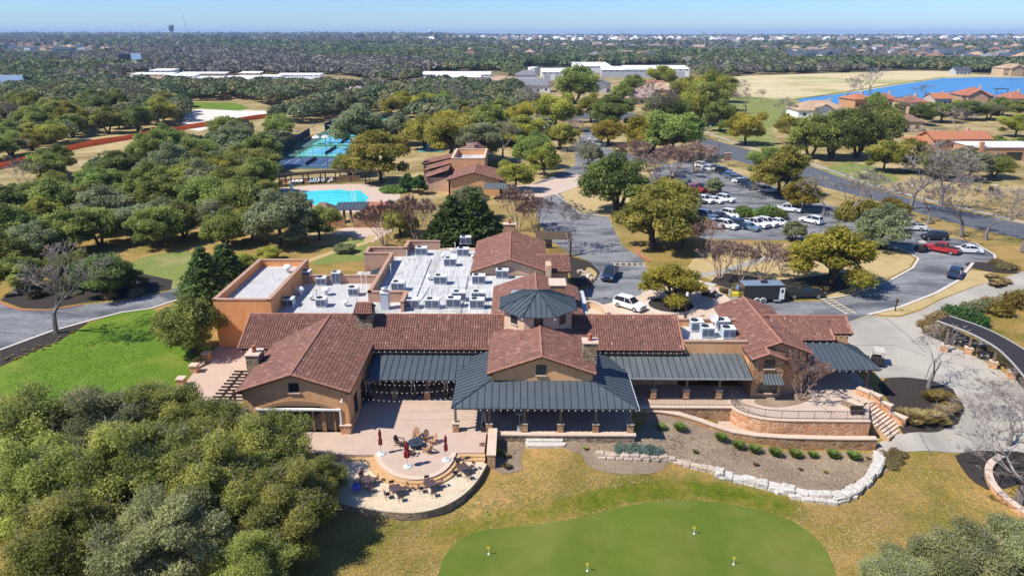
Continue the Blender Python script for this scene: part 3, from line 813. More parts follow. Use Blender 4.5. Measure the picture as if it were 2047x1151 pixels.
# long tiled range
E1, RZ1, YE, YR = 4.6, 6.9, 71.7, 76.4
sl = (RZ1 - E1) / (YR - YE)
w = MB()
w.bb(-31.2, 18.3, 72.2, 80.5, -.3, 4.55)
w.xprof([(72.2, 4.55), (80.5, 4.55), (76.4, 6.72)], -31.2, -30.95); w.xprof([(72.2, 4.55), (80.5, 4.55), (76.4, 6.72)], 18.05, 18.3)
CB(w, 'range_wall', M['stucco'])
lr = fix(tile_roof('long_tile_roof', [[(-31.75, YE, E1), (18.65, YE, E1), (18.65, YR, RZ1), (-31.75, YR, RZ1)],
         [(18.65, 81.1, E1), (-31.75, 81.1, E1), (-31.75, YR, RZ1), (18.65, YR, RZ1)]], CLUB,
    [((-31.75, YR, RZ1), (18.65, YR, RZ1)), ((-31.68, YE, E1), (-31.68, YR, RZ1)), ((18.58, YE, E1), (18.58, YR, RZ1))]))
rafter_tails((-16.4, YE, E1), (-3.6, YE, E1), lr, .62); rafter_tails((8.5, YE, E1), (18.4, YE, E1), lr, .62)
rafter_tails((-31.4, YE, E1), (-28.0, YE, E1), lr, .62)

# left gabled hall
w = MB()
AX = -22.2; YF = 61.45
gw = [(-27.5, -1.5), (-26.0, -1.5), (-26.0, .05)]
arch = []
xa, xb, zs, rise = -26.2, -17.9, 2.35, 1.05
for k in range(0, 17):
 t = k / 16; X = xa + (xb - xa) * t
 arch.append((X, zs + rise * (1 - (2 * t - 1) ** 2)))
gw = [(-27.45, -1.5), (xa, -1.5), (xa, zs)] + arch[1:-1] + [(xb, zs), (xb, -1.5), (-16.95, -1.5), (-16.95, 4.75), (AX, 6.48), (-27.45, 4.75)]
w.yprof(gw, YF, YF + .45)
w.bb(-27.45, -27.05, YF + .45, 72.2, -1.5, 4.8); w.bb(-17.35, -16.95, YF + .45, 72.19, -1.5, 4.8)
hallw = CB(w, 'hall_wall', M['stucco'])
a = MB()
for k in range(34):   # brick arch ring standing proud of the wall
 t = (k + .5) / 34; X = xa + (xb - xa) * t; Z = zs + rise * (1 - (2 * t - 1) ** 2)
 sl_ = math.atan2(rise * -4 * (2 * t - 1), (xb - xa))
 c, s = math.cos(sl_), math.sin(sl_)
 q = [(-.115, .02), (.115, .02), (.115, .34), (-.115, .34)]
 a.yprof([(X + u * c - v * s, Z + u * s + v * c) for u, v in q], YF - .05, YF + .1, 0)
CB(a, 'brick_arch', blend('arch_brick', [(.3, (.30, .16, .08)), (.7, (.45, .29, .17))], 5))
g = MB(); g.bb(xa, xb, YF + .42, YF + .46, .06, 3.5); gl = CB(g, 'glass_doors', M['glass'])
f = MB()
for i, X in enumerate([-26.1, -24.75, -23.4, -22.05, -20.7, -19.75, -19.55, -18.55, -18.0]):
 f.bb(X - .09, X + .09, YF + .3, YF + .415, .06, 2.62, 0)
f.bb(xa, xb, YF + .28, YF + .415, 2.5, 2.66, 0)
f.build('door_frames', M['wood'], gl)
t_ = MB(); t_.bb(xa - .05, xb + .15, YF - .16, YF + .1, 2.68, 2.86); t_.bb(xb + .02, xb + .16, YF - .15, YF + .05, .06, 2.68)
CB(t_, 'awning_rail', M['white'])
tr = MB(); tr.bb(xa, -20.0, YF + .34, YF + .41, 2.9, 3.4); CB(tr, 'arch_panel', M['stucco_pale'])
p_ = MB(); p_.bb(-18.15 + .25, -16.90, YF - .22, YF + .0, -1.4, 1.0); p_.bb(-16.95, -16.80, YF, 64.5, -1.4, 1.0)
po = CB(p_, 'stone_plinth', M['stone_or'])
q_ = MB(); q_.bb(-17.98, -16.78, YF - .30, YF + .01, 1.0, 1.1); q_.build('plinth_cap', M['cap'], po)
hr = fix(tile_roof('hall_tile_roof', [
 [(-27.8, 72.5, 4.92), (-27.8, 60.9, 4.92), (AX, 60.9, 6.8), (AX, 76.2, 6.8)],
 [(-16.55, 60.9, 4.92), (-16.55, 72.4, 4.92), (AX, 76.2, 6.8), (AX, 60.9, 6.8)]], CLUB,
 [((AX, 60.9, 6.8), (AX, 76.2, 6.82)), ((-27.8, 60.98, 4.92), (AX, 60.98, 6.8)), ((-16.55, 60.98, 4.92), (AX, 60.98, 6.8))], bias=.02))
rafter_tails((-16.55, 61.2, 4.9), (-16.55, 71.5, 4.9), hr, .6, (1, 0))
rafter_tails((-27.8, 61.2, 4.9), (-27.8, 66.0, 4.9), hr, .6, (-1, 0))
window(hallw, AX, YF, 4.75, .85, .85, bars=(1, 1))
window(hallw, -16.95, 64.3, .9, 1.1, 2.0, '+x', 'side_window'); window(hallw, -16.95, 67.6, .1, 1.4, 2.5, '+x', 'side_door', sill=False); window(hallw, -16.95, 70.3, .1, 1.4, 2.5, '+x', 'side_door', sill=False)
l_ = MB(); l_.box(-17.5, YF - .16, 3.95, .12, .3, .1); l_.lathe(-17.5, YF - .32, [(.10, 3.72), (.14, 3.8), (.06, 3.95)], 8); CB(l_, 'wall_lamp', M['white'])

# centre pavilion with its wrap-round porch
w = MB(); PX0, PX1, PYF = -2.85, 7.6, 64.3
w.yprof([(PX0, 4.2), (PX1, 4.2), (PX1, 5.5), (2.35, 7.2), (PX0, 5.5)], PYF, PYF + .4)
w.bb(PX0, PX0 + .4, PYF + .4, 73.5, 4.0, 5.5); w.bb(PX1 - .4, PX1, PYF + .4, 73.5, 4.0, 5.5)
pw = CB(w, 'pavilion_wall', M['stucco'])
window(pw, 2.3, PYF, 5.35, .85, .95, glass='glass_blue')
pr = fix(tile_roof('pavilion_tile_roof', [
 [(-3.15, 74.0, 5.55), (-3.15, 63.8, 5.55), (2.35, 63.8, 7.5), (2.35, 74.0, 7.5)],
 [(7.85, 63.8, 5.55), (7.85, 74.0, 5.55), (2.35, 74.0, 7.5), (2.35, 63.8, 7.5)]], CLUB,
 [((2.35, 63.8, 7.5), (2.35, 73.0, 7.52)), ((-3.15, 63.88, 5.55), (2.35, 63.88, 7.5)), ((7.85, 63.88, 5.55), (2.35, 63.88, 7.5))], bias=.05))
rafter_tails((-3.15, 64.1, 5.55), (-3.15, 70.5, 5.55), pr, .6, (-1, 0))
v_ = MB(); v_.lathe(.3, 69.6, [(.09, 6.7), (.08, 7.15)], 8); v_.box(.3, 69.6, 6.72, .5, .4, .06); v_.build('roof_vent', M['clay_pot'], pr)
XL, XR, YE2, ZE2, ZT2 = -6.66, 11.9, 61.1, 3.2, 4.62
pm = fix(metal_roof('porch_metal_roof', [
 [(XL, YE2, ZE2), (XR, YE2, ZE2), (7.62, 64.3, ZT2), (-2.87, 64.3, ZT2)],
 [(XL, 68.55, ZE2), (XL, YE2, ZE2), (-2.87, 64.3, ZT2), (-2.87, 72.2, ZT2), (-4.75, 72.2, 3.9)],
 [(XR, YE2, ZE2), (XR, 69.1, ZE2), (9.85, 72.2, 3.9), (7.62, 72.2, ZT2), (7.62, 64.3, ZT2)]], CLUB,
 [((XL, YE2, ZE2), (-2.87, 64.3, ZT2)), ((XR, YE2, ZE2), (7.62, 64.3, ZT2))]))
rafter_tails((XL + .2, YE2, ZE2), (XR - .2, YE2, ZE2), pm, .66, (0, -1), .12); rafter_tails((XL, 61.3, ZE2), (XL, 67.2, ZE2), pm, .6, (-1, 0), .12)
gt = MB(); gt.bb(XR - .02, XR + .1, YE2 - .05, 69.0, ZE2 - .2, ZE2 - .06); gt.build('gutter', M['white'], pm)
lp = fix(metal_roof('left_porch_roof', [[(-16.6, 67.45, 3.0), (-5.2, 67.45, 3.0), (-3.0, 72.2, 3.9), (-16.6, 72.2, 3.9)]], CLUB))
rafter_tails((-16.3, 67.45, 3.0), (-6.9, 67.45, 3.0), lp, .66, (0, -1), .12)
rp = fix(metal_roof('right_porch_roof', [[(9.0, 68.2, 3.0), (25.3, 68.2, 3.0), (25.3, 72.42, 3.92), (8.4, 72.42, 3.92)]], CLUB, mat='metal_old'))
gt = MB(); gt.bb(11.95, 25.35, 68.08, 68.2, 2.82, 2.96); gt.build('gutter', M['galv'], rp)
def column(x, y, zb=FZ, zt=3.0, ph=.95, s=.62):
 c = MB(); c.box(x, y, zb - .5, s, s, ph + .5); o = CB(c, 'column', M['stone'])
 k = MB(); k.box(x, y, zb + ph, s + .12, s + .12, .09); k.build('plinth_cap', M['cap'], o)
 t = MB(); t.box(x, y, zb + ph + .09, .24, .24, zt - zb - ph - .09); t.build('post', M['post'], o)
 return o
for x in (-6.35, -2.95, .62, 4.25, 7.8, 11.3): column(x, 62.0, zt=3.1)
column(-6.2, 67.3, zt=3.05); column(11.3, 67.5, zt=3.1)
for x in (-13.66, -10.06): column(x, 68.66, zt=2.95)
for x in (14.88, 18.49, 22.09): column(x, 68.96, zt=2.95, ph=1.15)
b_ = MB(); b_.bb(XL + .2, XR - .2, 61.9, 62.1, 2.98, 3.2); b_.bb(-16.4, -6.0, 68.55, 68.75, 2.85, 3.05); b_.bb(12, 25.1, 68.86, 69.06, 2.85, 3.05)
CB(b_, 'porch_beam', M['dark_wood'])
# doors and windows in the shade of the porches
for x in (-14.6, -11.6, -8.6, -5.4): fix(window(CLUB, x, 72.2, .1, 2.0, 2.3, name='porch_door', bars=(3, 1), sill=False))
for x in (-1.2, 2.4, 6.0): fix(window(CLUB, x, 72.2, .1, 2.2, 2.4, name='porch_door', bars=(3, 1), sill=False))
for x in (11.5, 15.6, 19.4, 23.0): fix(window(CLUB, x, 72.2, .9, 2.0, 1.5, name='porch_window', bars=(2, 1)))

# octagon tower
OX, OY = 2.2, 75.75
def octo(ap, a0=PI / 8): return [(OX + ap / math.cos(PI / 8) * math.cos(a0 + k * PI / 4), OY + ap / math.cos(PI / 8) * math.sin(a0 + k * PI / 4)) for k in range(8)]
w = MB(); w.prism(octo(3.85), 4.5, 8.62); tw = CB(w, 'tower_wall', M['stucco_pale'])
tb = MB(); tb.prism(octo(3.92), 4.5, 6.1); tb.build('base_band', M['stucco_pale'], tw)
oc = octo(4.42); ap_ = (OX, OY, 10.25)
tr_ = MB()
polys = [[(*oc[k], 8.7), (*oc[(k + 1) % 8], 8.7), ap_] for k in range(8)]
trf = fix(metal_roof('tower_roof', polys, CLUB, [((*oc[k], 8.7), ap_) for k in range(8)], step=.6))
fn = MB(); fn.lathe(OX, OY, [(.22, 10.15), (.12, 10.4), (.02, 10.5)], 8); fn.build('finial', M['seam'], trf)
br = MB()
for k in range(8):
 br.lathe(oc[k][0] * .985 + OX * .015, oc[k][1] * .985 + OY * .015, [(.09, 8.40), (.09, 8.56)], 6)
br.build('eave_lights', M['white_end'], trf)
for k, nm in ((-PI / 4, 'tower_window'), (-PI / 2, 'tower_window'), (-3 * PI / 4, 'tower_window')):
 window(tw, OX + 3.85 * math.cos(k), OY + 3.85 * math.sin(k), 7.35, .85, .95, k + PI / 2, nm)

# chimneys
def chimney(x, y, z0, z1, sx, sy, kind='pot', nm='chimney', mat='stone_dk'):
 c = MB(); c.bb(x - sx / 2, x + sx / 2, y - sy / 2, y + sy / 2, z0, z1); o = CB(c, nm, M[mat])
 k = MB()
 k.bb(x - sx / 2 - .1, x + sx / 2 + .1, y - sy / 2 - .1, y + sy / 2 + .1, z1, z1 + .12); k.build('chimney_cap', M['cap'], o)
 if kind == 'pot':
  p = MB(); p.lathe(x, y, [(.24, z1 + .12), (.27, z1 + .2), (.22, z1 + .45), (.26, z1 + .78), (.28, z1 + .85), (.2, z1 + .85)], 10); p.build('chimney_pot', M['clay_pot'], o, smooth=True)
 return o
chimney(-28.2, 67.6, 0, 6.05, 1.35, 1.7)
chimney(7.4, 66.6, 4.0, 8.0, 1.45, 1.3)
ck = chimney(4.9, 84.4, 4, 8.15, 2.0, 2.6, None, mat='stone')
k = MB(); k.bb(3.86, 3.92, 83.9, 84.7, 7.2, 7.75); k.build('chimney_vent', M['black'], ck)
# tile-hooded chimney on the long ridge
c = MB(); c.bb(-18.9, -16.9, 74.4, 76.4, 5.4, 7.9); hc = CB(c, 'hooded_chimney', M['stone_dk'])
q = MB(); q.bb(-18.3, -17.5, 74.36, 74.4, 7.15, 7.65); q.build('chimney_vent', M['black'], hc)
q = MB(); q.bb(-18.95, -16.85, 74.2, 74.36, 5.62, 5.78); q.build('flashing', M['tile_cap'], hc)
tile_roof('chimney_hood', [[(-19.0, 74.1, 7.95), (-16.8, 74.1, 7.95), (-17.0, 75.4, 8.75), (-18.8, 75.4, 8.75)], [(-16.8, 76.7, 7.95), (-19.0, 76.7, 7.95), (-18.8, 75.4, 8.75), (-17.0, 75.4, 8.75)]], hc, [((-18.8, 75.4, 8.75), (-17.0, 75.4, 8.75))])

# left tall block
BX0, BX1, BY0, BY1, BZ = -38.6, -31.3, 82.05, 98.9, 6.5
w = MB(); parapet(w, [(BX0 + .2, BY0 + .2), (BX1 - .2, BY0 + .2), (BX1 - .2, BY1 - .2), (BX0 + .2, BY1 - .2)], .4, -.3, BZ, closed=True)
CB(w, 'tall_block_wall', [M['stucco_or'], M['cap2']])
f = MB(); f.bb(BX0 + .3, BX1 - .3, BY0 + .3, BY1 - .3, 5.1, 5.55); CB(f, 'tall_block_roof', M['membrane2'])
# sunken plant roof
f = MB(); f.bb(-31.3, -19.8, 77.5, 95.6, 3.5, 4.0); CB(f, 'plant_roof', M['membrane2'])
w = MB(); parapet(w, [(-31.1, 95.6), (-20.0, 95.6)], .4, -.3, 5.15); CB(w, 'plant_parapet', [M['stucco_wx'], M['cap2']])
# big white roof
f = MB(); f.prism([(-19.8, 77.6), (9.0, 77.6), (9.0, 92.0), (4.2, 92.0), (4.2, 98.2), (-7.3, 98.2), (-7.3, 112), (-24.0, 112), (-24.0, 104.7), (-19.8, 104.7)], 3.8, 4.3); CB(f, 'white_flat_roof', M['membrane'])
w = MB()
for k in range(8): w.bb(-18.6 + k * 2.9, -18.5 + k * 2.9, 77.7, 110.5 if k < 4 else 91.5, 4.3, 4.306 + .001 * (k % 2))
for y_ in (84, 91, 97.5): w.bb(-19, -7.5, y_, y_ + .1, 4.3, 4.309)
w.bb(-7.6, -7.4, 79, 97.9, 4.32, 4.42); w.bb(-14.0, -13.9, 89, 106, 4.32, 4.42)
CB(w, 'roof_seams', flat('roof_seam_grey', (.30, .30, .30), .8))
w = MB()
parapet(w, [(-19.9, 87.4), (-19.9, 104.8), (-24.1, 104.8), (-24.1, 107.9), (-18.3, 107.9), (-18.3, 111.6), (-13.3, 111.6)], .4, -.3, 5.7)
parapet(w, [(-19.9, 87.4), (-15.0, 87.4), (-15.0, 83.9)], .4, 3.9, 5.7)
CB(w, 'white_roof_parapet', [M['stucco_wx'], M['cap2']])
w = MB(); w.bb(-13.1, -7.3, 111.2, 111.9, -.3, 4.5); w.bb(-19.7, -7.2, 98, 111.2, -.3, 3.7); w.bb(-30.9, 4, 81, 95, -.3, 3.4); CB(w, 'rear_wall', M['stucco_pale'])
# service yard between the blocks
w = MB(); parapet(w, [(-31.1, 99.0), (-25.5, 99.0), (-25.5, 96.2)], .3, -.3, 2.6); CB(w, 'yard_wall', [M['stucco_wx'], M['cap2']])
f = MB(); f.bb(-25.2, -20.3, 96.2, 103.8, 2.6, 3.0); CB(f, 'yard_roof', M['membrane'])
s_ = MB(); s_.slab([(-22.6, 96.3, 3.2), (-20.2, 96.3, 3.3), (-20.2, 103.9, 4.4), (-22.6, 101.5, 3.9)], .12); CB(s_, 'yard_lean_roof', M['seam'])

# rear gable and its side wing
w = MB(); w.yprof([(-6.6, 4.0), (3.9, 4.0), (3.9, 4.9), (-1.35, 6.55), (-6.6, 4.9)], 98.5, 98.9); w.bb(-6.6, -6.2, 98.9, 114, -.3, 4.9); w.bb(3.5, 3.9, 98.9, 114, -.3, 4.9); w.bb(-6.6, 3.9, 113.6, 114, -.3, 4.9)
w.bb(3.9, 7.4, 99.9, 100.3, -.3, 4.5); w.bb(7.0, 7.4, 100.3, 107.6, -.3, 4.5); w.xprof([(99.9, 4.5), (107.8, 4.5), (103.9, 5.5)], 7.1, 7.4)
w.bb(3.95, 4.75, 97.6, 99.8, 3.5, 6.1)
CB(w, 'rear_gable_wall', M['stucco_pale'])
rg = fix(tile_roof('rear_tile_roof', [
 [(-7.05, 114.4, 4.95), (-7.05, 98.0, 4.95), (-1.35, 98.0, 6.85), (-1.35, 114.4, 6.85)],
 [(4.35, 98.0, 4.95), (4.35, 114.4, 4.95), (-1.35, 114.4, 6.85), (-1.35, 98.0, 6.85)],
 [(1.5, 99.4, 4.55), (7.8, 99.4, 4.55), (7.8, 103.9, 5.75), (1.5, 103.9, 5.75)], [(7.8, 108.4, 4.55), (1.5, 108.4, 4.55), (1.5, 103.9, 5.75), (7.8, 103.9, 5.75)]], CLUB,
 [((-1.35, 98.0, 6.85), (-1.35, 114.4, 6.85)), ((-7.05, 98.1, 4.95), (-1.35, 98.1, 6.85)), ((4.35, 98.1, 4.95), (-1.35, 98.1, 6.85)), ((2.6, 103.9, 5.75), (7.8, 103.9, 5.75))], bias=.06))
chimney(-1.6, 114.6, 4, 7.9, 2.0, 1.2, mat='stone')
# middle gable
mr = fix(tile_roof('middle_tile_roof', [
 [(-3.45, 92.3, 4.75), (-3.45, 80.0, 4.75), (2.3, 80.0, 6.8), (2.3, 92.3, 6.8)],
 [(8.1, 80.0, 4.7), (8.1, 92.3, 4.7), (2.3, 92.3, 6.8), (2.3, 80.0, 6.8)]], CLUB, [((2.3, 80, 6.8), (2.3, 92.3, 6.8))], bias=.06))
rafter_tails((-3.45, 82.5, 4.75), (-3.45, 91.8, 4.75), mr, .6, (-1, 0))
w = MB(); w.yprof([(-2.9, 4.0), (7.6, 4.0), (7.6, 4.75), (2.3, 6.6), (-2.9, 4.75)], 91.8, 92.2); w.bb(7.2, 7.6, 80.5, 91.8, -.3, 4.7); CB(w, 'middle_gable_wall', M['stucco_pale'])
d_ = MB(); d_.lathe(-.4, 84.2, [(.5, 5.4), (.5, 6.6), (.62, 6.65), (.62, 7.0), (.2, 7.15)], 12); CB(d_, 'round_roof_vent', M['galv'])

# right flat roof with plant
for q_, z_ in (((18.9, 72.6, 25.6), 3.0), ((19.2, 79.0, 26.2), -.3)):
 w = MB(); parapet(w, [(q_[0], q_[1]), (q_[2], q_[1])], .36, z_, 5.35); CB(w, 'east_parapet', [M['stucco'], M['cap2']])
f = MB(); f.bb(18.7, 25.4, 72.8, 78.85, 4.1, 4.55); CB(f, 'east_flat_roof', M['membrane'])
# right wing
w = MB(); w.bb(25.75, 32.0, 70.95, 84.3, -.6, 4.7)
w.yprof([(25.75, 4.7), (32.0, 4.7), (28.85, 5.95)], 70.95, 71.3); w.yprof([(25.75, 4.7), (32.0, 4.7), (28.85, 5.95)], 83.95, 84.3)
w.bb(32.0, 38.8, 75.9, 80.5, -.3, 4.9); w.xprof([(75.9, 4.9), (80.5, 4.9), (78.3, 5.9)], 38.5, 38.8)
CB(w, 'wing_wall', M['stucco'])
w = MB(); w.yprof([(25.7, -1.0), (28.95, -1.0), (28.95, 4.75), (27.1, 5.42), (25.7, 4.87)], 69.25, 71.0); sw = CB(w, 'stone_front', M['stone'])
window(sw, 27.35, 69.25, 3.75, .95, .85, bars=(1, 1)); window(sw, 27.5, 69.25, .75, 1.9, 1.15, name='serving_hatch', bars=(2, 1))
aw = metal_roof('hatch_awning', [[(26.6, 67.95, 2.35), (28.75, 67.95, 2.35), (28.75, 69.25, 2.95), (26.6, 69.25, 2.95)]], sw, step=.35, th=.06, mat='metal_old')
wr = fix(tile_roof('wing_tile_roof', [
 [(25.2, 84.75, 4.83), (25.2, 70.4, 4.83), (28.85, 70.4, 6.2), (28.85, 84.75, 6.2)],
 [(32.5, 70.4, 4.83), (32.5, 84.75, 4.83), (28.85, 84.75, 6.2), (28.85, 70.4, 6.2)],
 [(25.2, 70.4, 4.83), (25.2, 68.8, 4.83), (27.1, 68.8, 5.543), (27.1, 70.4, 5.543)],
 [(29.0, 68.8, 4.83), (29.0, 70.9, 4.83), (27.1, 70.9, 5.543), (27.1, 68.8, 5.543)]], CLUB,
 [((28.85, 70.4, 6.2), (28.85, 84.75, 6.2)), ((27.1, 68.8, 5.55), (27.1, 70.4, 5.55)), ((25.2, 68.88, 4.83), (27.1, 68.88, 5.55)), ((29, 68.88, 4.83), (27.1, 68.88, 5.55)), ((27.1, 70.48, 5.55), (28.85, 70.48, 6.2)), ((32.5, 70.48, 4.83), (28.85, 70.48, 6.2))], bias=.06))
rafter_tails((25.2, 69.2, 4.83), (25.2, 72.3, 4.83), wr, .45, (-1, 0))
xr = fix(tile_roof('cross_tile_roof', [
 [(30.0, 74.9, 4.5), (36.85, 74.9, 4.5), (36.85, 78.3, 6.17), (30.0, 78.3, 6.17)],
 [(36.85, 75.9, 4.92), (39.3, 75.9, 4.92), (39.3, 78.3, 6.1), (36.85, 78.3, 6.1)],
 [(39.3, 81.3, 4.67), (30.0, 81.3, 4.67), (30.0, 78.3, 6.15), (39.3, 78.3, 6.15)]], CLUB,
 [((29.2, 78.3, 6.18), (39.3, 78.3, 6.15)), ((39.22, 75.9, 4.95), (39.22, 78.3, 6.1)), ((36.78, 74.9, 4.5), (36.78, 76.4, 5.25))], bias=.05))
rafter_tails((32.6, 74.9, 4.5), (36.7, 74.9, 4.5), xr, .8, s=.16); rafter_tails((37.1, 75.9, 4.92), (39.2, 75.9, 4.92), xr, .7, s=.16)
em = fix(metal_roof('entry_metal_roof', [
 [(30.9, 70.4, 3.0), (40.3, 70.4, 3.0), (37.3, 74.95, 4.15), (30.9, 74.95, 4.15)],
 [(40.3, 70.4, 3.0), (40.3, 76.4, 3.0), (37.3, 77.0, 4.15), (37.3, 74.95, 4.15)]], CLUB, [((40.3, 70.4, 3.0), (37.3, 74.95, 4.15))], step=.6))
rafter_tails((31.2, 70.4, 3.0), (40.1, 70.4, 3.0), em, .7, (0, -1), .12)
def entry_post(x, y, zb=0.0):
 t = MB(); t.box(x, y, zb - .3, .3, .3, 3.0 - zb + .3); CB(t, 'entry_post', M['post'])
entry_post(39.3, 71.3); entry_post(31.6, 71.3); entry_post(39.5, 75.6)
fix(window(CLUB, 34.2, 75.9, .1, 2.4, 2.4, name='entry_door', bars=(3, 1), sill=False))
# ------------------------------------------------------------------ terraces, walls, steps (the place round the house)
def slab_poly(name, pts, z0, z1, mat):
 mb = MB(); mb.prism([(p[0], p[1]) for p in pts], z0, z1); o = mb.build(name, mat); o['kind'] = 'structure'; return o
def at(x, y, z=FZ): return P(x, y, z).to_2d()

# upper patio with curved front
curve = [at(748, 908), at(758, 928), at(778, 945), at(805, 955), at(835, 958), at(865, 953), at(890, 940), at(905, 922), at(912, 904)]
curve = chaikin(curve, 2, closed=False)
pat = [Vector((-16.9, 72.1)), Vector((-16.9, 61.6)), Vector((-28, 61.6)), Vector((-28, 58.6)), at(668, 908)] + curve + [at(968, 904), at(972, 866), Vector((-2.4, 61.75)), Vector((11.75, 61.6)), Vector((11.75, 72.1))]
slab_poly('patio', pat, -1.8, FZ, M['patio'])
slab_poly('porch_floor', [(11.76, 67.3), (25.7, 67.3), (25.7, 72.1), (11.76, 72.1)], -1.8, FZ, M['patio'])
# left terrace beside the hall
slab_poly('side_terrace', [P(436, 694).to_2d() + Vector((0, .2)), P(412, 712).to_2d(), P(345, 800).to_2d(), P(300, 850).to_2d(), Vector((-33, 56.5)), Vector((-28.01, 56.5)), Vector((-28.01, 72)), Vector((-31.3, 72.1)), Vector((-31.3, 82.0))], -1.2, FZ, M['patio'])

# curved steps and the flagstone dining terrace below
LZ = -.44
def off(pts, d):
 out = []
 for i in range(len(pts)):
  a = pts[max(i - 1, 0)]; b = pts[min(i + 1, len(pts) - 1)]
  t = (b - a).normalized(); out.append(pts[i] + Vector((t.y, -t.x)) * d)
 return out
st = thing('curved_steps', 'three curved ochre stone steps wrapping the rounded edge of the upper patio', 'steps', (*at(835, 960), LZ))
for i in (1, 2):
 c1 = off(curve, -.0); c2 = off(curve, .42 * i)
 mb = MB(); mb.prism([(p.x, p.y) for p in c1] + [(p.x, p.y) for p in reversed(c2)], -1.2, FZ - .165 * i)
 o = mb.build('step', M['step'], st); o.matrix_parent_inverse = Matrix.Translation(-Vector((*at(835, 960), LZ)))
 mb = MB(); a = at(912, 904); b = at(968, 904)
 mb.bb(a.x - .1 + .4 * i * 0, b.x + .1, a.y - .40 * i, a.y - .40 * (i - 1) + .02, -1.2, FZ - .165 * i + .003)
 mb.bb(at(672, 908).x, at(748, 908).x + .1, a.y - .40 * i, a.y - .40 * (i - 1) + .02, -1.2, FZ - .165 * i + .003)
 o = mb.build('straight_step', M['step'], st); o.matrix_parent_inverse = Matrix.Translation(-Vector((*at(835, 960), LZ)))
nose = MB(); c2 = off(curve, .03); c1 = off(curve, -.45)
nose.prism([(p.x, p.y) for p in c1] + [(p.x, p.y) for p in reversed(c2)], FZ - .06, FZ + .006)
o = nose.build('nosing', M['cap'], st); o.matrix_parent_inverse = Matrix.Translation(-Vector((*at(835, 960), LZ)))
low = chaikin([at(660, 985, LZ), at(690, 1003, LZ), at(740, 1012, LZ), at(790, 1019, LZ), at(835, 1020, LZ), at(880, 1010, LZ), at(920, 988, LZ), at(950, 958, LZ), at(968, 925, LZ)], 2, closed=False)
slab_poly('dining_terrace', low + [at(969, 900, LZ), at(640, 902, LZ)], -2.2, LZ, M['flag'])
wl = thing('terrace_edging', 'low curved dark stone edging round the flagstone dining terrace', 'wall', (*at(835, 1020, LZ), -1))
mb = MB(); wall_along(mb, off(low, .12), .26, -2.2, LZ - .12, 0, 1, .10, .05); o = mb.build('edging_wall', [M['stone_dk'], M['flag']], wl)
o.matrix_parent_inverse = Matrix.Translation(-Vector((*at(835, 1020, LZ), -1)))

def own(name, label, cat, loc, group=None):
 """a thing whose parts are written in place coordinates"""
 loc = Vector(loc); t = thing(name, label, cat, loc, 0, group)
 def part(mb, nm, mats, parent=None, **k):
  o = mb.build(nm, mats, parent or t, **k)
  if parent is None: o.matrix_parent_inverse = Matrix.Translation(-loc)
  return o
 return t, part

# pier at the end of the steps
t, part = own('stone_pier', 'pale capped stone pier wall closing the patio steps beside the planting bed', 'wall', (-2.55, 58, -1))
mb = MB(); mb.bb(-2.95, -2.2, 57.0, 61.75, -2.0, .45); b = part(mb, 'pier_body', M['stone'])
mb = MB(); mb.bb(-3.02, -2.13, 56.93, 61.74, .45, .56); part(mb, 'pier_cap', M['cap'])
t, part = own('drain_cover', 'round rust brown iron cover set in the patio beside the stone pier', 'cover', (-3.4, 59.6, FZ))
mb = MB(); mb.lathe(-3.5, 59.5, [(.36, FZ), (.36, FZ + .03), (.3, FZ + .035)], 20); part(mb, 'cover_plate', flat('rust', (.16, .08, .05), .7)); mb = MB(); mb.lathe(-3.5, 59.5, [(.05, FZ + .035), (.05, FZ + .06)], 8); part(mb, 'lifting_knob', M['iron'])
# porch edge wall
t, part = own('porch_base_wall', 'low stone base wall with pale coping under the centre porch', 'wall', (4.6, 61.6, -1))
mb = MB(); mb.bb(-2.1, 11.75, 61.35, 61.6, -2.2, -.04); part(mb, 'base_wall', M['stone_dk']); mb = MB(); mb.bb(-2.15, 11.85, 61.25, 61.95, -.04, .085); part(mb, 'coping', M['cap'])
t, part = own('porch_retaining_wall', 'shaded fieldstone retaining wall with parapet under the long right porch', 'wall', (18, 67.2, -1))
mb = MB(); mb.bb(11.9, 24.0, 66.95, 67.3, -2.6, .02); part(mb, 'retaining_wall', M['stone']); mb = MB(); mb.bb(11.85, 24.3, 66.85, 67.5, .02, .15); part(mb, 'coping', M['cap'])
mb = MB()
for k in range(60): mb.box(12.2 + k * .2, 67.25, .15, .025, .025, .75)
mb.bb(12.0, 24.2, 67.22, 67.28, .9, .95); part(mb, 'porch_railing', M['iron'])
# terraced walls on the right
up = [P(x, y, .1).to_2d() for x, y in ((1460, 800), (1461, 806), (1466, 814), (1478, 822), (1500, 830), (1530, 836), (1565, 838.5), (1600, 839), (1650, 839.5), (1700, 840), (1738, 840))]
up = chaikin(up, 1, closed=False)
UPW = up
slab_poly('upper_terrace', [(24.0, 67.3)] + [tuple(p) for p in off(up, -.1)] + [tuple(P(1738, 800, 0).to_2d()), (36.4, 69.5), (36, 72), (25.7, 72), (24.0, 72)], -2.0, .04, M['paver'])
t, part = own('upper_terrace_wall', 'curved orange fieldstone wall of the upper terrace, topped by a pale cap and iron railing', 'wall', (30, 64.5, -2))
mb = MB(); wall_along(mb, off(up, .02), .5, -2.9, .10, 0); part(mb, 'terrace_wall', M['stone_or'])
mb = MB(); wall_along(mb, off(up, .02), .5, .0, .08, 0, 1, .11, .14); part(mb, 'wall_cap', [M['stone_or'], M['cap']])
t, part = own('terrace_railing', 'dark iron railing with thin balusters along the upper terrace wall', 'railing', (30, 64.5, .2))
mb = MB(); rl = off(up, -.05); Ls = [0]
for a, b in zip(rl[:-1], rl[1:]): Ls.append(Ls[-1] + (b - a).length)
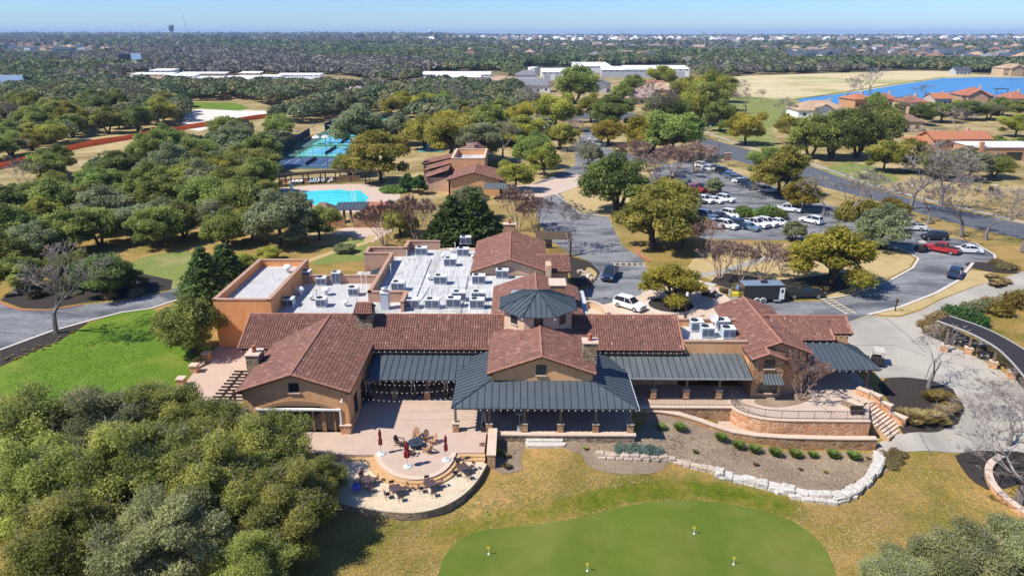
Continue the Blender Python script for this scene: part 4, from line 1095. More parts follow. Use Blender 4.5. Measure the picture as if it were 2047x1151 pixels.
def along(s):
 for i in range(len(rl) - 1):
  if Ls[i + 1] >= s: return rl[i].lerp(rl[i + 1], (s - Ls[i]) / max(1e-6, Ls[i + 1] - Ls[i]))
 return rl[-1]
tot = Ls[-1]; n = int(tot / .14)
for k in range(n + 1):
 p = along(tot * k / n); big = k % 12 == 0
 mb.tube((p.x, p.y, .19), (p.x, p.y, 1.15 if big else 1.08), .03 if big else .011, None, 4)
part(mb, 'baluster', M['iron'])
mb = MB()
mb.path([(along(tot * k / 40).x, along(tot * k / 40).y, 1.12) for k in range(41)], .035, 5); mb.path([(along(tot * k / 40).x, along(tot * k / 40).y, .28) for k in range(41)], .022, 4)
part(mb, 'top_rail', M['iron'])
lw = [P(1290, 819, -.35).to_2d(), P(1325, 822, -.42).to_2d(), P(1360, 828, -.55).to_2d(), P(1400, 840, -.8).to_2d(), P(1430, 851, -1.0).to_2d(), P(1465, 862, -1.2).to_2d(), P(1510, 869, -1.3).to_2d(), P(1570, 873, -1.35).to_2d(), P(1640, 875, -1.38).to_2d(), P(1700, 876, -1.4).to_2d(), P(1752, 876, -1.4).to_2d()]
lz = [-.35, -.42, -.55, -.8, -1.0, -1.2, -1.3, -1.35, -1.38, -1.4, -1.4]
t, part = own('lower_retaining_wall', 'lower curved rust fieldstone retaining wall with pale cap above the row of green tufts', 'wall', (28, 64, -3))
mb = MB(); wall_along(mb, lw, .5, [z - 2.6 for z in lz], lz, 0); part(mb, 'retaining_wall', M['stone'])
mb = MB(); wall_along(mb, lw, .5, [z - .02 for z in lz], [z - .01 for z in lz], 0, 1, .12, .16); part(mb, 'wall_cap', [M['stone'], M['cap']])
mb = MB(); mb.prism([tuple(p) for p in lw] + [tuple(p) for p in reversed(off(up, .3))] + [(24.1, 66.9), (12, 66.9)], -2.8, -1.55); o = mb.build('terrace_ledge', M['patio']); o['kind'] = 'structure'
# fix the end of the walls against the stair
# stairs
SX0, SX1 = 37.2, 40.0
s0 = P(1722, 806, .04); s1 = P(1790, 868, -1.95)
sd = (s1.to_2d() - s0.to_2d()); SL = sd.length; sd.normalize(); snn = Vector((-sd.y, sd.x))
t, part = own('stone_stairs', 'pale stone stairs dropping from the entry porch between stone cheek walls', 'stairs', (s0.x, s0.y, -1))
NS = 11
mb = MB()
for k in range(NS):
 a = s0.to_2d() + sd * (SL * k / NS); b = s0.to_2d() + sd * (SL * (k + 1) / NS + .04); z = .04 - 1.95 * k / NS
 q = [a - snn * 1.55, b - snn * 1.55, b + snn * 1.55, a + snn * 1.55]
 mb.prism([tuple(x) for x in q], -3.0, z - .04 - .0, 0)
 b2 = s0.to_2d() + sd * (SL * (k + 1) / NS + .07)
 q = [a - snn * 1.54, b2 - snn * 1.54, b2 + snn * 1.54, a + snn * 1.54]
 mb.prism([tuple(x) for x in q], z - .04, z, 1)
part(mb, 'step', [M['step'], M['cap']])
for side, nm in ((1.8, 1), (-1.8, 0)):
 mb = MB(); mc = MB()
 segs = ((-.35, .30, .75), (.30, .62, .15), (.62, 1.03, -.65)) if nm else ((-.30, .22, .75),)
 for a, b, z in segs:
  pa = s0.to_2d() + sd * (SL * a) + snn * side; pb = s0.to_2d() + sd * (SL * b) + snn * side
  m_ = (pa + pb) / 2; rz = math.atan2(sd.y, sd.x)
  mb.box(m_.x, m_.y, -3.2, (pb - pa).length - .004, .55, z + 3.2, rz); mc.box(m_.x, m_.y, z, (pb - pa).length + .08, .72, .11, rz)
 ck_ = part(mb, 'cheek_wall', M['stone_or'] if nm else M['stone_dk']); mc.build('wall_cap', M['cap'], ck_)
 mb = MB()
 a = s0.to_2d() + sd * (SL * .02) + snn * side * .78; b = s0.to_2d() + sd * (SL * 1.0) + snn * side * .78
 mb.path([(a.x, a.y, 1.0), (a.x + sd.x * .1, a.y + sd.y * .1, 1.0), (b.x, b.y, -.95), (b.x, b.y, -1.6)], .03, 5)
 for k in range(4):
  q = a.lerp(b, k / 3); zz = 1.0 - 1.95 * k / 3; mb.tube((q.x, q.y, zz - .95), (q.x, q.y, zz), .022, None, 4)
 part(mb, 'handrail', M['iron'])
# tree bed on the terrace
mb = MB(); mb.prism([tuple(p) for p in chaikin([P(1500, 800).to_2d(), P(1520, 812).to_2d(), P(1560, 815).to_2d(), P(1600, 808).to_2d(), P(1625, 795).to_2d(), P(1620, 782).to_2d(), P(1560, 790).to_2d()], 2)], -.3, .10); o = mb.build('tree_bed', M['soil']); o['kind'] = 'structure'
# landing in front of the entry
slab_poly('entry_landing', [(32.2, 70), (s0.x - 1.6, s0.y - .3), (s0.x + 1.6, s0.y + .3), (40.2, 71.2), (40.2, 76), (32.2, 76)], -1.5, .045, M['paver'])
# bench on the terrace
t, part = own('terrace_bench', 'small dark wooden bench at the railing end of the upper terrace', 'bench', (*P(1716, 830, .04).to_2d(), .04))
bx, by = P(1712, 828, .04).to_2d()
mb = MB(); mb.box(bx, by, .42, 1.3, .45, .07); part(mb, 'seat', M['dark_wood']); mb = MB(); mb.box(bx, by + .24, .5, 1.3, .06, .45); part(mb, 'backrest', M['dark_wood'])
for sx in (-.55, .55):
 mb = MB(); mb.box(bx + sx, by, .04, .07, .42, .38); part(mb, 'leg', M['dark_wood'])

# white slab steps to the lawn
for k, (x, y, w_, d_, hz) in enumerate(((1087, 872, 3.5, 1.0, .62), (1089, 881, 3.8, .95, .3), (1090, 889, 4.0, .9, .04))):
 g = G(x, y); mb = MB(); rr = random.Random(k)
 n = 14; pts = []
 for i in range(n):
  a = 2 * PI * i / n; ca, sa = math.cos(a), math.sin(a)
  rx = w_ / 2 * min(1.0, 1 / max(abs(ca), .35)) ; pts.append((g.x + max(-w_ / 2, min(w_ / 2, ca * w_ * .72)) + rr.uniform(-.07, .07), g.y + max(-d_ / 2, min(d_ / 2, sa * d_ * .72)) + rr.uniform(-.05, .05)))
 mb.prism(pts, g.z - .4, g.z + .18 + hz * .5)
 o = mb.build('limestone_slab', M['lime'])
 tag(o, ('rough white limestone slab step, topmost of three below the porch edge', 'rough white limestone slab step, middle of three below the porch edge', 'rough white limestone slab step, lowest of three at the lawn edge')[k], 'stone step', 'limestone slab steps below the porch')

# boulders edging the bed
def boulder_mesh(sd):
 rr = random.Random(sd); bm = bmesh.new(); bmesh.ops.create_cube(bm, size=1.0)
 bmesh.ops.bevel(bm, geom=bm.edges[:], offset=.13, segments=1, affect='EDGES', profile=.6)
 bmesh.ops.subdivide_edges(bm, edges=bm.edges[:], cuts=1, use_grid_fill=True)
 for v in bm.verts: v.co += Vector((rr.uniform(-.07, .07), rr.uniform(-.07, .07), rr.uniform(-.06, .06)))
 me = bpy.data.meshes.new('boulder'); bm.to_mesh(me); bm.free(); me.materials.append(M['boulder']); me.materials[0] = M['lime']; return me
BM_ = [boulder_mesh(s) for s in range(6)]
BM2 = [m.copy() for m in BM_]
for m in BM2: m.materials[0] = M['boulder']
def boulder(x, y, s, mesh, label, rz, group):
 g = G(x, y); o = link(bpy.data.objects.new('boulder', mesh)); o.location = (g.x, g.y, g.z + s[2] * .32); o.scale = s; o.rotation_euler = (0, 0, rz)
 tag(o, label, 'boulder', group)
line = [(1200, 909), (1216, 911), (1232, 912), (1250, 913), (1268, 914), (1287, 915), (1305, 916), (1324, 917), (1341, 921), (1357, 926), (1372, 930), (1389, 935), (1405, 939), (1421, 942), (1438, 950), (1455, 955), (1475, 961), (1498, 966), (1522, 972), (1548, 977), (1575, 984), (1602, 989), (1626, 993), (1649, 996), (1672, 997), (1694, 992), (1706, 984), (1718, 976), (1729, 968), (1738, 958), (1747, 947), (1753, 936), (1756, 925), (1754, 914)]
rr = random.Random(3)
ORD = ['first', 'second', 'third', 'fourth', 'fifth', 'sixth', 'seventh', 'eighth', 'ninth', 'tenth', 'eleventh', 'twelfth', 'thirteenth', 'fourteenth', 'fifteenth', 'sixteenth', 'seventeenth', 'eighteenth', 'nineteenth', 'twentieth']
ORD += ['twenty-' + x for x in ORD[:9]] + ['thirtieth'] + ['thirty-' + x for x in ORD[:9]] + ['fortieth'] + ['forty-' + x for x in ORD[:9]] + ['fiftieth'] + ['fifty-' + x for x in ORD[:9]] + ['sixtieth']
for i, (x, y) in enumerate(line):
 a, b = G(*line[max(0, i - 1)]), G(*line[min(len(line) - 1, i + 1)]); rz = math.atan2(b.y - a.y, b.x - a.x)
 L = (b - a).length / 2 * rr.uniform(1.0, 1.16) if 0 < i < len(line) - 1 else .8
 white = i > 13
 boulder(x, y, (L, rr.uniform(.6, .95) * (1.25 if white else .8), rr.uniform(.5, .75) * (1.15 if white else .8)), (BM_ if white else BM2)[i % 6],
   ('white limestone boulder' if white else 'tan boulder') + ' edging the planting bed, %s from the left end' % ORD[i], rz + rr.uniform(-.12, .12), 'boulders edging the planting bed')
for i in range(9):
 x, y = 1204 + i * 17.5, 918 + i * .4
 boulder(x, y, (rr.uniform(.6, .9), .35, .32), BM2[i % 6], 'flat tan stone in the lower course of the bed edge, %s from the left' % ORD[i], rr.uniform(-.1, .1), 'lower stones of the bed edge')
for i, (x, y) in enumerate([(1640, 1003), (1662, 1006), (1684, 1003), (1702, 995), (1560, 985), (1590, 995), (1615, 1001)]):
 boulder(x, y, (1.1, .5, .4), BM_[i % 6], 'small pale stone under the white boulders on the lawn side, %s counted' % ORD[i], rr.uniform(-.3, .3), 'small stones below the white boulders')

# left terrace: pillars, gate bench, pergola
for i, (x, y, lab) in enumerate(((414, 719, 'stone pillar with pale cap at the far end of the lawn edge, beside the tall block'), (390, 744, 'stone pillar with pale cap just in front of the wooden garden bench'), (364, 771, 'stone pillar with pale cap midway along the lawn edge of the terrace'), (337, 801, 'stone pillar with pale cap closest to the big oaks on the terrace edge'))):
 g = P(x, y, 0); t, part = own('stone_pillar', lab, 'pillar', (g.x, g.y, 0), 'stone pillars along the lawn edge')
 mb = MB(); mb.box(g.x, g.y, -.4, .78, .78, 1.35); part(mb, 'pillar_body', M['stone_or']); mb = MB(); mb.box(g.x, g.y, .95, .98, .98, .12); part(mb, 'pillar_cap', M['cap'])
g = P(402, 731, FZ); t, part = own('garden_bench', 'grey slatted wooden bench between two stone pillars at the lawn', 'bench', (g.x, g.y, FZ))
mb = MB(); mb.M = Matrix.Translation(g) @ Matrix.Rotation(R(62), 4, 'Z')
for k in range(4): mb.box(0, -.2 + k * .14, .42, 1.7, .11, .04)
part(mb, 'seat', M['post']); mb = MB(); mb.M = Matrix.Translation(g) @ Matrix.Rotation(R(62), 4, 'Z')
for k in range(9): mb.box(-.75 + k * .19, .32, .5, .07, .04, .5)
mb.box(0, .32, 1.0, 1.7, .06, .08); part(mb, 'backrest', M['post'])
for sx in (-.75, .75):
 mb = MB(); mb.M = Matrix.Translation(g) @ Matrix.Rotation(R(62), 4, 'Z'); mb.box(sx, .05, 0, .07, .6, .42); part(mb, 'leg', M['post'])
t, part = own('slatted_pergola', 'dark timber slatted pergola along the terrace side of the gabled hall', 'pergola', (-29.3, 64, 0))
mb = MB()
for k in range(17): mb.bb(-31.35, -27.5, 57.6 + k * .72, 57.72 + k * .72, 2.95, 3.12)
part(mb, 'slat', M['dark_wood'])
mb = MB()
for X in (-30.6, -29.6): mb.bb(X - .07, X + .07, 57.4, 69.6, 2.7, 2.95)
part(mb, 'beam', M['dark_wood'])
for Y in (58, 61.8, 65.6, 69.2):
 mb = MB(); mb.box(-30.1, Y, FZ, .22, .22, 2.64); part(mb, 'post', M['dark_wood'])

# ------------------------------------------------------------------ patio furniture
M['umb'] = flat('dark_red_canvas', (.24, .02, .022), .85, var=.25)
def umbrella(x, y, lab, open_=.2):
 g = P(x, y, FZ); t, part = own('patio_umbrella', lab, 'umbrella', (g.x, g.y, FZ), 'closed red umbrellas round the fire pit')
 mb = MB(); mb.lathe(g.x, g.y, [(.42, FZ), (.42, FZ + .06), (.34, FZ + .1), (.06, FZ + .13), (.05, FZ + .35)], 16); part(mb, 'base', flat('pale_umbrella_base', (.55, .58, .58), .6))
 mb = MB(); mb.tube((g.x, g.y, FZ), (g.x, g.y, 2.75), .03); part(mb, 'pole', M['galv'])
 mb = MB(); n = 16; prof = [(open_ * .9, 1.1), (open_, 1.2), (open_ * .95, 1.7), (open_ * .55, 1.85), (open_ * .75, 2.05), (open_ * .8, 2.4), (.03, 2.85)]
 vs = []; fs = []
 for r, z in prof:
  for k in range(n):
   a = 2 * PI * k / n; q = r * (1.0 if k % 2 else .62); vs.append((g.x + q * math.cos(a), g.y + q * math.sin(a), z))
 for i in range(len(prof) - 1):
  for k in range(n): fs.append((i * n + k, i * n + (k + 1) % n, (i + 1) * n + (k + 1) % n, (i + 1) * n + k))
 mb._add(vs, fs); part(mb, 'canopy', M['umb'])
umbrella(762, 907, 'closed dark red umbrella on a pale base, left of the fire pit')
umbrella(815, 932, 'closed dark red umbrella, fuller folds, on the rounded patio front', .32)
umbrella(892, 919, 'closed dark red umbrella on a pale base, right of the fire pit')
g = P(831, 893, FZ); t, part = own('fire_pit', 'round black fire pit table ringed by wooden lounge chairs on the patio', 'fire pit', (g.x, g.y, FZ))
mb = MB(); mb.lathe(g.x, g.y, [(.45, FZ), (.55, FZ + .1), (.42, FZ + .35), (.6, FZ + .5)], 20); part(mb, 'base', M['black'])
mb = MB(); mb.lathe(g.x, g.y, [(.74, FZ + .5), (.74, FZ + .58), (.3, FZ + .585), (.3, FZ + .56)], 24); part(mb, 'top', flat('slate_blue_top', (.035, .05, .07), .35)); mb = MB(); mb.lathe(g.x, g.y, [(.28, FZ + .56), (.28, FZ + .62), (.1, FZ + .64)], 16); part(mb, 'burner_lid', M['iron'])
M['adi'] = flat('tan_teak', (.42, .23, .12), .7, var=.25); M['adi2'] = flat('dark_brown_timber', (.10, .06, .04), .7, var=.25)
def adirondack(x, y, rz, m, lab):
 g = P(x, y, FZ); T = Matrix.Translation(g) @ Matrix.Rotation(rz, 4, 'Z')
 t = thing('lounge_chair', lab, 'chair', g, 0, 'wooden lounge chairs round the fire pit')
 inv = Matrix.Translation(-g)
 def pt(mb, nm): o = mb.build(nm, M[m], t); o.matrix_parent_inverse = inv
 mb = MB(T)
 for k in range(5): mb._add([(-.26, -.25 + k * .11, .36 - k * .03), (.26, -.25 + k * .11, .36 - k * .03), (.26, -.155 + k * .11, .33 - k * .03), (-.26, -.155 + k * .11, .33 - k * .03), (-.26, -.25 + k * .11, .33 - k * .03), (.26, -.25 + k * .11, .33 - k * .03), (.26, -.155 + k * .11, .30 - k * .03), (-.26, -.155 + k * .11, .30 - k * .03)], [(0, 1, 2, 3), (4, 7, 6, 5), (0, 4, 5, 1), (1, 5, 6, 2), (2, 6, 7, 3), (3, 7, 4, 0)])
 pt(mb, 'seat')
 mb = MB(T)
 for k in range(5):
  X = -.24 + k * .12; hgt = .98 - .05 * abs(k - 2) ** 1.5
  mb._add([(X - .05, .28, .22), (X + .05, .28, .22), (X + .055, .58, hgt), (X - .055, .58, hgt), (X - .05, .31, .21), (X + .05, .31, .21), (X + .055, .61, hgt - .01), (X - .055, .61, hgt - .01)], [(0, 1, 2, 3), (4, 7, 6, 5), (0, 4, 5, 1), (1, 5, 6, 2), (2, 6, 7, 3), (3, 7, 4, 0)])
 pt(mb, 'backrest')
 for s in (-1, 1):
  mb = MB(T); mb.box(s * .36, .08, .54, .13, .75, .03); pt(mb, 'armrest')
  mb = MB(T); mb.box(s * .34, -.24, 0, .04, .1, .54); mb._add([(s * .3, -.28, .36), (s * .33, -.28, .36), (s * .33, .6, .0), (s * .3, .6, .0), (s * .3, -.28, .26), (s * .33, -.28, .26), (s * .33, .5, .0), (s * .3, .5, .0)], [(0, 1, 2, 3), (4, 7, 6, 5), (0, 4, 5, 1), (3, 2, 6, 7), (1, 5, 6, 2), (0, 3, 7, 4)]); pt(mb, 'leg')
adirondack(832, 876, R(2), 'adi', 'tan wooden lounge chair behind the fire pit, facing the lawn')
adirondack(862, 886, R(-60), 'adi', 'tan wooden lounge chair right of the fire pit with its arm in sun')
adirondack(854, 903, R(-128), 'adi', 'tan wooden lounge chair at the lower right of the fire pit')
adirondack(800, 889, R(65), 'adi2', 'dark brown lounge chair left of the fire pit')
adirondack(847, 880, R(-25), 'adi2', 'dark brown lounge chair tucked behind the right rim of the fire pit')
adirondack(821, 908, R(165), 'adi2', 'dark brown lounge chair hidden by the front red umbrella')
M['tab'] = flat('dark_brown_cafe_table', (.085, .055, .05), .5, var=.2)
def chair_parts(t, T, inv):
 def pt(mb, nm): o = mb.build(nm, M['tab'], t); o.matrix_parent_inverse = inv
 mb = MB(T); mb.box(0, 0, .43, .46, .46, .04); pt(mb, 'seat')
 mb = MB(T); mb.box(0, .235, .62, .44, .03, .28); mb.box(-.2, .235, .45, .03, .03, .2); mb.box(.2, .235, .45, .03, .03, .2); pt(mb, 'backrest')
 for sx in (-.2, .2):
  for sy in (-.2, .22):
   mb = MB(T); mb.box(sx, sy, 0, .035, .035, .43); pt(mb, 'leg')
tabs = [(792, 989, 'second table from the left'), (860, 979, 'third table from the left'), (926, 946, 'table by the stone pier'), (733, 971, 'table of the seated person')]
for ti, (x, y, nm) in enumerate(tabs):
 g = P(x, y, LZ); rz = R(33 if ti != 1 else 25); T = Matrix.Translation(g) @ Matrix.Rotation(rz, 4, 'Z'); inv = Matrix.Translation(-g)
 t = thing('cafe_table', ('square dark brown cafe table nearest the middle of the flagstone terrace', 'square dark brown cafe table just below the lowest curved step', 'square dark brown cafe table beside the stone pier', 'square dark brown cafe table where a person sits in tree shade')[ti], 'table', g, 0, 'cafe tables on the dining terrace')
 def pt(mb, n_): o = mb.build(n_, M['tab'], t); o.matrix_parent_inverse = inv
 mb = MB(T); mb.box(0, 0, .71, 1.0, 1.0, .04); pt(mb, 'tabletop')
 mb = MB(T); mb.box(0, 0, .64, .9, .9, .07); pt(mb, 'apron')
 for sx in (-.42, .42):
  for sy in (-.42, .42):
   mb = MB(T); mb.box(sx, sy, 0, .05, .05, .64); pt(mb, 'leg')
 where = ('far', 'right', 'near', 'left')
 for k in range(4):
  if ti == 3 and k == 2: pass
  a = rz + k * -PI / 2; rad = .82 + .1 * ((k * 7 + ti * 3) % 3)
  cpos = g + Vector((-math.sin(a) * rad, math.cos(a) * rad, 0)); Tc = Matrix.Translation(cpos) @ Matrix.Rotation(a + R((k * 13 + ti * 29) % 24 - 12), 4, 'Z')
  tc = thing('cafe_chair', 'slim dark cafe chair on the %s side of the %s' % (where[k], nm), 'chair', cpos, 0, 'cafe chairs on the dining terrace')
  chair_parts(tc, Tc, Matrix.Translation(-cpos))

def heater(x, y, z, lab, kind=0):
 g = P(x, y, z); t, part = own('patio_heater', lab, 'patio heater', (g.x, g.y, z), 'patio heaters under the porches')
 if kind == 0:
  mb = MB(); mb.box(g.x, g.y, z, .5, .5, .75); part(mb, 'base', M['black'])
  mb = MB()
  for sx in (-1, 1):
   for sy in (-1, 1): mb.tube((g.x + sx * .23, g.y + sy * .23, z + .75), (g.x + sx * .08, g.y + sy * .08, z + 2.2), .022, None, 4)
  part(mb, 'frame', M['galv'])
  mb = MB(); mb.tube((g.x, g.y, z + .75), (g.x, g.y, z + 2.15), .06); part(mb, 'flame_tube', M['glass_blue'])
  mb = MB(); mb.lathe(g.x, g.y, [(.2, z + 2.2), (.22, z + 2.24), (.03, z + 2.33)], 4); part(mb, 'cap', M['galv'])
 else:
  mb = MB(); mb.lathe(g.x, g.y, [(.25, z), (.24, z + .75), (.06, z + .8)], 12); part(mb, 'base', M['galv'])
  mb = MB(); mb.tube((g.x, g.y, z + .8), (g.x, g.y, z + 2.0), .04); part(mb, 'pole', M['galv'])
  mb = MB(); mb.lathe(g.x, g.y, [(.43, z + 2.1), (.42, z + 2.13), (.1, z + 2.25)], 16); part(mb, 'hood', M['galv'])
heater(738, 800, FZ, 'dark pyramid patio heater in the shade beside the gabled hall')
heater(827, 794, FZ, 'pyramid patio heater left of the porch column with the stone plinth')
heater(892, 794, FZ, 'pyramid patio heater right of the porch column with the stone plinth')
heater(967, 861, FZ, 'pyramid patio heater against the second column of the centre porch')
heater(1038, 861, FZ, 'round hooded steel patio heater by the third column of the centre porch', 1)
for i, (ya, yb) in enumerate(((66.6, 66.9), (64.9, 65.2), (63.2, 63.4))):
 t, part = own('string_lights', ('string of bulbs over the patio nearest the left porch', 'string of bulbs hung across the middle of the patio', 'string of bulbs across the patio nearest the umbrellas')[i], 'string lights', (-11.5, ya, 3), 'string lights over the patio')
 mb = MB(); bl = MB(); pts = []
 for k in range(21):
  f = k / 20; pts.append((-16.9 + 10.5 * f, ya + (yb - ya) * f, 3.25 - .5 * (1 - (2 * f - 1) ** 2)))
 mb.path(pts, .012, 4); part(mb, 'cable', M['black'])
 for p in pts[1:-1:1]: bl.lathe(p[0], p[1], [(.02, p[2] - .02), (.05, p[2] - .08), (.03, p[2] - .13)], 6)
 part(bl, 'bulb', M['white_end'])

# golf pins
for (x, y, lab) in ((977, 1109, 'small yellow golf flag at the left of the putting green'), (1174, 1142, 'small yellow golf flag near the bottom edge of the putting green'), (1387, 1068, 'small yellow golf flag highest up the putting green'), (1466, 1129, 'small yellow golf flag at the lower right of the putting green')):
 g = G(x, y); z = g.z + .07; t, part = own('golf_flag', lab, 'golf flag', (g.x, g.y, z), 'practice flags on the putting green')
 mb = MB(); mb.tube((g.x, g.y, z), (g.x, g.y, z + .75), .018); part(mb, 'pin', M['white'])
 mb = MB(); mb.bb(g.x - .14, g.x + .1, g.y - .02, g.y + .02, z + .55, z + .75); part(mb, 'flag', flat('yellow_flag', (.75, .55, .05), .6)); mb = MB(); mb.lathe(g.x, g.y, [(.09, z), (.09, z + .05), (.04, z + .05)], 10); part(mb, 'cup', M['white'])

# stone kerb wall at right edge
kw = chaikin([G(2000, 918).to_2d(), G(1975, 935).to_2d(), G(1973, 955).to_2d(), G(1985, 980).to_2d(), G(2010, 1003).to_2d(), G(2060, 1040).to_2d()], 2, closed=False)
t, part = own('tree_well_wall', 'low curved orange stone wall around the bare oak at the right edge', 'wall', (kw[0].x, kw[0].y, -3))
zz = [h(p.x, p.y) + .45 for p in kw]
mb = MB(); wall_along(mb, kw, .55, [z - 1.2 for z in zz], zz, 0); part(mb, 'well_wall', M['stone_or']); mb = MB(); wall_along(mb, kw, .55, [z - .02 for z in zz], [z - .01 for z in zz], 0, 1, .09, .1); part(mb, 'wall_cap', [M['stone_or'], M['cap']])

# sign post on the verge and street lamps
g = P(1789, 622, 0.05); t, part = own('post_sign', 'slim brown timber post sign on the straw verge by the service road', 'sign', g)
mb = MB(); mb.box(g.x, g.y, 0, .12, .12, 2.0); part(mb, 'post', M['dark_wood']); mb = MB(); mb.box(g.x, g.y - .08, 1.35, .35, .06, .6); part(mb, 'sign_panel', flat('brown_sign', (.11, .04, .03), .6))
def lamp(x, y, hgt, lab):
 g = P(x, y, 0); t, part = own('street_lamp', lab, 'street lamp', g, 'black street lamps')
 mb = MB(); mb.tube(g, (g.x, g.y, hgt), .07, .05); part(mb, 'pole', M['black']); mb = MB(); mb.lathe(g.x, g.y, [(.12, hgt), (.22, hgt + .15), (.2, hgt + .5), (.05, hgt + .65)], 8); part(mb, 'lantern', M['white_end']); mb = MB(); mb.lathe(g.x, g.y, [(.28, 0), (.22, .3), (.1, .5)], 8); part(mb, 'base', M['black'])
lamp(1436, 314, 5.0, 'black street lamp on the verge beside the boulevard and the red sign'); lamp(1418, 278, 4.5, 'black street lamp at the boulevard bend near the lone round oak')
lamp(1174, 601, 3.6, 'black lamp at the forecourt edge beside the tower shadow'); lamp(1370, 637, 3.4, 'black lamp at the rim of the round tree planter')
lamp(1080, 212, 5, 'black street lamp by the far cul-de-sac'); lamp(1122, 214, 5, 'black street lamp near the far houses by the round oak')
g = P(1454, 321, 0); t, part = own('entrance_sign', 'brick red panel sign on the verge between boulevard and car park', 'sign', g)
mb = MB(); mb.box(g.x, g.y, 0, 2.0, .35, 2.3); part(mb, 'sign_panel', flat('brick_red_panel', (.24, .085, .06), .8)); mb = MB(); mb.box(g.x, g.y, 2.3, 2.2, .5, .15); part(mb, 'cap', M['cap'])

# round planter in the forecourt
g = P(1341, 611, 0.03); t, part = own('round_planter', 'round mulch planter with a pale kerb in the forecourt', 'planter', g)
mb = MB(); n = 40; ring = [Vector((g.x + 3.5 * math.cos(2 * PI * k / n), g.y + 3.3 * math.sin(2 * PI * k / n))) for k in range(n + 1)]
wall_along(mb, ring, .38, 0, .22, 0); part(mb, 'kerb_ring', M['kerb']); mb = MB(); mb.prism([tuple(p) for p in ring[:-1]], 0, .12); part(mb, 'mulch', M['mulch'])
# curved white garden wall by the tower
cw = chaikin([P(1150, 628, 1).to_2d(), P(1165, 603, 1).to_2d(), P(1185, 602, 1).to_2d(), P(1206, 612, 1).to_2d(), P(1214, 626, 1).to_2d()], 2, closed=False)
t, part = own('curved_garden_wall', 'low curved cream wall on the forecourt beside the octagonal tower', 'wall', (cw[0].x, cw[0].y, 0))
mb = MB(); wall_along(mb, cw, .35, -.2, 1.0, 0); part(mb, 'garden_wall', M['stucco_pale']); mb = MB(); wall_along(mb, cw, .35, .9, .99, 0, 1, .1, .12); part(mb, 'wall_cap', [M['stucco_pale'], M['cap']])
# timber lattice beside the rear gable
t, part = own('timber_trellis', 'grey timber trellis carport beside the rear gable roof', 'trellis', (*P(1108, 508).to_2d(), 0))
g = P(1108, 512, 0); mb = MB()
for k in range(12): mb.bb(g.x - 3.3, g.x + 3.3, g.y + k * .45, g.y + k * .45 + .1, 3.1, 3.25)
part(mb, 'slat', M['post'])
for sx in (-3, 3):
 for sy in (.2, 4.8):
  mb = MB(); mb.box(g.x + sx, g.y + sy, 0, .2, .2, 3.1); part(mb, 'post', M['post'])
mb = MB(); mb.bb(g.x - 3.3, g.x - .2, g.y + 4.9, g.y + 5.0, .1, 2.6); part(mb, 'screen', M['frame'])

# cart shelter: a curved slatted roof on posts with stone plinths
M['slat'] = flat('dark_roof_slat', (.032, .026, .026), .7, var=.3)
front = [P(x, y, 2.7).to_2d() for x, y in ((1873, 641), (1935, 663), (1990, 692), (2020, 720), (2047, 752), (2085, 800))]
back = [P(x, y, 2.9).to_2d() for x, y in ((1898, 632), (1975, 657), (2047, 698), (2080, 722), (2110, 750), (2150, 800))]
front = chaikin(front, 2, closed=False); back = chaikin(back, 2, closed=False)
t, part = own('cart_shelter', 'curved dark slatted cart shelter on timber posts with stone plinths', 'shelter', (front[4].x, front[4].y, 0))
mb = MB(); n = 70
def samp(pts, f):
 f *= len(pts) - 1; i = min(int(f), len(pts) - 2); return pts[i].lerp(pts[i + 1], f - i)
for k in range(n):
 a0, a1 = samp(front, (k + .08) / n), samp(front, (k + .86) / n); b0, b1 = samp(back, (k + .08) / n), samp(back, (k + .86) / n)
 mb.slab([(*a0, 2.74), (*a1, 2.74), (*b1, 2.96), (*b0, 2.96)], .05)
part(mb, 'roof_slat', M['slat'])
M['edge'] = flat('pale_edge_metal', (.42, .40, .37), .5)
for q_, z_ in ((front, 2.72), (back, 2.95)):
 mb = MB(); mb.path([(*p, z_) for p in q_], .09, 4); part(mb, 'edge_beam', M['edge'])
mb = MB(); mid = [front[i].lerp(back[i], .5) for i in range(len(front))]; mb.path([(*p, 2.62) for p in mid], .1, 4); mb.path([(*p, 2.6) for p in front], .07, 4); part(mb, 'beam', M['post'])
for i, (x, y) in enumerate(((1886, 702), (1934, 707), (1983, 735), (2020, 755))):
 g = G(x, y); mb = MB(); mb.box(g.x, g.y, g.z - .3, .8, .8, 1.15, R(-25)); pl = part(mb, 'plinth', M['stone_or'])
 mb = MB(); mb.box(g.x, g.y, g.z + .85, .92, .92, .08, R(-25)); mb.build('plinth_cap', M['cap'], pl)
 mb = MB(); mb.box(g.x, g.y, g.z + .93, .26, .26, 2.68 - g.z - .93, R(-25)); mb.build('post', M['post'], pl)
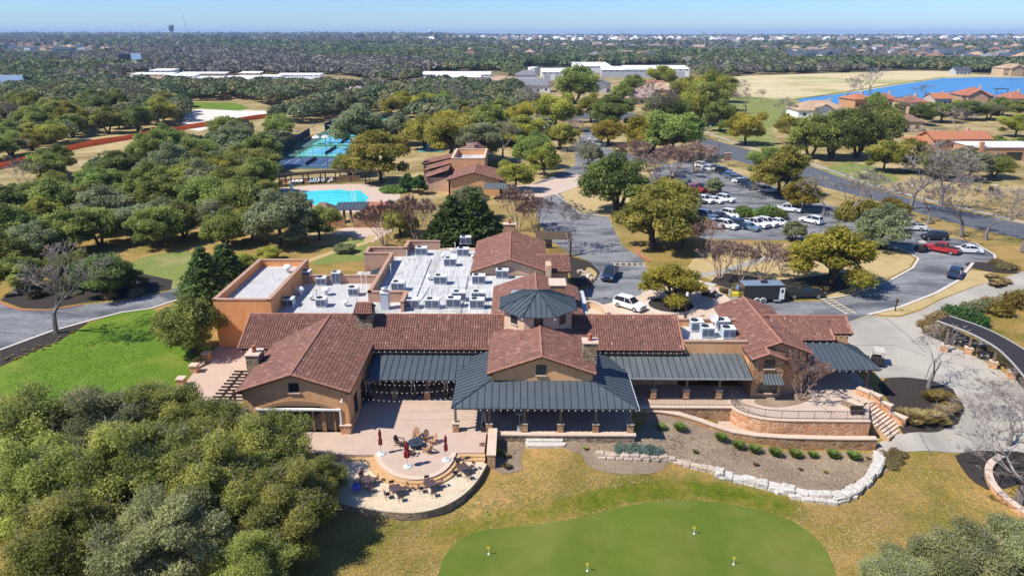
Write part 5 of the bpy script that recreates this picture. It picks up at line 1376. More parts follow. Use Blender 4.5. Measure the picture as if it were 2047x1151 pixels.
# ------------------------------------------------------------------ rooftop plant
def ac_unit(w=1.7, d=1.1, hgt=1.15):
 t = thing('rooftop_unit', 'x', 'air conditioner')
 mb = MB(); mb.bb(-w / 2, w / 2, -d / 2, d / 2, .12, hgt); mb.build('cabinet', M['ac'], t)
 mb = MB(); mb.bb(-w / 2 - .03, w / 2 + .03, -d / 2 - .03, d / 2 + .03, hgt, hgt + .06); mb.build('lid', M['ac_top'], t)
 mb = MB(); mb.lathe(-w * .2, 0, [(.36, hgt + .06), (.36, hgt + .13), (.3, hgt + .14)], 16); mb.build('fan_guard', M['black'], t)
 mb = MB(); mb.bb(-w * .46, -w * .03, -d / 2 - .02, -d / 2 + .02, .25, hgt - .12); mb.bb(w * .03, w * .46, -d / 2 - .02, -d / 2 + .02, .25, hgt - .12); mb.build('coil', M['coil'], t)
 mb = MB(); mb.bb(-w / 2 - .1, w / 2 + .1, -d / 2 + .1, -d / 2 + .25, 0, .12); mb.bb(-w / 2 - .1, w / 2 + .1, d / 2 - .25, d / 2 - .1, 0, .12); mb.build('skid', M['white'], t)
 return t
acA = ac_unit(); acB = ac_unit(1.15, 1.05, 1.0); acC = ac_unit(1.2, 1.2, 1.75)
used = set()
def place(proto, loc, rz, label, group, scale=1.0):
 o = proto if proto.name not in used else copy_tree(proto)
 used.add(o.name)
 o.location = loc; o.rotation_euler = (0, 0, rz); o['label'] = label; o['group'] = group
 if scale != 1.0: o.scale = (scale,) * 3 if not isinstance(scale, tuple) else scale
 return o
GR = 'air conditioning units on the clubhouse roof'
for (x, y, p, s, lab) in (
 (579, 612, acB, 1, 'grey rooftop unit in the shadow of the tall block, closest to the tile ridge'), (644, 612, acB, 1, 'grey rooftop unit by the tile ridge, middle of the plant roof'),
 (708, 590, acB, 1, 'grey rooftop unit standing nearest the hooded chimney on the plant roof'), (644, 569, acB, 1, 'grey rooftop unit between two tall pale ones at the back of the plant roof'),
 (674, 566, acC, .85, 'tall pale rooftop unit against the rear parapet of the plant roof'), (615, 563, acC, .85, 'tall pale rooftop unit in the back corner by the tall block')):
 place(p, P(x, y, 4.0), 0, lab, GR, s * 1.15)
W = 4.3
wl_ = [(843, 509, 'at the back of the white roof beside the stepped parapet'), (926, 511, 'at the back of the white roof beside the rear tile gable'), (900, 531, 'second from the rear gable, behind the middle of the white roof'),
  (881, 567, 'alone in the middle of the white roof beside a small vent'), (957, 566, 'just in front of the rear gable wall'), (1004, 555, 'under the rear gable wall close to the stone chimney'),
  (797, 580, 'behind the small parapet enclosure'), (824, 615, 'at the tile ridge, leftmost of the front row'), (865, 615, 'at the tile ridge, second of the front row'),
  (907, 613, 'at the tile ridge, third of the front row'), (954, 615, 'at the tile ridge, last of the front row'), (957, 600, 'half hidden behind the last front one'), (918, 600, 'half hidden behind the third front unit'), (931, 487, 'raised at the far rear edge of the white roof')]
for x, y, lab in wl_: place(acA, P(x, y, W), R(rng.uniform(-3, 3)), 'grey twin-coil rooftop unit ' + lab, GR, 1.08)
for x, y, lab in ((1391, 660, 'leftmost on the small east roof'), (1412, 672, 'front middle of the small east roof'), (1443, 658, 'back right of the small east roof'), (1454, 674, 'front right of the small east roof')):
 place(acB, P(x, y, 4.55), 0, 'pale square rooftop unit, ' + lab, GR, 1.25)
g = P(1424, 660, 4.55); t, part = own('satellite_dish', 'white satellite dish on a mast among the units of the east roof', 'satellite dish', g)
mb = MB(); mb.tube(g, (g.x, g.y, g.z + 1.6), .05); part(mb, 'mast', M['galv']); mb = MB(Matrix.Translation((g.x, g.y - .1, g.z + 1.6)) @ Matrix.Rotation(R(60), 4, 'X')); mb.lathe(0, 0, [(.05, 0), (.3, .05), (.5, .16), (.46, .16), (.2, .06)], 16); part(mb, 'dish', M['white'])
mb = MB(); mb.tube((g.x, g.y - .1, g.z + 1.6), (g.x, g.y - .6, g.z + 1.75), .025); part(mb, 'feed_arm', M['galv'])
def vent():
 t = thing('roof_vent', 'x', 'vent'); mb = MB(); mb.lathe(0, 0, [(.22, 0), (.2, .5)], 12); mb.build('duct', M['galv'], t)
 mb = MB(); mb.lathe(0, 0, [(.2, .5), (.42, .55), (.45, .75), (.3, .9), (.05, .95)], 14); mb.build('cowl', M['white'], t); return t
vt = vent()
for x, y, z, lab, s in ((601, 590, 4, 'mushroom roof vent in the tall block shadow', 1.3), (653, 590, 4, 'mushroom roof vent in the middle of the plant roof', 1.3), (622, 600, 4, 'squat roof vent between the mushroom vents on the plant roof', .9), (691, 612, 4, 'small roof vent near the hooded chimney', .9),
 (576, 545, 5.55, 'roof vent on top of the tall block', 1), (858, 560, W, 'small vent beside the lone unit of the white roof', .9), (886, 517, W, 'small vent left of the rear units of the white roof', .9), (904, 505, W, 'small vent at the rear edge of the white roof', .8), (945, 517, W, 'dark small vent against the rear tile gable', .7)):
 place(vt, P(x, y, z), 0, lab, 'roof vents', s)
g = P(771, 617, 4.3); t, part = own('exhaust_stack', 'tall square grey exhaust stack inside the parapet enclosure behind the hooded chimney', 'exhaust stack', g)
mb = MB(); mb.box(g.x, g.y, g.z, 1.0, 1.0, 2.3); part(mb, 'stack', M['ac']); mb = MB(); mb.box(g.x, g.y, g.z + 2.3, 1.15, 1.15, .08); part(mb, 'lid', M['ac_top']); mb = MB(); mb.lathe(g.x, g.y, [(.35, g.z + 2.38), (.35, g.z + 2.8), (.5, g.z + 2.85), (.3, g.z + 3.0)], 12); part(mb, 'cowl', M['galv'])
def pipe(x, y, z, L, lab, m='white'):
 g = P(x, y, z); o = MB(); o.tube(g, (g.x, g.y, z + L), .06, .06, 6); o.lathe(g.x, g.y, [(.16, z), (.1, z + .1)], 8); o.lathe(g.x, g.y, [(.1, z + L), (.11, z + L + .12), (.03, z + L + .15)], 8)
 tag(o.build('vent_pipe', M[m]), lab, 'pipe', 'vent pipes on the roofs')
pipe(546, 561, 5.55, 1.1, 'white vent pipe on the tall block roof'); pipe(634, 601, 4, 1.5, 'dark topped vent pipe in the middle of the plant roof', 'galv'); pipe(715, 620, 4, 1.5, 'vent pipe nearest the hooded chimney foot', 'galv')
pipe(782, 550, W, 1.6, 'white vent pipe in the parapet shadow of the white roof'); pipe(864, 601, W, 1.5, 'vent pipe behind the front row of units', 'galv'); pipe(916, 577, W, 1.5, 'vent pipe in the open middle of the white roof', 'galv'); pipe(814, 520, W, 1.4, 'white vent pipe near the stepped parapet'); pipe(910, 503, W, 1.4, 'white vent pipe at the rear edge of the white roof')
for x, y, a in ((723, 572, 0), (733, 571, 1)): pipe(x, y, 4.0, 1.8, 'white vent pipe against the rear parapet of the plant roof, %s of two' % ('left', 'right')[a])
for x, y, a in ((751, 507, 0), (762, 507, 1)): pipe(x, y, 4.3, 2.2, 'grey flue in the stepped parapet corner, %s of two' % ('left', 'right')[a], 'galv')
o = MB(); a = P(765, 573, W + .1); b = P(858, 573, W + .1); c = P(846, 600, W + .1); o.tube(a, b, .05, .05, 5); o.tube(b, (b.x - .6, b.y - 6, b.z), .05, .05, 5); tag(o.build('conduit', M['white']), 'white conduit run lying across the white roof', 'pipe')

# ------------------------------------------------------------------ vehicles
def paint(name, col, metal=.0):
 m, nt, b = _nt(name); b.inputs['Base Color'].default_value = c4(col); b.inputs['Roughness'].default_value = .32; b.inputs['Metallic'].default_value = metal
 b.inputs['Coat Weight'].default_value = .6; b.inputs['Coat Roughness'].default_value = .08
 return m
PT = {'white': paint('white_car_paint', (.74, .74, .73)), 'silver': paint('silver_car_paint', (.42, .44, .46), .3), 'grey': paint('grey_car_paint', (.16, .17, .18), .3), 'black': paint('black_car_paint', (.018, .018, .02)), 'navy': paint('navy_car_paint', (.018, .035, .085), .2), 'blue': paint('steel_blue_car_paint', (.16, .24, .33), .3), 'red': paint('red_car_paint', (.38, .018, .022)), 'maroon': paint('maroon_car_paint', (.12, .02, .025))}
M['tyre'] = flat('tyre_rubber', (.018, .018, .018), .85); M['rim'] = flat('alloy_rim', (.40, .41, .42), .35, .7); M['lamp'] = glass_mat('headlight_lens', (.55, .57, .6), .15); M['tail'] = glass_mat('tail_light_lens', (.28, .01, .01), .2)
def car(kind):
 """front towards +x; body profile lofted across the width"""
 L, Wd = {'sedan': (4.8, 1.82), 'suv': (4.8, 1.92), 'pickup': (5.8, 2.0)}[kind]
 if kind == 'sedan':
  low = [(-2.4, .35), (-2.4, .62), (-2.33, .93), (-1.7, 1.0), (.95, .98), (1.9, .84), (2.33, .70), (2.4, .5), (2.36, .3)]; roof = [(-1.75, 1.0), (-1.05, 1.40), (-.1, 1.45), (.35, 1.40), (1.05, .98)]
 elif kind == 'suv':
  low = [(-2.38, .4), (-2.4, .8), (-2.34, 1.1), (-2.2, 1.13), (.95, 1.1), (1.95, .99), (2.33, .86), (2.4, .55), (2.36, .36)]; roof = [(-2.28, 1.12), (-1.95, 1.68), (-.5, 1.76), (.3, 1.70), (1.05, 1.1)]
 else:
  low = [(-2.9, .45), (-2.9, 1.1), (-2.84, 1.16), (-.85, 1.16), (1.25, 1.16), (2.6, 1.10), (2.85, .98), (2.92, .6), (2.86, .42)]; roof = [(-.95, 1.16), (-.75, 1.80), (.0, 1.88), (.55, 1.83), (1.3, 1.16)]
 t = thing('parked_car' if kind != 'pickup' else 'pickup_truck', 'x', {'sedan': 'car', 'suv': 'car', 'pickup': 'pickup truck'}[kind])
 mb = MB(); n = len(low)
 secs = [(-1, .94), (-.9, 1), (.9, 1), (1, .94)]
 vs = []
 for s, k in secs:
  for (x, z) in low: vs.append((x * (.985 if abs(s) == 1 else 1), s * Wd / 2, (z if z < .7 or abs(s) < 1 else z - .05)))
 fs = []
 for i in range(3):
  for j in range(n): fs.append((i * n + j, i * n + (j + 1) % n, (i + 1) * n + (j + 1) % n, (i + 1) * n + j))
 fs += [tuple(range(n)), tuple(reversed(range(3 * n, 4 * n)))]
 mb._add(vs, fs)
 # roof skin and pillars
 r = roof; m = len(r); wr = Wd / 2 - .22; wb = Wd / 2 - .06
 top = [(x, z) for x, z in r]
 q = []
 for s in (-1, 1):
  q.append([(r[0][0], s * wb, r[0][1]), (r[1][0], s * wr, r[1][1]), (r[2][0], s * wr, r[2][1]), (r[3][0], s * wr, r[3][1]), (r[4][0], s * wb, r[4][1])])
 A_, B_ = q
 th = .03
 for i in (1, 2): mb._add([A_[i], A_[i + 1], B_[i + 1], B_[i], (A_[i][0], A_[i][1], A_[i][2] + th), (A_[i + 1][0], A_[i + 1][1], A_[i + 1][2] + th), (B_[i + 1][0], B_[i + 1][1], B_[i + 1][2] + th), (B_[i][0], B_[i][1], B_[i][2] + th)], [(4, 5, 6, 7), (0, 1, 5, 4), (2, 3, 7, 6), (1, 2, 6, 5), (3, 0, 4, 7)])
 for S in q:
  mb.path([S[0], S[1]], .06, 4); mb.path([S[4], S[3]], .05, 4); mb.path([(S[2][0] + .1, S[2][1], S[2][2]), (S[2][0] + .15, S[0][1], S[0][2])], .045, 4)
 if kind == 'pickup':
  mb.bb(-2.86, -.98, -Wd / 2 + .03, -Wd / 2 + .13, 1.05, 1.22); mb.bb(-2.86, -.98, Wd / 2 - .13, Wd / 2 - .03, 1.05, 1.22); mb.bb(-2.9, -2.8, -Wd / 2 + .05, Wd / 2 - .05, 1.05, 1.21)
 body = mb.build('body', PT['white'], t)
 body.material_slots[0].link = 'OBJECT'; body.material_slots[0].material = PT['white']
 g = MB()
 e = .012
 g._add([(x, y - e if y < 0 else y + e, z) for S in (A_,) for (x, y, z) in S], [(0, 1, 2, 3, 4)]); g._add([(x, y + e, z) for (x, y, z) in B_], [(4, 3, 2, 1, 0)])
 g.build('side_window', M['glass'], t)
 g = MB(); g._add([A_[3], A_[4], B_[4], B_[3]], [(0, 1, 2, 3)]); g.build('windscreen', M['glass'], t)
 g = MB(); g._add([A_[0], A_[1], B_[1], B_[0]], [(0, 1, 2, 3)]); g.build('rear_window', M['glass'], t)
 if kind == 'pickup':
  g = MB(); g.bb(-2.78, -1.0, -Wd / 2 + .14, Wd / 2 - .14, 1.1, 1.175); g.build('bed_cover', M['black'], t)
 wx = L / 2 - (.95 if kind != 'pickup' else 1.05)
 rad = .34 if kind == 'sedan' else .38 if kind == 'suv' else .42
 wm = MB(); wm.tube((0, -.11, 0), (0, .11, 0), rad, rad, 16); wme = None
 for X in (-wx, wx):
  for s in (-1, 1):
   if wme is None:
    o = wm.build('wheel', M['tyre'], t); wme = o.data
    k = MB(); k.tube((0, -.125, 0), (0, .125, 0), rad * .62, rad * .62, 12); rk = k.build('rim', M['rim'], o); rme = rk.data
   else:
    o = link(bpy.data.objects.new('wheel', wme), t); rk = link(bpy.data.objects.new('rim', rme), o)
   o.location = (X, s * (Wd / 2 - .1), rad)
 zf = {'sedan': .62, 'suv': .8, 'pickup': .92}[kind]; xf = L / 2
 for s in (-1, 1):
  k = MB(); k.bb(xf - .14, xf + .005, s * (Wd / 2 - .28) - .16, s * (Wd / 2 - .28) + .16, zf - .07, zf + .07); k.build('headlight', M['lamp'], t)
  k = MB(); k.bb(-xf - .012, -xf + .1, s * (Wd / 2 - .2) - .1, s * (Wd / 2 - .2) + .1, zf, zf + .2); k.build('tail_light', M['tail'], t)
 k = MB(); k.bb(xf - .06, xf + .012, -.45, .45, zf - .22, zf + .02); k.build('grille', M['black'], t)
 return t
CARS = {k: car(k) for k in ('sedan', 'suv', 'pickup')}
CARUSED = set()
def put_car(x, y, ang, kind, col, label, group='cars in the car park', z=None, sc=1.0):
 o = CARS[kind]
 if kind in CARUSED: o = copy_tree(o)
 CARUSED.add(kind)
 g = G(x, y); o.location = (g.x, g.y, g.z + (.03 if z is None else z)); o.rotation_euler = (0, 0, R(ang)); o.scale = (sc,) * 3
 o['label'] = label; o['group'] = group
 for c in o.children:
  if c.name.startswith('body'): c.material_slots[0].link = 'OBJECT'; c.material_slots[0].material = PT[col]
VW = {'sedan': 'saloon car', 'suv': 'estate car', 'pickup': 'pickup truck'}
rowA = [(1405, 335, 'suv', 'white'), (1417, 341, 'sedan', 'white'), (1433, 340, 'sedan', 'silver'), (1446, 346, 'suv', 'black'), (1456, 352, 'sedan', 'navy'), (1464, 357, 'suv', 'blue'), (1474, 362, 'suv', 'grey'), (1481, 367, 'sedan', 'white'), (1492, 371, 'suv', 'black'), (1502, 376, 'sedan', 'navy'), (1514, 380, 'sedan', 'navy'), (1535, 385, 'suv', 'white')]
for i, (x, y, k, c) in enumerate(rowA): put_car(x, y, -12 if i > 9 else -32, k, c, '%s %s in the row along the boulevard hedge, %s from its far end' % (c, VW[k], ORD[i]))
rowC = [(1338, 363, 'sedan', 'maroon'), (1363, 363, 'suv', 'grey'), (1338, 383, 'suv', 'grey'), (1364, 378, 'pickup', 'silver'), (1387, 383, 'pickup', 'red'), (1408, 382, 'suv', 'black'), (1421, 386, 'sedan', 'maroon')]
nm = ['maroon saloon car behind bare bushes at the left of the car park', 'grey car behind bare bushes beside the maroon one', 'grey tall car half hidden by the dark oak', 'silver pickup truck behind the big oak, beside the red pickup', 'bright red pickup truck in the middle of the car park', 'black tall car right of the red pickup', 'maroon saloon car under the small tree by the red pickup']
for (x, y, k, c), l in zip(rowC, nm): put_car(x, y, -45, k, c, l)
rowD = [(1394, 405, 'sedan', 'black'), (1408, 405, 'suv', 'white'), (1427, 405, 'sedan', 'white'), (1450, 403, 'suv', 'white')]
for i, (x, y, k, c) in enumerate(rowD): put_car(x, y, -50, k, c, '%s %s in the short row by the sapling, %s from the left' % (c, VW[k], ORD[i]))
rowE = [(1413, 436, 'suv', 'blue'), (1439, 437, 'sedan', 'black'), (1462, 434, 'suv', 'white'), (1491, 432, 'suv', 'navy'), (1520, 437, 'sedan', 'red'), (1538, 432, 'sedan', 'white')]
for i, (x, y, k, c) in enumerate(rowE): put_car(x, y, -50, k, c, '%s %s in the row among green shrubs, %s from the left' % (c, VW[k], ORD[i]))
rowF = [(1405, 452, 'sedan', 'navy'), (1426, 454, 'suv', 'silver'), (1453, 456, 'suv', 'white'), (1477, 455, 'suv', 'navy'), (1496, 459, 'sedan', 'blue'), (1509, 453, 'pickup', 'white'), (1532, 451, 'suv', 'white'), (1556, 450, 'sedan', 'white')]
for i, (x, y, k, c) in enumerate(rowF): put_car(x, y, -50, k, c, '%s %s in the front row facing the bare myrtles, %s from the left' % (c, VW[k], ORD[i]))
put_car(1574, 423, 150, 'pickup', 'white', 'white pickup truck alone behind the yellow shrub at the right of the car park')
put_car(1621, 446, 130, 'suv', 'white', 'white tall car parked alone beside the small oak at the end of the front row')
put_car(1717, 478, 160, 'sedan', 'blue', 'steel blue saloon car half hidden behind the broad golden oak')
put_car(1770, 437, 170, 'sedan', 'black', 'black saloon car in deep shade behind the mistletoe oak', 'cars on the service road')
put_car(1818, 460, 170, 'pickup', 'white', 'white pickup truck parked behind the black car near the bare oak', 'cars on the service road')
put_car(1866, 479, 178, 'suv', 'black', 'black tall car behind the red pickup truck', 'cars on the service road')
put_car(1880, 504, 135, 'pickup', 'red', 'dark red pickup truck with black bed cover on the service road', 'cars on the service road')
put_car(1933, 505, 168, 'sedan', 'white', 'white saloon car with dark roof beside the red pickup', 'cars on the service road')
put_car(1909, 552, 52, 'suv', 'navy', 'navy car driving up the service road, seen from behind', 'cars on the service road')
put_car(1219, 555, -107, 'pickup', 'navy', 'dark navy pickup truck driving toward the forecourt', 'cars at the forecourt')
put_car(1258, 616, -42, 'suv', 'white', 'white tall car with glass roof in the forecourt before the tower', 'cars at the forecourt')
put_car(1606, 594, 2, 'pickup', 'black', 'black pickup truck hitched to the black trailer', 'cars at the forecourt')
put_car(1196, 274, 0, 'suv', 'black', 'black car parked by the far drive behind the bare tree', 'cars on the far drive'); put_car(1176, 292, -30, 'suv', 'blue', 'steel blue car in the far drive, left of the silver one', 'cars on the far drive'); put_car(1200, 292, -30, 'suv', 'silver', 'silver car in the far drive nearest the row of clipped trees', 'cars on the far drive'); put_car(1188, 281, 0, 'sedan', 'white', 'white car between the black car and the blue cars in the far drive', 'cars on the far drive')
# trailer
g = P(1519, 600, .03); t = thing('box_trailer', 'black box trailer with an open white side door on the service road', 'trailer', g, R(2))
mb = MB(); mb.bb(-3.0, 3.0, -1.15, 1.15, .55, 2.75); mb.build('body', PT['black'], t)
mb = MB(); mb.bb(-3.05, 3.05, -1.2, 1.2, 2.75, 2.83); mb.build('roof', flat('steel_blue_trailer_roof', (.17, .22, .28), .5), t); mb = MB(); mb.box(.3, 0, 2.83, .9, .6, .3); mb.build('roof_unit', M['black'], t)
mb = MB(); mb.bb(1.55, 2.35, -1.19, -1.15, .6, 2.4); d = mb.build('door_opening', M['glass'], t)
mb = MB(); mb.bb(2.36, 3.1, -1.28, -1.22, .6, 2.4); dd = mb.build('door', M['white'], t); mb = MB(); mb.bb(2.55, 2.9, -1.295, -1.28, 1.65, 2.15); mb.build('pane', M['glass'], dd)
mb = MB(); mb.bb(1.5, 2.6, -1.55, -1.2, .4, .5); mb.build('step', M['galv'], t)
mb = MB(); mb.tube((3, -.4, .55), (4.2, 0, .55), .06); mb.tube((3, .4, .55), (4.2, 0, .55), .06); mb.build('hitch', M['black'], t)
for X in (-.9, .0):
 for s in (-1, 1):
  mb = MB(); mb.tube((X, s * 1.2 - .1, .36), (X, s * 1.2 + .1, .36), .36, .36, 16); w_ = mb.build('wheel', M['tyre'], t); mb = MB(); mb.tube((X, s * 1.2 - .12, .36), (X, s * 1.2 + .12, .36), .2, .2, 12); mb.build('rim', M['rim'], w_)
 mb = MB(); mb.tube((X, -1.29, .40), (X, -1.17, .40), .46, .46, 14); mb.build('fender', M['white'], t)
mb = MB(); mb.bb(-4.4, -3.0, -1.0, 1.0, .1, .22); mb.build('ramp', M['galv'], t)
o = MB(); g2 = P(1468, 594, .03); o.box(g2.x, g2.y, .05, 1.1, .8, .5); t = own('tool_cart', 'small cart with a yellow bin behind the trailer ramp', 'cart', g2); mb = MB(); mb.box(g2.x, g2.y, .3, 1.3, .9, .5); t[1](mb, 'bin', flat('yellow_bin', (.6, .5, .03), .5)); mb = MB(); mb.box(g2.x - .8, g2.y, .3, .06, .9, .9); t[1](mb, 'handle', M['galv'])
for X in (-.5, .5):
 mb = MB(); mb.tube((g2.x + X, g2.y - .5, .18), (g2.x + X, g2.y + .5, .18), .16, .16, 10); t[1](mb, 'wheel', M['tyre'])
# golf carts
def golf_cart():
 t = thing('golf_cart', 'x', 'golf cart')
 mb = MB(); mb.bb(-1.1, 1.15, -.55, .55, .28, .45); mb._add([(.55, -.55, .45), (1.2, -.5, .45), (1.2, .5, .45), (.55, .55, .45), (.6, -.52, .95), (1.05, -.42, .75), (1.05, .42, .75), (.6, .52, .95)], [(4, 5, 6, 7), (0, 1, 5, 4), (1, 2, 6, 5), (2, 3, 7, 6), (3, 0, 4, 7)]); mb.bb(-1.15, -.55, -.55, .55, .45, .85); mb.build('body', PT['black'], t)
 mb = MB(); mb.bb(-.6, -.05, -.55, .55, .6, .78); mb.bb(-.72, -.58, -.55, .55, .78, 1.15); mb.build('seat', M['tab'], t)
 mb = MB(); mb.bb(-1.0, .75, -.6, .6, 1.85, 1.93); mb.build('roof', flat('cream_canopy', (.5, .46, .38), .6), t)
 mb = MB()
 for s in (-1, 1): mb.tube((.7, s * .5, .9), (.55, s * .52, 1.85), .025, None, 5); mb.tube((-.9, s * .5, .85), (-.85, s * .52, 1.85), .025, None, 5)
 mb.build('canopy_post', M['black'], t)
 mb = MB(); mb.bb(-1.25, -.95, -.4, -.05, .5, 1.25); mb.bb(-1.25, -.95, .05, .4, .5, 1.2); mb.build('golf_bag', M['iron'], t)
 for X in (-.8, .8):
  for s in (-1, 1): mb = MB(); mb.tube((X, s * .5 - .08, .23), (X, s * .5 + .08, .23), .23, .23, 12); mb.build('wheel', M['tyre'], t)
 for s in (-1, 1): mb = MB(); mb.bb(1.13, 1.215, s * .35 - .1, s * .35 + .1, .52, .62); mb.build('headlight', M['lamp'], t)
 return t
gc = golf_cart()
for x, y, a, lab in ((1962, 712, -110, 'black golf cart under the slatted shelter between two plinths'), (1908, 684, -110, 'dark golf cart in shade at the far end of the slatted shelter'), (1752, 727, 70, 'golf cart with bags parked at the right end of the metal entry roof'), (1775, 499, -50, 'golf cart parked on the service road beside the mistletoe oak'), (1838, 503, 80, 'small dark golf cart on the service road left of the red pickup'), (1418, 592, -35, 'golf cart by the pale ramp at the forecourt edge'), (1987, 385, -60, 'pale golf cart on the path under the far bare trees'), (1727, 358, 0, 'golf cart standing on the far tee lawn beyond the boulevard')):
 g = G(x, y); place(gc, (g.x, g.y, g.z + .05), R(a), lab, 'golf carts')

# ------------------------------------------------------------------ people
def skin_body(name, joints, edges, radii, mat, parent, root=0):
 me = bpy.data.meshes.new(name); me.from_pydata(joints, edges, []); me.materials.append(mat)
 o = link(bpy.data.objects.new(name, me), parent)
 md = o.modifiers.new('skin', 'SKIN')
 sv = me.skin_vertices[0] if len(me.skin_vertices) else None
 if sv is None:
  bm = bmesh.new(); bm.from_mesh(me); bm.verts.layers.skin.verify(); bm.to_mesh(me); bm.free(); sv = me.skin_vertices[0]
 for i, r in enumerate(radii): sv.data[i].radius = (r, r)
 sv.data[root].use_root = True
 md.use_smooth_shade = True
 s = o.modifiers.new('sub', 'SUBSURF'); s.levels = 1; s.render_levels = 2
 return o
M['skin'] = flat('skin', (.42, .24, .16), .6, var=.06)
def person(loc, rz, label, pose, top, bottom, hair):
 t = thing('person', label, 'person', loc, rz)
 sit = pose == 'sit'
 hp = .50 if sit else .93
 J = [(0, 0, hp), (0, .02, hp + .25), (0, 0, hp + .47), (0, -.02, hp + .58)]
 E_ = [(0, 1), (1, 2), (2, 3)]; Rr = [.14, .125, .10, .055]
 def limb(root, pts, rad):
  p = root
  for q, r in zip(pts, rad): J.append(q); Rr.append(r); E_.append((p, len(J) - 1)); p = len(J) - 1
 for s in (-1, 1):
  if sit: limb(0, [(s * .10, -.05, hp), (s * .13, -.45, hp - .02), (s * .13, -.47, .09), (s * .13, -.60, .05)], [.095, .07, .045, .04])
  else: limb(0, [(s * .10, 0, hp - .06), (s * .12, -.02, .5), (s * .13, .02, .09), (s * .14, -.13, .05)], [.095, .065, .045, .04])
  if sit: limb(2, [(s * .20, -.01, hp + .43), (s * .24, -.1, hp + .2), (s * .15, -.34, hp + .24)], [.055, .042, .032])
  else: limb(2, [(s * .20, 0, hp + .44), (s * .26, .02, hp + .16), (s * .24, -.14, hp - .04)], [.055, .042, .032])
 skin_body('body', J, E_, Rr, top, t)
 # head with face, hair, hands
 hz = hp + .72
 mb = MB(); prof = [(.04, hz - .12), (.065, hz - .09), (.082, hz - .03), (.085, hz + .03), (.07, hz + .085), (.03, hz + .115)]
 mb.lathe(0, -.02, prof, 12); mb.box(0, -.115, hz - .03, .025, .04, .045); mb.box(-.09, -.02, hz - .03, .02, .03, .05); mb.box(.09, -.02, hz - .03, .02, .03, .05); mb.build('head', M['skin'], t, smooth=True)
 mb = MB(); mb.lathe(0, .0, [(.088, hz + .0), (.092, hz + .05), (.075, hz + .10), (.03, hz + .13)], 12); mb.build('hair', hair, t, smooth=True)
 mb = MB(); mb.box(-.03, -.103, hz + .005, .02, .01, .012); mb.box(.03, -.103, hz + .005, .02, .01, .012); mb.build('eye', M['black'], t)
 for s in (-1, 1):
  c = Vector((s * .15, -.36, hp + .24)) if sit else Vector((s * .24, -.16, hp - .06))
  mb = MB(); mb.box(c.x, c.y - .03, c.z - .02, .075, .09, .03)
  for k in range(4): mb.tube((c.x - .028 + k * .019, c.y - .07, c.z - .005), (c.x - .028 + k * .019, c.y - .13 - .012 * (1.5 - abs(k - 1.5)), c.z - .025), .009, .007, 5)
  mb.tube((c.x - s * .035, c.y - .01, c.z), (c.x - s * .065, c.y - .06, c.z - .01), .010, .008, 5)
  mb.build('hand', M['skin'], t)
 mb = MB()
 if sit:
  for s in (-1, 1): mb.tube((s * .1, .02, hp), (s * .13, -.45, hp - .015), .10, .078, 8); mb.tube((s * .13, -.46, hp), (s * .13, -.47, .1), .075, .06, 8)
 else:
  for s in (-1, 1): mb.tube((s * .1, 0, hp + .02), (s * .12, -.02, .5), .105, .075, 8); mb.tube((s * .12, -.02, .5), (s * .13, .02, .09), .074, .06, 8)
 mb.build('trousers', bottom, t)
 return t
g = P(731, 966, LZ); a = R(33)
pp = g + Vector((-.55, .62, 0))
person(pp, R(33 + 0), 'person in a pale pink top seated at the shaded cafe table', 'sit', flat('pink_shirt', (.55, .27, .24), .8), flat('dark_trousers', (.05, .05, .06), .8), flat('blond_hair', (.45, .36, .25), .7))
g = P(713, 984, LZ); t, part = own('blue_bag', 'bright blue bag slung on the chair beside the seated person', 'bag', g)
mb = MB(Matrix.Translation(g) @ Matrix.Rotation(R(25), 4, 'Z')); mb.prism([(-.3, -.16), (.3, -.16), (.34, 0), (.3, .16), (-.3, .16), (-.34, 0)], .35, .85); part(mb, 'bag_body', flat('royal_blue_nylon', (.02, .06, .5), .6)); mb = MB(); mb.path([(g.x - .15, g.y, .32), (g.x - .1, g.y, .55), (g.x + .1, g.y, .55), (g.x + .15, g.y, .32)], .02, 5); part(mb, 'strap', M['black'])
person(P(1473, 588, .03), R(-30), 'person in a light blue shirt standing behind the trailer ramp', 'stand', flat('light_blue_shirt', (.16, .33, .6), .8), flat('khaki_trousers', (.3, .24, .15), .8), flat('brown_hair', (.06, .04, .025), .7))
person(P(1008, 829, FZ), R(160), 'person in a white shirt standing in shade under the centre porch', 'stand', flat('white_shirt', (.6, .62, .66), .8), flat('navy_trousers', (.03, .04, .07), .8), flat('black_hair', (.02, .018, .016), .7))
person(P(1027, 827, FZ), R(-150), 'person in a pale blue shirt standing under the centre porch near the third column', 'stand', flat('pale_blue_shirt', (.3, .42, .6), .8), flat('grey_trousers', (.1, .1, .11), .8), flat('dark_hair', (.03, .022, .018), .7))
# ------------------------------------------------------------------ pool and its buildings
drape('pool_deck', px((535, 388), (560, 376), (630, 370), (730, 368), (800, 384), (800, 398), (760, 412), (735, 425), (640, 425), (590, 410), (560, 402)), M['paver'], .02)
pool_out = px((590, 389), (600, 384), (640, 381), (686, 379), (692, 382), (720, 381), (728, 388), (738, 395), (732, 400), (735, 414), (640, 414), (612, 402))
def pool_water():
 m, nt, b = _nt('pool_water'); v = _vec(nt)
 c = _ramp(nt, _noise(nt, v, .5, 4), [(.3, (.04, .60, .68)), (.7, (.10, .72, .76))]); nt.links.new(c, b.inputs['Base Color']); b.inputs['Roughness'].default_value = .15
 return m
drape('pool', pool_out, pool_water(), .03)
mb = MB()
for k in range(4):
 a = P(600 + 5 * k, 389 + 5 * k, .036); b = P(728, 384.5 + 5 * k, .036); mb.poly([(a.x, a.y, .036), (b.x, b.y, .036), (b.x, b.y + .3, .036), (a.x, a.y + .3, .036)])
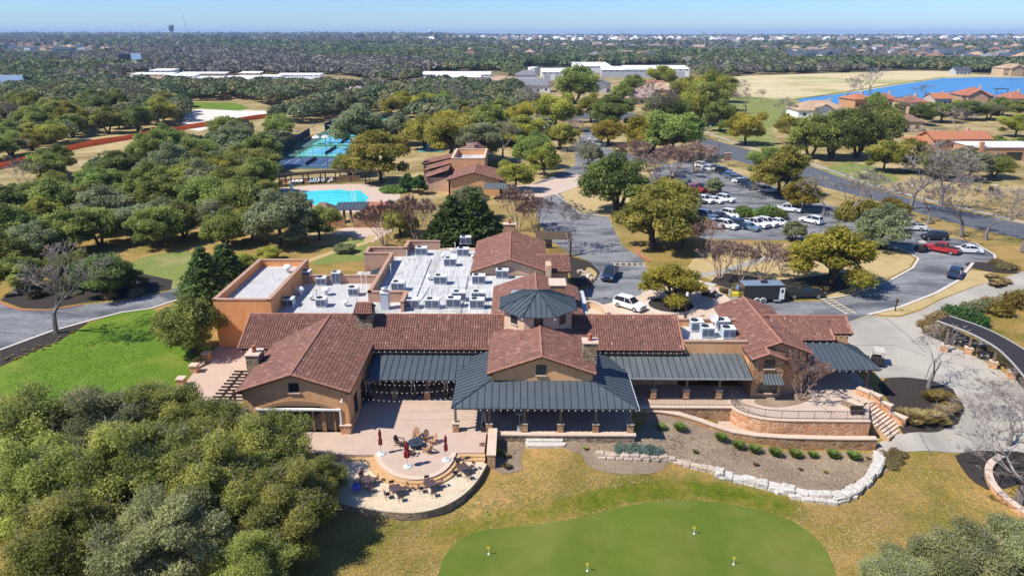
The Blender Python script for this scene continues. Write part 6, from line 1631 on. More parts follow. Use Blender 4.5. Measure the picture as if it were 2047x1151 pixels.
o = mb.build('pool_lanes', flat('pool_lane_blue', (.02, .22, .36), .4)); o['kind'] = 'structure'
g = P(584, 386, 0); t, part = own('pool_umbrella', 'closed pale blue umbrella standing at the left end of the pool', 'umbrella', g)
mb = MB(); mb.lathe(g.x, g.y, [(.25, .9), (.42, 1.0), (.35, 2.2), (.03, 3.0)], 10); part(mb, 'canopy', flat('pale_blue_canvas', (.42, .55, .60), .8)); mb = MB(); mb.lathe(g.x, g.y, [(.5, 0), (.4, .12), (.05, .15), (.05, .95)], 10); part(mb, 'base', M['galv'])
g = P(708, 404, 0); t, part = own('lifeguard_stand', 'white ladder rail at the near pool edge', 'ladder', g)
mb = MB()
for s in (-.45, .45): mb.tube((g.x + s, g.y, 0), (g.x + s, g.y, 3.4), .09, None, 6)
part(mb, 'rail', M['white']); mb = MB()
for k in range(5): mb.tube((g.x - .45, g.y, .5 + k * .55), (g.x + .45, g.y, .5 + k * .55), .05, None, 5)
part(mb, 'rung', M['white'])
# far pergola
t, part = own('pool_pergola', 'long dark timber pergola shading loungers behind the pool', 'pergola', (*P(620, 375).to_2d(), 0))
pa = [P(x, y, 3).to_2d() for x, y in ((520, 356), (570, 350), (640, 345), (700, 343), (760, 345))]; pb = [p + Vector((.3, 3.6)) for p in pa]
mb = MB(); n = 46
for k in range(n):
 a, b = samp(pa, k / n), samp(pb, k / n); a1, b1 = samp(pa, (k + .5) / n), samp(pb, (k + .5) / n); mb.slab([(*a, 3), (*a1, 3), (*b1, 3), (*b, 3)], .15)
part(mb, 'slat', M['dark_wood']); mb = MB(); mb.path([(*p, 2.8) for p in pa], .14, 4); mb.path([(*p, 2.8) for p in pb], .14, 4); part(mb, 'beam', M['dark_wood'])
for i in range(9):
 for q in (pa, pb):
  p = samp(q, i / 8 * .999); mb = MB(); mb.box(p.x, p.y, 0, .25, .25, 2.8); part(mb, 'post', M['dark_wood'])
t, part = own('garden_wall', 'low tan stucco wall behind the pool pergola', 'wall', (*P(640, 362).to_2d(), 0)); mb = MB(); a = P(560, 366).to_2d(); b = P(720, 360).to_2d(); wall_along(mb, [a, b], .4, 0, 1.1, 0); part(mb, 'garden_wall', M['stucco']); mb = MB(); wall_along(mb, [a, b], .4, 1.0, 1.09, 0, 1, .1, .1); part(mb, 'wall_cap', [M['stucco'], M['cap']])
def lounger():
 t = thing('pool_lounger', 'x', 'lounger'); mb = MB(); mb.bb(-.33, .33, -.95, .4, .3, .38); mb.build('seat', M['white'], t)
 mb = MB(); mb._add([(-.33, .4, .34), (.33, .4, .34), (.33, .95, .85), (-.33, .95, .85), (-.33, .4, .26), (.33, .4, .26), (.33, 1.0, .8), (-.33, 1.0, .8)], [(0, 1, 2, 3), (4, 7, 6, 5), (0, 4, 5, 1), (1, 5, 6, 2), (2, 6, 7, 3), (3, 7, 4, 0)]); mb.build('backrest', M['white'], t)
 for X in (-.28, .28):
  for Y in (-.85, .3): mb = MB(); mb.bb(X - .03, X + .03, Y - .03, Y + .03, 0, .3); mb.build('leg', M['galv'], t)
 return t
lo = lounger()
for i, x in enumerate((583, 592, 601, 620, 628, 636, 645, 660)):
 place(lo, P(x, 366.5 - i * .25), R(rng.uniform(-8, 8)), 'white lounger under the pool pergola, %s from the left' % ORD[i], 'pool loungers', 1.3)

def gable_house(name, label, cat, x, y, L, D, hw, rise, rz=0.0, wall='stucco_pale', roof=None, kind='gable', chim=True, nwin=3, group=None, over=.5, cross=False, z=0.0):
 """x, y ground point of the centre; ridge along local x; parts: wall, roof, windows, door, chimney"""
 t = thing(name, label, cat, (x, y, z), rz, group)
 mb = MB(); mb.bb(-L / 2, L / 2, -D / 2, D / 2, -.3, hw)
 if kind == 'gable': mb.xprof([(-D / 2, hw), (D / 2, hw), (0, hw + rise * D / (D + 2 * over))], -L / 2, L / 2)
 wl = mb.build('wall', M[wall] if isinstance(wall, str) else wall, t)
 mb = MB(); a = L / 2 + over; b = D / 2 + over; r = max(0.0, L / 2 - D / 2) if kind == 'hip' else a; zr = hw + rise; e = hw - .02
 mb.slab([(-a, -b, e), (a, -b, e), (r, 0, zr), (-r, 0, zr)], .18); mb.slab([(a, b, e), (-a, b, e), (-r, 0, zr), (r, 0, zr)], .18)
 if kind == 'hip':
  mb.slab([(a, -b, e), (a, b, e), (r, 0, zr)], .18); mb.slab([(-a, b, e), (-a, -b, e), (-r, 0, zr)], .18)
 if cross:
  w2 = D * .38; mb.slab([(-w2 * .1 - w2, -b - 2.5, e), (-w2 * .1, -b - 2.5, e + rise * .8), (-w2 * .1, 0, e + rise * .8), (-w2 * .1 - w2, 0, e)], .18); mb.slab([(-w2 * .1 + w2, 0, e), (-w2 * .1, 0, e + rise * .8), (-w2 * .1, -b - 2.5, e + rise * .8), (-w2 * .1 + w2, -b - 2.5, e)], .18)
 ro = mb.build('roof', M[roof] if isinstance(roof, str) else roof, t)
 if cross:
  mb = MB(); w2 = D * .34; mb.yprof([(-w2 * 1.1, -.3), (w2 * .9, -.3), (w2 * .9, hw), (-w2 * .1, hw + rise * .66), (-w2 * 1.1, hw)], -D / 2 - 2.2, -D / 2 + .1); mb.build('front_gable', M[wall] if isinstance(wall, str) else wall, wl)
 if chim:
  mb = MB(); mb.bb(L * .22, L * .22 + 1.0, .4, 1.4, hw, hw + rise + .9); mb.build('chimney', M['stucco_pale'], ro)
 for k in range(nwin):
  X = -L / 2 + L * (k + .5) / nwin; mb = MB(); mb.bb(X - .7, X + .7, -D / 2 - .05, -D / 2 + .05, 1.0, min(hw - .4, 2.4)); mb.build('window', M['glass'], t)
 mb = MB(); mb.bb(L * .08, L * .08 + 1.1, -D / 2 - .06, -D / 2 + .05, 0, 2.2); mb.build('door', M['dark_wood'], t)
 return t
def roofmat(name, c): return blend(name, [(.3, tuple(v * .8 for v in c)), (.7, tuple(min(1, v * 1.15) for v in c))], .8, [(.3, tuple(v * .6 for v in c)), (.7, tuple(min(1, v * 1.3) for v in c))], 5, .35)
M['r_clay'] = roofmat('far_clay_roof', (.36, .14, .085)); M['r_or'] = roofmat('far_orange_roof', (.42, .165, .085)); M['r_tan'] = roofmat('far_tan_roof', (.42, .29, .19)); M['r_brn'] = roofmat('far_brown_roof', (.22, .14, .10)); M['r_grey'] = roofmat('far_grey_roof', (.20, .20, .21)); M['r_dark'] = roofmat('far_slate_roof', (.07, .085, .11)); M['r_pink'] = roofmat('far_pinkish_roof', (.36, .25, .21)); M['r_white'] = roofmat('far_white_metal_roof', (.72, .72, .71)); M['w_white'] = flat('far_white_wall', (.72, .71, .68), .8, space='pos'); M['w_tan'] = flat('far_tan_wall', (.48, .35, .23), .8, space='pos'); M['w_grey'] = flat('far_grey_wall', (.40, .41, .43), .8, space='pos'); M['w_or'] = flat('far_orange_wall', (.46, .24, .12), .8, space='pos')

# the pool house: several tiled wings round a walled flat roof
PH = thing('pool_house', 'smaller tan clubhouse with clay tile wings and a walled flat roof near the pool', 'building', (-14, 172, 0)); PO = Vector((-14, 172, 0))
def pp_(mb, nm, mats, parent=None):
 o = mb.build(nm, mats, parent or PH)
 if parent is None: o.matrix_parent_inverse = Matrix.Translation(-PO)
 return o
def pbox(pxs, z0, z1, nm, mat):
 pass
c0 = P(906, 380); # near corner
bx0, bx1 = P(905, 372).x, P(968, 372).x; by0 = P(936, 372).y
w = MB(); parapet(w, [(bx0, by0), (bx1, by0), (bx1, by0 + 16), (bx0, by0 + 16)], .45, -.2, 7.3, closed=True); pp_(w, 'block_wall', [M['stucco'], M['cap']])
w = MB(); w.bb(bx0, bx1, by0, by0 + 16, 5.2, 5.7); pp_(w, 'block_roof', M['membrane'])
fx0, fx1, fxm = P(900, 386).x, P(1003, 386).x, P(951, 386).x; fy = P(950, 392).y
w = MB(); w.yprof([(fx0, -.2), (fx1, -.2), (fx1, 4.0), (fxm, 5.7), (fx0, 4.0)], fy, fy + .4); w.bb(fx0, fx0 + .4, fy, by0, -.2, 4.0); w.bb(fx1 - .4, fx1, fy, by0, -.2, 4.0); pp_(w, 'front_wall', M['stucco'])
o = tile_roof('front_tile_roof', [[(fx0 - .5, by0 + .5, 3.95), (fx0 - .5, fy - .6, 3.95), (fxm, fy - .6, 5.95), (fxm, by0 + .5, 5.95)], [(fx1 + .5, fy - .6, 3.95), (fx1 + .5, by0 + .5, 3.95), (fxm, by0 + .5, 5.95), (fxm, fy - .6, 5.95)]], PH, [((fxm, fy - .6, 5.95), (fxm, by0, 5.95))], w=.45, bias=.1); o.matrix_parent_inverse = Matrix.Translation(-PO)
lx0, lx1 = P(858, 375).x, bx0 - .3; ly = P(880, 383).y
for i, (dy, hh_, dx) in enumerate(((0, 3.6, 0), (7.5, 4.0, -1.4), (15, 4.4, -2.6))):
 w = MB(); w.bb(lx0 + dx, lx1, ly + dy, ly + dy + 7.4, -.2, hh_); pp_(w, 'side_wall', M['stucco_pale'])
 o = tile_roof('side_tile_roof', [[(lx0 + dx - .4, ly + dy + 7.6, hh_), (lx0 + dx - .4, ly + dy - .4, hh_), (lx1, ly + dy - .4, hh_ + 2.0), (lx1, ly + dy + 7.6, hh_ + 2.0)]], PH, [((lx0 + dx - .4, ly + dy - .4, hh_), (lx1, ly + dy - .4, hh_ + 2.0))], w=.45, bias=.1); o.matrix_parent_inverse = Matrix.Translation(-PO)
o = tile_roof('rear_tile_roof', [[(lx1 - 1, by0 + 30, 5), (lx1 - 1, by0 + 16, 5), (bx0 + 5, by0 + 16, 7.4), (bx0 + 5, by0 + 30, 7.4)], [(bx1, by0 + 16, 5), (bx1, by0 + 30, 5), (bx0 + 5, by0 + 30, 7.4), (bx0 + 5, by0 + 16, 7.4)]], PH, w=.45, bias=.1); o.matrix_parent_inverse = Matrix.Translation(-PO)
w = MB(); w.box(bx0 + 3.5, by0 + 20, 5, 2.2, 2.2, 4.0); k = pp_(w, 'chimney', M['stucco_pale']); w = MB(); w.box(bx0 + 3.5, by0 + 20, 9.0, 2.5, 2.5, .2); w.build('chimney_cap', M['dark_wood'], k)
ax = P(985, 395).x; ay = P(985, 398).y
o = metal_roof('entry_metal_roof', [[(ax - 2, ay - 1.5, 2.9), (ax + 4.5, ay - 1.5, 2.9), (ax + 3, ay + 2, 3.6), (ax - 2, ay + 2, 3.6)]], PH, mat='metal_old'); o.matrix_parent_inverse = Matrix.Translation(-PO)
w = MB(); w.box(ax + 4, ay - 1, 0, .3, .3, 2.9); pp_(w, 'post', M['dark_wood'])
# gate lodge with dark metal roof between pool and lawn
gate = P(690, 455); GL = thing('pool_gatehouse', 'low tan gatehouse with brown roof and dark blue metal canopy below the pool', 'building', gate); 
def gp(mb, nm, mats, parent=None):
 o = mb.build(nm, mats, parent or GL)
 if parent is None: o.matrix_parent_inverse = Matrix.Translation(-gate)
 return o
x0, x1, x2, x3 = P(632, 452).x, P(660, 452).x, P(740, 445).x, P(790, 445).x; y0 = gate.y
w = MB(); w.bb(x0, x1, y0, y0 + 5, 0, 3.2); gp(w, 'lodge_wall', M['stucco']); w = MB(); w.slab([(x0 - .6, y0 - .5, 3.2), (x1 + .5, y0 - .5, 3.2), (x1 - 1.2, y0 + 3.5, 4.6), (x0 + .5, y0 + 3.5, 4.6)], .15); w.slab([(x1 + .5, y0 - .5, 3.2), (x1 + .5, y0 + 6, 3.2), (x1 - 1.2, y0 + 3.5, 4.6)], .15); w.slab([(x0 - .6, y0 + 6, 3.2), (x0 - .6, y0 - .5, 3.2), (x0 + .5, y0 + 3.5, 4.6)], .15); gp(w, 'lodge_roof', M['r_brn'])
o = metal_roof('canopy', [[(x1 + .5, y0 + 3.0, 3.0), (x2, y0 + 3.6, 3.0), (x2, y0 + 8.0, 3.7), (x1 + .5, y0 + 7.4, 3.7)]], GL, mat='metal'); o.matrix_parent_inverse = Matrix.Translation(-gate)
for X in (x1 + 2.5, (x1 + x2) / 2, x2 - 1):
 w = MB(); w.box(X, y0 + 3.8, 0, .45, .45, 2.9); gp(w, 'column', M['stone_dk'])
w = MB(); w.bb(x2, x3, y0 + 1, y0 + 6, 0, 2.8); gp(w, 'wing_wall', M['stucco_pale']); w = MB(); w.slab([(x2 - .3, y0 + .5, 2.85), (x3 + .3, y0 + .5, 2.85), (x3 + .3, y0 + 6.5, 4.0), (x2 - .3, y0 + 6.5, 4.0)], .15); gp(w, 'wing_roof', M['r_clay'])
w = MB(); w.bb(x1 + .5, x1 + 3.5, y0 - .2, y0 + .2, 0, 2.0); w.bb(x1 + 5.2, x2 + 2, y0 - .2, y0 + .2, 0, 1.9); gp(w, 'entry_wall', M['stone'])
w = MB(); w.bb(x0 + .8, x0 + 1.4, y0 - .03, y0 + .05, 1.2, 2.2); gp(w, 'window', M['glass'])
drape('gate_path', px((655, 470), (690, 455), (745, 452), (790, 458), (745, 485), (730, 480), (700, 470)), M['paver'], .03)
g = P(790, 382, 0); t_hedge = thing('clipped_hedge', 'round clipped green hedge ring beside the pool deck', 'hedge', g)

# ------------------------------------------------------------------ tennis courts
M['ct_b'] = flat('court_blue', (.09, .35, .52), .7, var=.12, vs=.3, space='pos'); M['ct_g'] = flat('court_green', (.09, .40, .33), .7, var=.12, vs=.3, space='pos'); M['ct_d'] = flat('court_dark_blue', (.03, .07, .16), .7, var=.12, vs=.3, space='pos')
M['screen'] = flat('dark_wind_screen', (.015, .018, .025), .8)
def court(x0, x1, ytop, ybot, lab, mat='ct_b', dark=False):
 a = P(x0, ybot); b = P(x1, ybot); c = P((x0 + x1) / 2, ytop); X0, X1, Y0, Y1 = a.x, b.x, a.y, c.y
 t, part = own('tennis_court', lab, 'tennis court', (X0, Y0, 0), 'tennis courts beyond the pool')
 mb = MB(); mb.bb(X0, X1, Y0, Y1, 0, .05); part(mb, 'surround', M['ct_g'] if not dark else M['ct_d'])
 mx, my = (X1 - X0) * .12, (Y1 - Y0) * .16; mb = MB(); mb.bb(X0 + mx, X1 - mx, Y0 + my, Y1 - my, .05, .06); part(mb, 'playing_surface', M[mat])
 mb = MB(); e = .12; z0, z1 = .06, .066
 for (p0, p1, q0, q1) in ((X0 + mx, X1 - mx, Y0 + my, Y0 + my + e), (X0 + mx, X1 - mx, Y1 - my - e, Y1 - my), (X0 + mx, X0 + mx + e, Y0 + my + e, Y1 - my - e), (X1 - mx - e, X1 - mx, Y0 + my + e, Y1 - my - e), ((X0 + X1) / 2 - 5, (X0 + X1) / 2 - 5 + e, Y0 + my + e, Y1 - my - e), ((X0 + X1) / 2 + 5, (X0 + X1) / 2 + 5 + e, Y0 + my + e, Y1 - my - e)): mb.bb(p0, p1, q0, q1, z0, z1)
 part(mb, 'court_lines', M['paint_w'])
 mb = MB(); xm = (X0 + X1) / 2; mb.bb(xm - .02, xm + .02, Y0 + my - .5, Y1 - my + .5, .1, 1.0); part(mb, 'net', M['screen'])
 mb = MB()
 for (xx, yy) in [(X0 + (X1 - X0) * k / 6, Y0 - .3) for k in range(7)]: mb.tube((xx, yy, 0), (xx, yy, 3.0), .05, None, 4)
 mb.tube((X0, Y0 - .3, 3), (X1, Y0 - .3, 3), .05, None, 4); mb.tube((X0, Y0 - .3, 1.2), (X1, Y0 - .3, 1.2), .03, None, 4)
 part(mb, 'court_fence', M['iron'])
 return X0, X1, Y0, Y1
court(542, 672, 316, 334, 'dark blue tennis court closest to the pool pergola', 'ct_d', True)
court(590, 700, 293, 313, 'blue tennis court with green surround just behind the dark blue one')
court(622, 735, 275, 290, 'turquoise court with white shade umbrellas along it')
court(655, 760, 261, 273, 'blue tennis court in the fourth row behind the shade umbrellas')
court(712, 800, 246, 259, 'farthest blue tennis court under the dark wind screen')
court(835, 885, 287, 304, 'small green court edge seen between trees right of the main courts')
for i, (xa, ya, xb, yb, hz, lab) in enumerate(((530, 332, 620, 272, 3.2, 'dark wind screen fence along the left side of the courts'), (650, 262, 700, 243, 3.2, 'dark wind screen fence stepping back beside the far courts'), (698, 244, 812, 243, 3.4, 'dark wind screen fence closing the far end of the courts'))):
 a = P(xa, ya); b = P(xb, yb); t, part = own('court_screen', lab, 'fence', a); mb = MB(); wall_along(mb, [a.to_2d(), b.to_2d()], .08, .1, hz, 0); part(mb, 'screen_cloth', M['screen']); mb = MB()
 for k in range(9): p = a.lerp(b, k / 8); mb.tube(p, (p.x, p.y, hz + .3), .06, None, 4)
 part(mb, 'fence_post', M['iron'])
for i, (x, y) in enumerate(((601, 320), (663, 306), (628, 262), (712, 256), (722, 281), (760, 240), (655, 330))):
 g = P(x, y); t, part = own('court_light', 'tall floodlight mast by the tennis courts, %s along' % ORD[i], 'floodlight', g, 'court floodlight masts')
 mb = MB(); mb.tube(g, (g.x, g.y, 9), .1, .07, 5); part(mb, 'mast', M['iron']); mb = MB(); mb.box(g.x, g.y, 9, 1.2, .4, .3); part(mb, 'lamp_head', M['galv'])
for i, (x, y) in enumerate(((633, 288), (652, 287), (671, 287), (690, 286), (703, 284), (735, 255), (748, 254), (770, 252))):
 g = P(x, y); t, part = own('court_umbrella', '%s shade umbrella beside the courts, %s from the left' % ('white' if i < 2 else 'green and white', ORD[i]), 'umbrella', g, 'shade umbrellas at the courts')
 mb = MB(); mb.lathe(g.x, g.y, [(1.7, 2.3), (1.2, 2.7), (.1, 3.1)], 8); part(mb, 'canopy', M['white'] if i < 2 else M['ct_g']); mb = MB(); mb.tube(g, (g.x, g.y, 2.6), .05, None, 5); part(mb, 'pole', M['galv'])

# ------------------------------------------------------------------ orange construction netting
fpts = [G(x, y).to_2d() for x, y in ((-30, 345), (0, 338), (80, 318), (140, 300), (205, 288), (260, 279), (320, 267), (365, 260), (430, 250), (500, 240), (560, 234))]
fpts = chaikin(fpts, 1, closed=False)
t, part = own('orange_netting', 'long orange construction netting fence winding through the oaks', 'fence', (*fpts[0], 0))
M['net'] = leaf_mat('orange_netting', (.72, .25, .085), (.78, .29, .10), .45, 0)
mb = MB(); wall_along(mb, fpts, .06, .05, [1.9 + .2 * math.sin(i * 1.7) for i in range(len(fpts))], 0); part(mb, 'netting', M['net'])
mb = MB()
for i, p in enumerate(fpts): mb.tube((p.x, p.y, 0), (p.x, p.y, 2.1), .04, None, 4)
part(mb, 'stake', M['iron'])

# ------------------------------------------------------------------ houses on the right and in the middle distance
def hs(x, y, wpx, D, hw, rise, wall, roof, label, kind='hip', rz=0, cross=False, chim=True, nwin=4):
 p = P(x, y); L = wpx / proj(p.x, p.y, 0)[2]
 return gable_house('house', label, 'house', p.x, p.y + D / 2, L, D, hw, rise, R(rz), wall, roof, kind, chim, nwin, None, .6, cross)
hs(1645, 236, 100, 16, 3.6, 4.0, 'w_white', 'r_tan', 'tan roofed house with a white front gable behind the lone oaks', 'hip', 0, True)
hs(1722, 216, 44, 14, 4.6, 2.6, 'w_or', 'r_or', 'orange stucco house with tall gabled roof at the lakeside', 'hip', 12)
hs(1775, 214, 44, 14, 4.4, 2.6, 'w_tan', 'r_clay', 'clay roofed lakeside house with a chimney, right of the orange one', 'hip', -5)
hs(1832, 221, 40, 14, 4.2, 3, 'w_tan', 'r_clay', 'pale stucco villa with low clay roof beside the lake', 'hip', 6)
hs(1884, 212, 34, 12, 4.0, 2.6, 'w_tan', 'r_or', 'orange roofed villa with a white chimney near the lake edge', 'gable', 0)
hs(1956, 207, 58, 16, 4.5, 4.2, 'w_or', 'r_clay', 'large clay roofed villa with a tall chimney standing against the lake', 'hip', -8, True)
hs(2038, 214, 40, 14, 4.5, 3.5, 'w_tan', 'r_clay', 'clay roofed villa at the right edge by the lake', 'hip', 0)
hs(1812, 262, 78, 20, 4.0, 4.0, 'w_tan', 'r_brn', 'brown roofed house among the oaks below the lakeside villas', 'hip', -14)
hs(1918, 303, 118, 9, 4.2, 2.2, 'w_or', 'r_or', 'long house with a bright orange tile roof behind the oak row', 'gable', 4)
hs(1845, 300, 30, 8, 3.2, 1.2, 'w_white', 'r_or', 'small white walled annex left of the long orange roofed house', 'hip')
p = P(2015, 322); t = thing('flat_roof_house', 'orange stucco house with a white flat roof at the right edge', 'house', p); L = 22
mb = MB(); mb.bb(-L / 2, L / 2, 0, 12, 0, 4.2); mb.build('wall', M['w_or'], t); mb = MB(); mb.bb(-L / 2 - .3, L / 2 + .3, -.3, 12.3, 4.2, 4.5); mb.build('roof', M['r_white'], t); mb = MB(); mb.bb(-L / 2 + 1, -L / 2 + 2.2, -.5, .6, 0, 6); mb.build('chimney', M['w_or'], t); mb = MB(); mb.bb(-1, 4, -.06, .05, .3, 2.8); mb.build('window', M['glass'], t)
hs(1068, 185, 62, 16, 4.5, 4.2, 'w_white', 'r_grey', 'white gabled house with pale grey metal roof beside the big round oak', 'gable', 0)
hs(1052, 168, 44, 12, 7.0, 3.4, 'w_white', 'r_grey', 'two storey white house behind the pale grey metal roof', 'hip', 0)
hs(1195, 186, 46, 14, 6.5, 3.0, 'w_white', 'r_grey', 'two storey white and grey house right of the round oak', 'hip', 10, True)
hs(1155, 176, 40, 12, 4.5, 3.6, 'w_tan', 'r_tan', 'tan roofed house behind the round oak', 'hip')
hs(1290, 210, 90, 22, 4.0, 5.0, 'w_tan', 'r_pink', 'wide house with faded pinkish hipped roof among bare trees', 'hip', 6)
hs(1312, 194, 64, 14, 4.5, 4.0, 'w_or', 'r_tan', 'house with a bright tan roof behind the faded pink one', 'hip', -6)
hs(1298, 186, 50, 10, 5.0, 3.0, 'w_or', 'r_clay', 'brown tile roofed house at the back of the tan roofed group', 'gable')
hs(1000, 172, 50, 12, 4.0, 3.0, 'w_tan', 'r_tan', 'tan roofed house half hidden by oaks near the warehouses', 'hip')
hs(2030, 152, 52, 18, 7, 4, 'w_tan', 'r_tan', 'large tan house on the far shore of the lake', 'hip', 0, True); hs(1925, 150, 30, 12, 4, 3, 'w_grey', 'r_dark', 'dark boathouse on the far shore of the lake', 'gable')
p = P(1940, 212, 0); t = own('dock_canopy', 'dark blue canopy on the lake bank beside the tall chimney villa', 'canopy', P(2003, 188)); q = P(2003, 188); mb = MB(); mb.bb(q.x - 4, q.x + 4, q.y, q.y + 5, 3, 3.4); t[1](mb, 'roof', M['r_dark']); mb = MB(); mb.bb(q.x - 3.8, q.x - 3.5, q.y + .2, q.y + .5, 0, 3); mb.bb(q.x + 3.5, q.x + 3.8, q.y + .2, q.y + .5, 0, 3); t[1](mb, 'post', M['dark_wood'])

# white warehouses
def warehouse(x0, x1, ybase, D, hw, rise, label, rz=0, wall='w_white', doors=0, roof='r_white'):
 a = P(x0, ybase); b = P(x1, ybase); L = b.x - a.x
 t = thing('warehouse', label, 'warehouse', ((a.x + b.x) / 2, a.y + D / 2, 0), R(rz), 'white storage sheds')
 mb = MB(); mb.bb(-L / 2, L / 2, -D / 2, D / 2, 0, hw); mb.build('wall', M[wall], t)
 mb = MB(); mb.slab([(-L / 2 - .4, -D / 2 - .4, hw + .1), (L / 2 + .4, -D / 2 - .4, hw + .1), (L / 2 + .4, D / 2 + .4, hw + rise), (-L / 2 - .4, D / 2 + .4, hw + rise)], .3); mb.build('roof', M[roof], t)
 mb = MB()
 for k in range(doors): X = -L / 2 + L * (k + .5) / doors; mb.bb(X - L / doors * .28, X + L / doors * .28, -D / 2 - .12, -D / 2 + .05, 0, hw * .72)
 if doors: mb.build('loading_door', M['w_grey'], t)
 mb = MB()
 for k in range(max(4, int(L / 5))): X = -L / 2 + L * (k + .5) / max(4, int(L / 5)); mb.bb(X - .7, X + .7, -D / 2 - .1, -D / 2 + .05, hw * .8, hw * .9)
 mb.build('window', M['glass'], t)
warehouse(1083, 1168, 160, 40, 6.5, 1.6, 'white warehouse with three bays and a pale roof, nearest of the sheds', 0, doors=4); warehouse(1150, 1222, 146, 60, 6.5, 2, 'long low white warehouse behind the three bay shed')
warehouse(1206, 1302, 155, 40, 6.5, 1.6, 'white warehouse with a grey gable end in the middle of the sheds', -4, 'w_grey'); warehouse(1250, 1378, 155, 30, 7.5, 2, 'tall pale warehouse with a dark recessed front at the right end', -3, doors=3)
warehouse(842, 980, 160, 22, 4.5, 1.5, 'long low white shed left of the tank'); warehouse(870, 960, 166, 14, 4.5, 1.2, 'lower white shed in front of the long low one')
for i, (x0, x1, y, D, hz) in enumerate(((262, 342, 160, 14, 4.6), (300, 345, 155, 16, 6), (330, 390, 163, 12, 4.6), (358, 452, 157, 10, 4.2), (395, 470, 166, 9, 3.8), (452, 530, 165, 10, 4), (480, 520, 158, 10, 5), (520, 560, 163, 10, 4), (555, 640, 161, 12, 4.6), (440, 520, 170, 8, 3.8), (240, 262, 166, 8, 4), (165, 196, 169, 8, 4))):
 warehouse(x0, x1, y, D, hz, 1.0, 'low white storage shed in the left row of sheds, %s from the left' % ORD[sorted([262, 300, 330, 358, 395, 452, 480, 520, 555, 440, 240, 165]).index(x0)], 0, 'w_white' if i % 3 else 'w_tan')
p = P(1066, 150); t, part = own('storage_tank', 'round white storage tank beside the white warehouses', 'tank', p); mb = MB(); mb.lathe(p.x, p.y, [(5, 0), (5, 7), (4.9, 7.2), (.2, 7.8)], 20); part(mb, 'tank_shell', M['w_white']); mb = MB(); mb.tube((p.x - 5.2, p.y, 0), (p.x - 5.2, p.y, 7.6), .2, None, 5); part(mb, 'tank_ladder', M['galv'])
# parked campers and trailers
def camper():
 t = thing('parked_camper', 'x', 'camper'); mb = MB(); mb.bb(-4, 4, -1.3, 1.3, .6, 3.3); mb._add([(4, -1.3, .6), (5.4, -1.1, .6), (5.4, 1.1, .6), (4, 1.3, .6), (4, -1.3, 3.3), (4.5, -1.2, 2.0), (4.5, 1.2, 2.0), (4, 1.3, 3.3)], [(4, 5, 6, 7), (0, 1, 5, 4), (1, 2, 6, 5), (2, 3, 7, 6)]); mb.build('body', M['w_white'], t)
 mb = MB(); mb.bb(-3, 2.5, -1.33, 1.33, 1.9, 2.6); mb.build('window', M['glass'], t); mb = MB()
 for X in (-2, 3): mb.tube((X, -1.35, .45), (X, 1.35, .45), .45, None, 10)
 mb.build('wheel', M['tyre'], t); return t
cp = camper()
for i in range(22):
 x = (660, 672, 684, 700, 712, 724, 738, 752, 800, 812, 824, 836, 980, 990, 1002, 1012, 640, 630, 618, 990, 1020, 765)[i]; y = (172, 170, 173, 171, 174, 170, 173, 171, 172, 170, 174, 171, 163, 166, 164, 167, 170, 172, 168, 170, 164, 172)[i]
 place(cp, P(x, y), R(rng.choice((0, 90, 80, 10))), 'white camper or lorry parked among the storage sheds beyond the oak woods', 'parked campers among the sheds')
# billboards
for x, y, lab, wp in ((30, 185, 'pale blue billboard panel at the left edge above the woods', 13), (263, 132, 'half dark half white billboard rising above the woods', 11)):
 p = P(x, y + 4); t, part = own('billboard', lab, 'billboard', p); s = proj(p.x, p.y, 0)[2]; L = 46 / s
 mb = MB(); mb.bb(p.x - L / 2, p.x + L / 2, p.y, p.y + .6, 7, 7 + 16 / s); part(mb, 'panel', flat('billboard_panel', (.42, .55, .72), .6, var=.05))
 if x > 100:
  mb = MB(); mb.bb(p.x - L / 2 + .3, p.x + L * .05, p.y - .08, p.y + .02, 7.3, 6.7 + 16 / s); part(mb, 'poster', M['black'])
 mb = MB(); mb.tube((p.x, p.y + .5, 0), (p.x, p.y + .5, 7), .6); part(mb, 'pole', M['iron'])
# water towers and mast
p = P(346, 84); s = proj(p.x, p.y, 0)[2]; t, part = own('water_tower', 'pale mushroom shaped water tower rising over the left skyline', 'water tower', p)
u = 1 / s; mb = MB(); mb.lathe(p.x, p.y, [(4.2 * u, 0), (3.0 * u, 6 * u), (2.6 * u, 16 * u), (3.2 * u, 20 * u)], 16); part(mb, 'shaft', M['w_grey']); mb = MB(); mb.lathe(p.x, p.y, [(3.2 * u, 20 * u), (5.6 * u, 24 * u), (5.8 * u, 29 * u), (5.2 * u, 31 * u), (1 * u, 32 * u)], 20); part(mb, 'tank', flat('tower_grey_blue', (.20, .24, .28), .6))
p = P(861, 80); s = proj(p.x, p.y, 0)[2]; u = 1 / s; t, part = own('water_tower', 'small far water tower on the middle skyline', 'water tower', p); mb = MB(); mb.lathe(p.x, p.y, [(1.5 * u, 0), (1.2 * u, 12 * u)], 12); part(mb, 'shaft', M['w_grey']); mb = MB(); mb.lathe(p.x, p.y, [(1.5 * u, 12 * u), (4.8 * u, 14 * u), (4.8 * u, 16 * u), (1 * u, 18 * u)], 16); part(mb, 'tank', M['w_grey'])
p = P(376, 84); s = proj(p.x, p.y, 0)[2]; u = 1 / s; t, part = own('radio_mast', 'thin lattice radio mast on the skyline beside the water tower', 'mast', p)
mb = MB(); n = 14; Ht = 51 * u; q = .55 * u
cs = [(-q, -q), (q, -q), (0, q)]
for a, b in cs: mb.tube((p.x + a, p.y + b, 0), (p.x + a - 2 * u, p.y + b, Ht), .10 * u, None, 4)
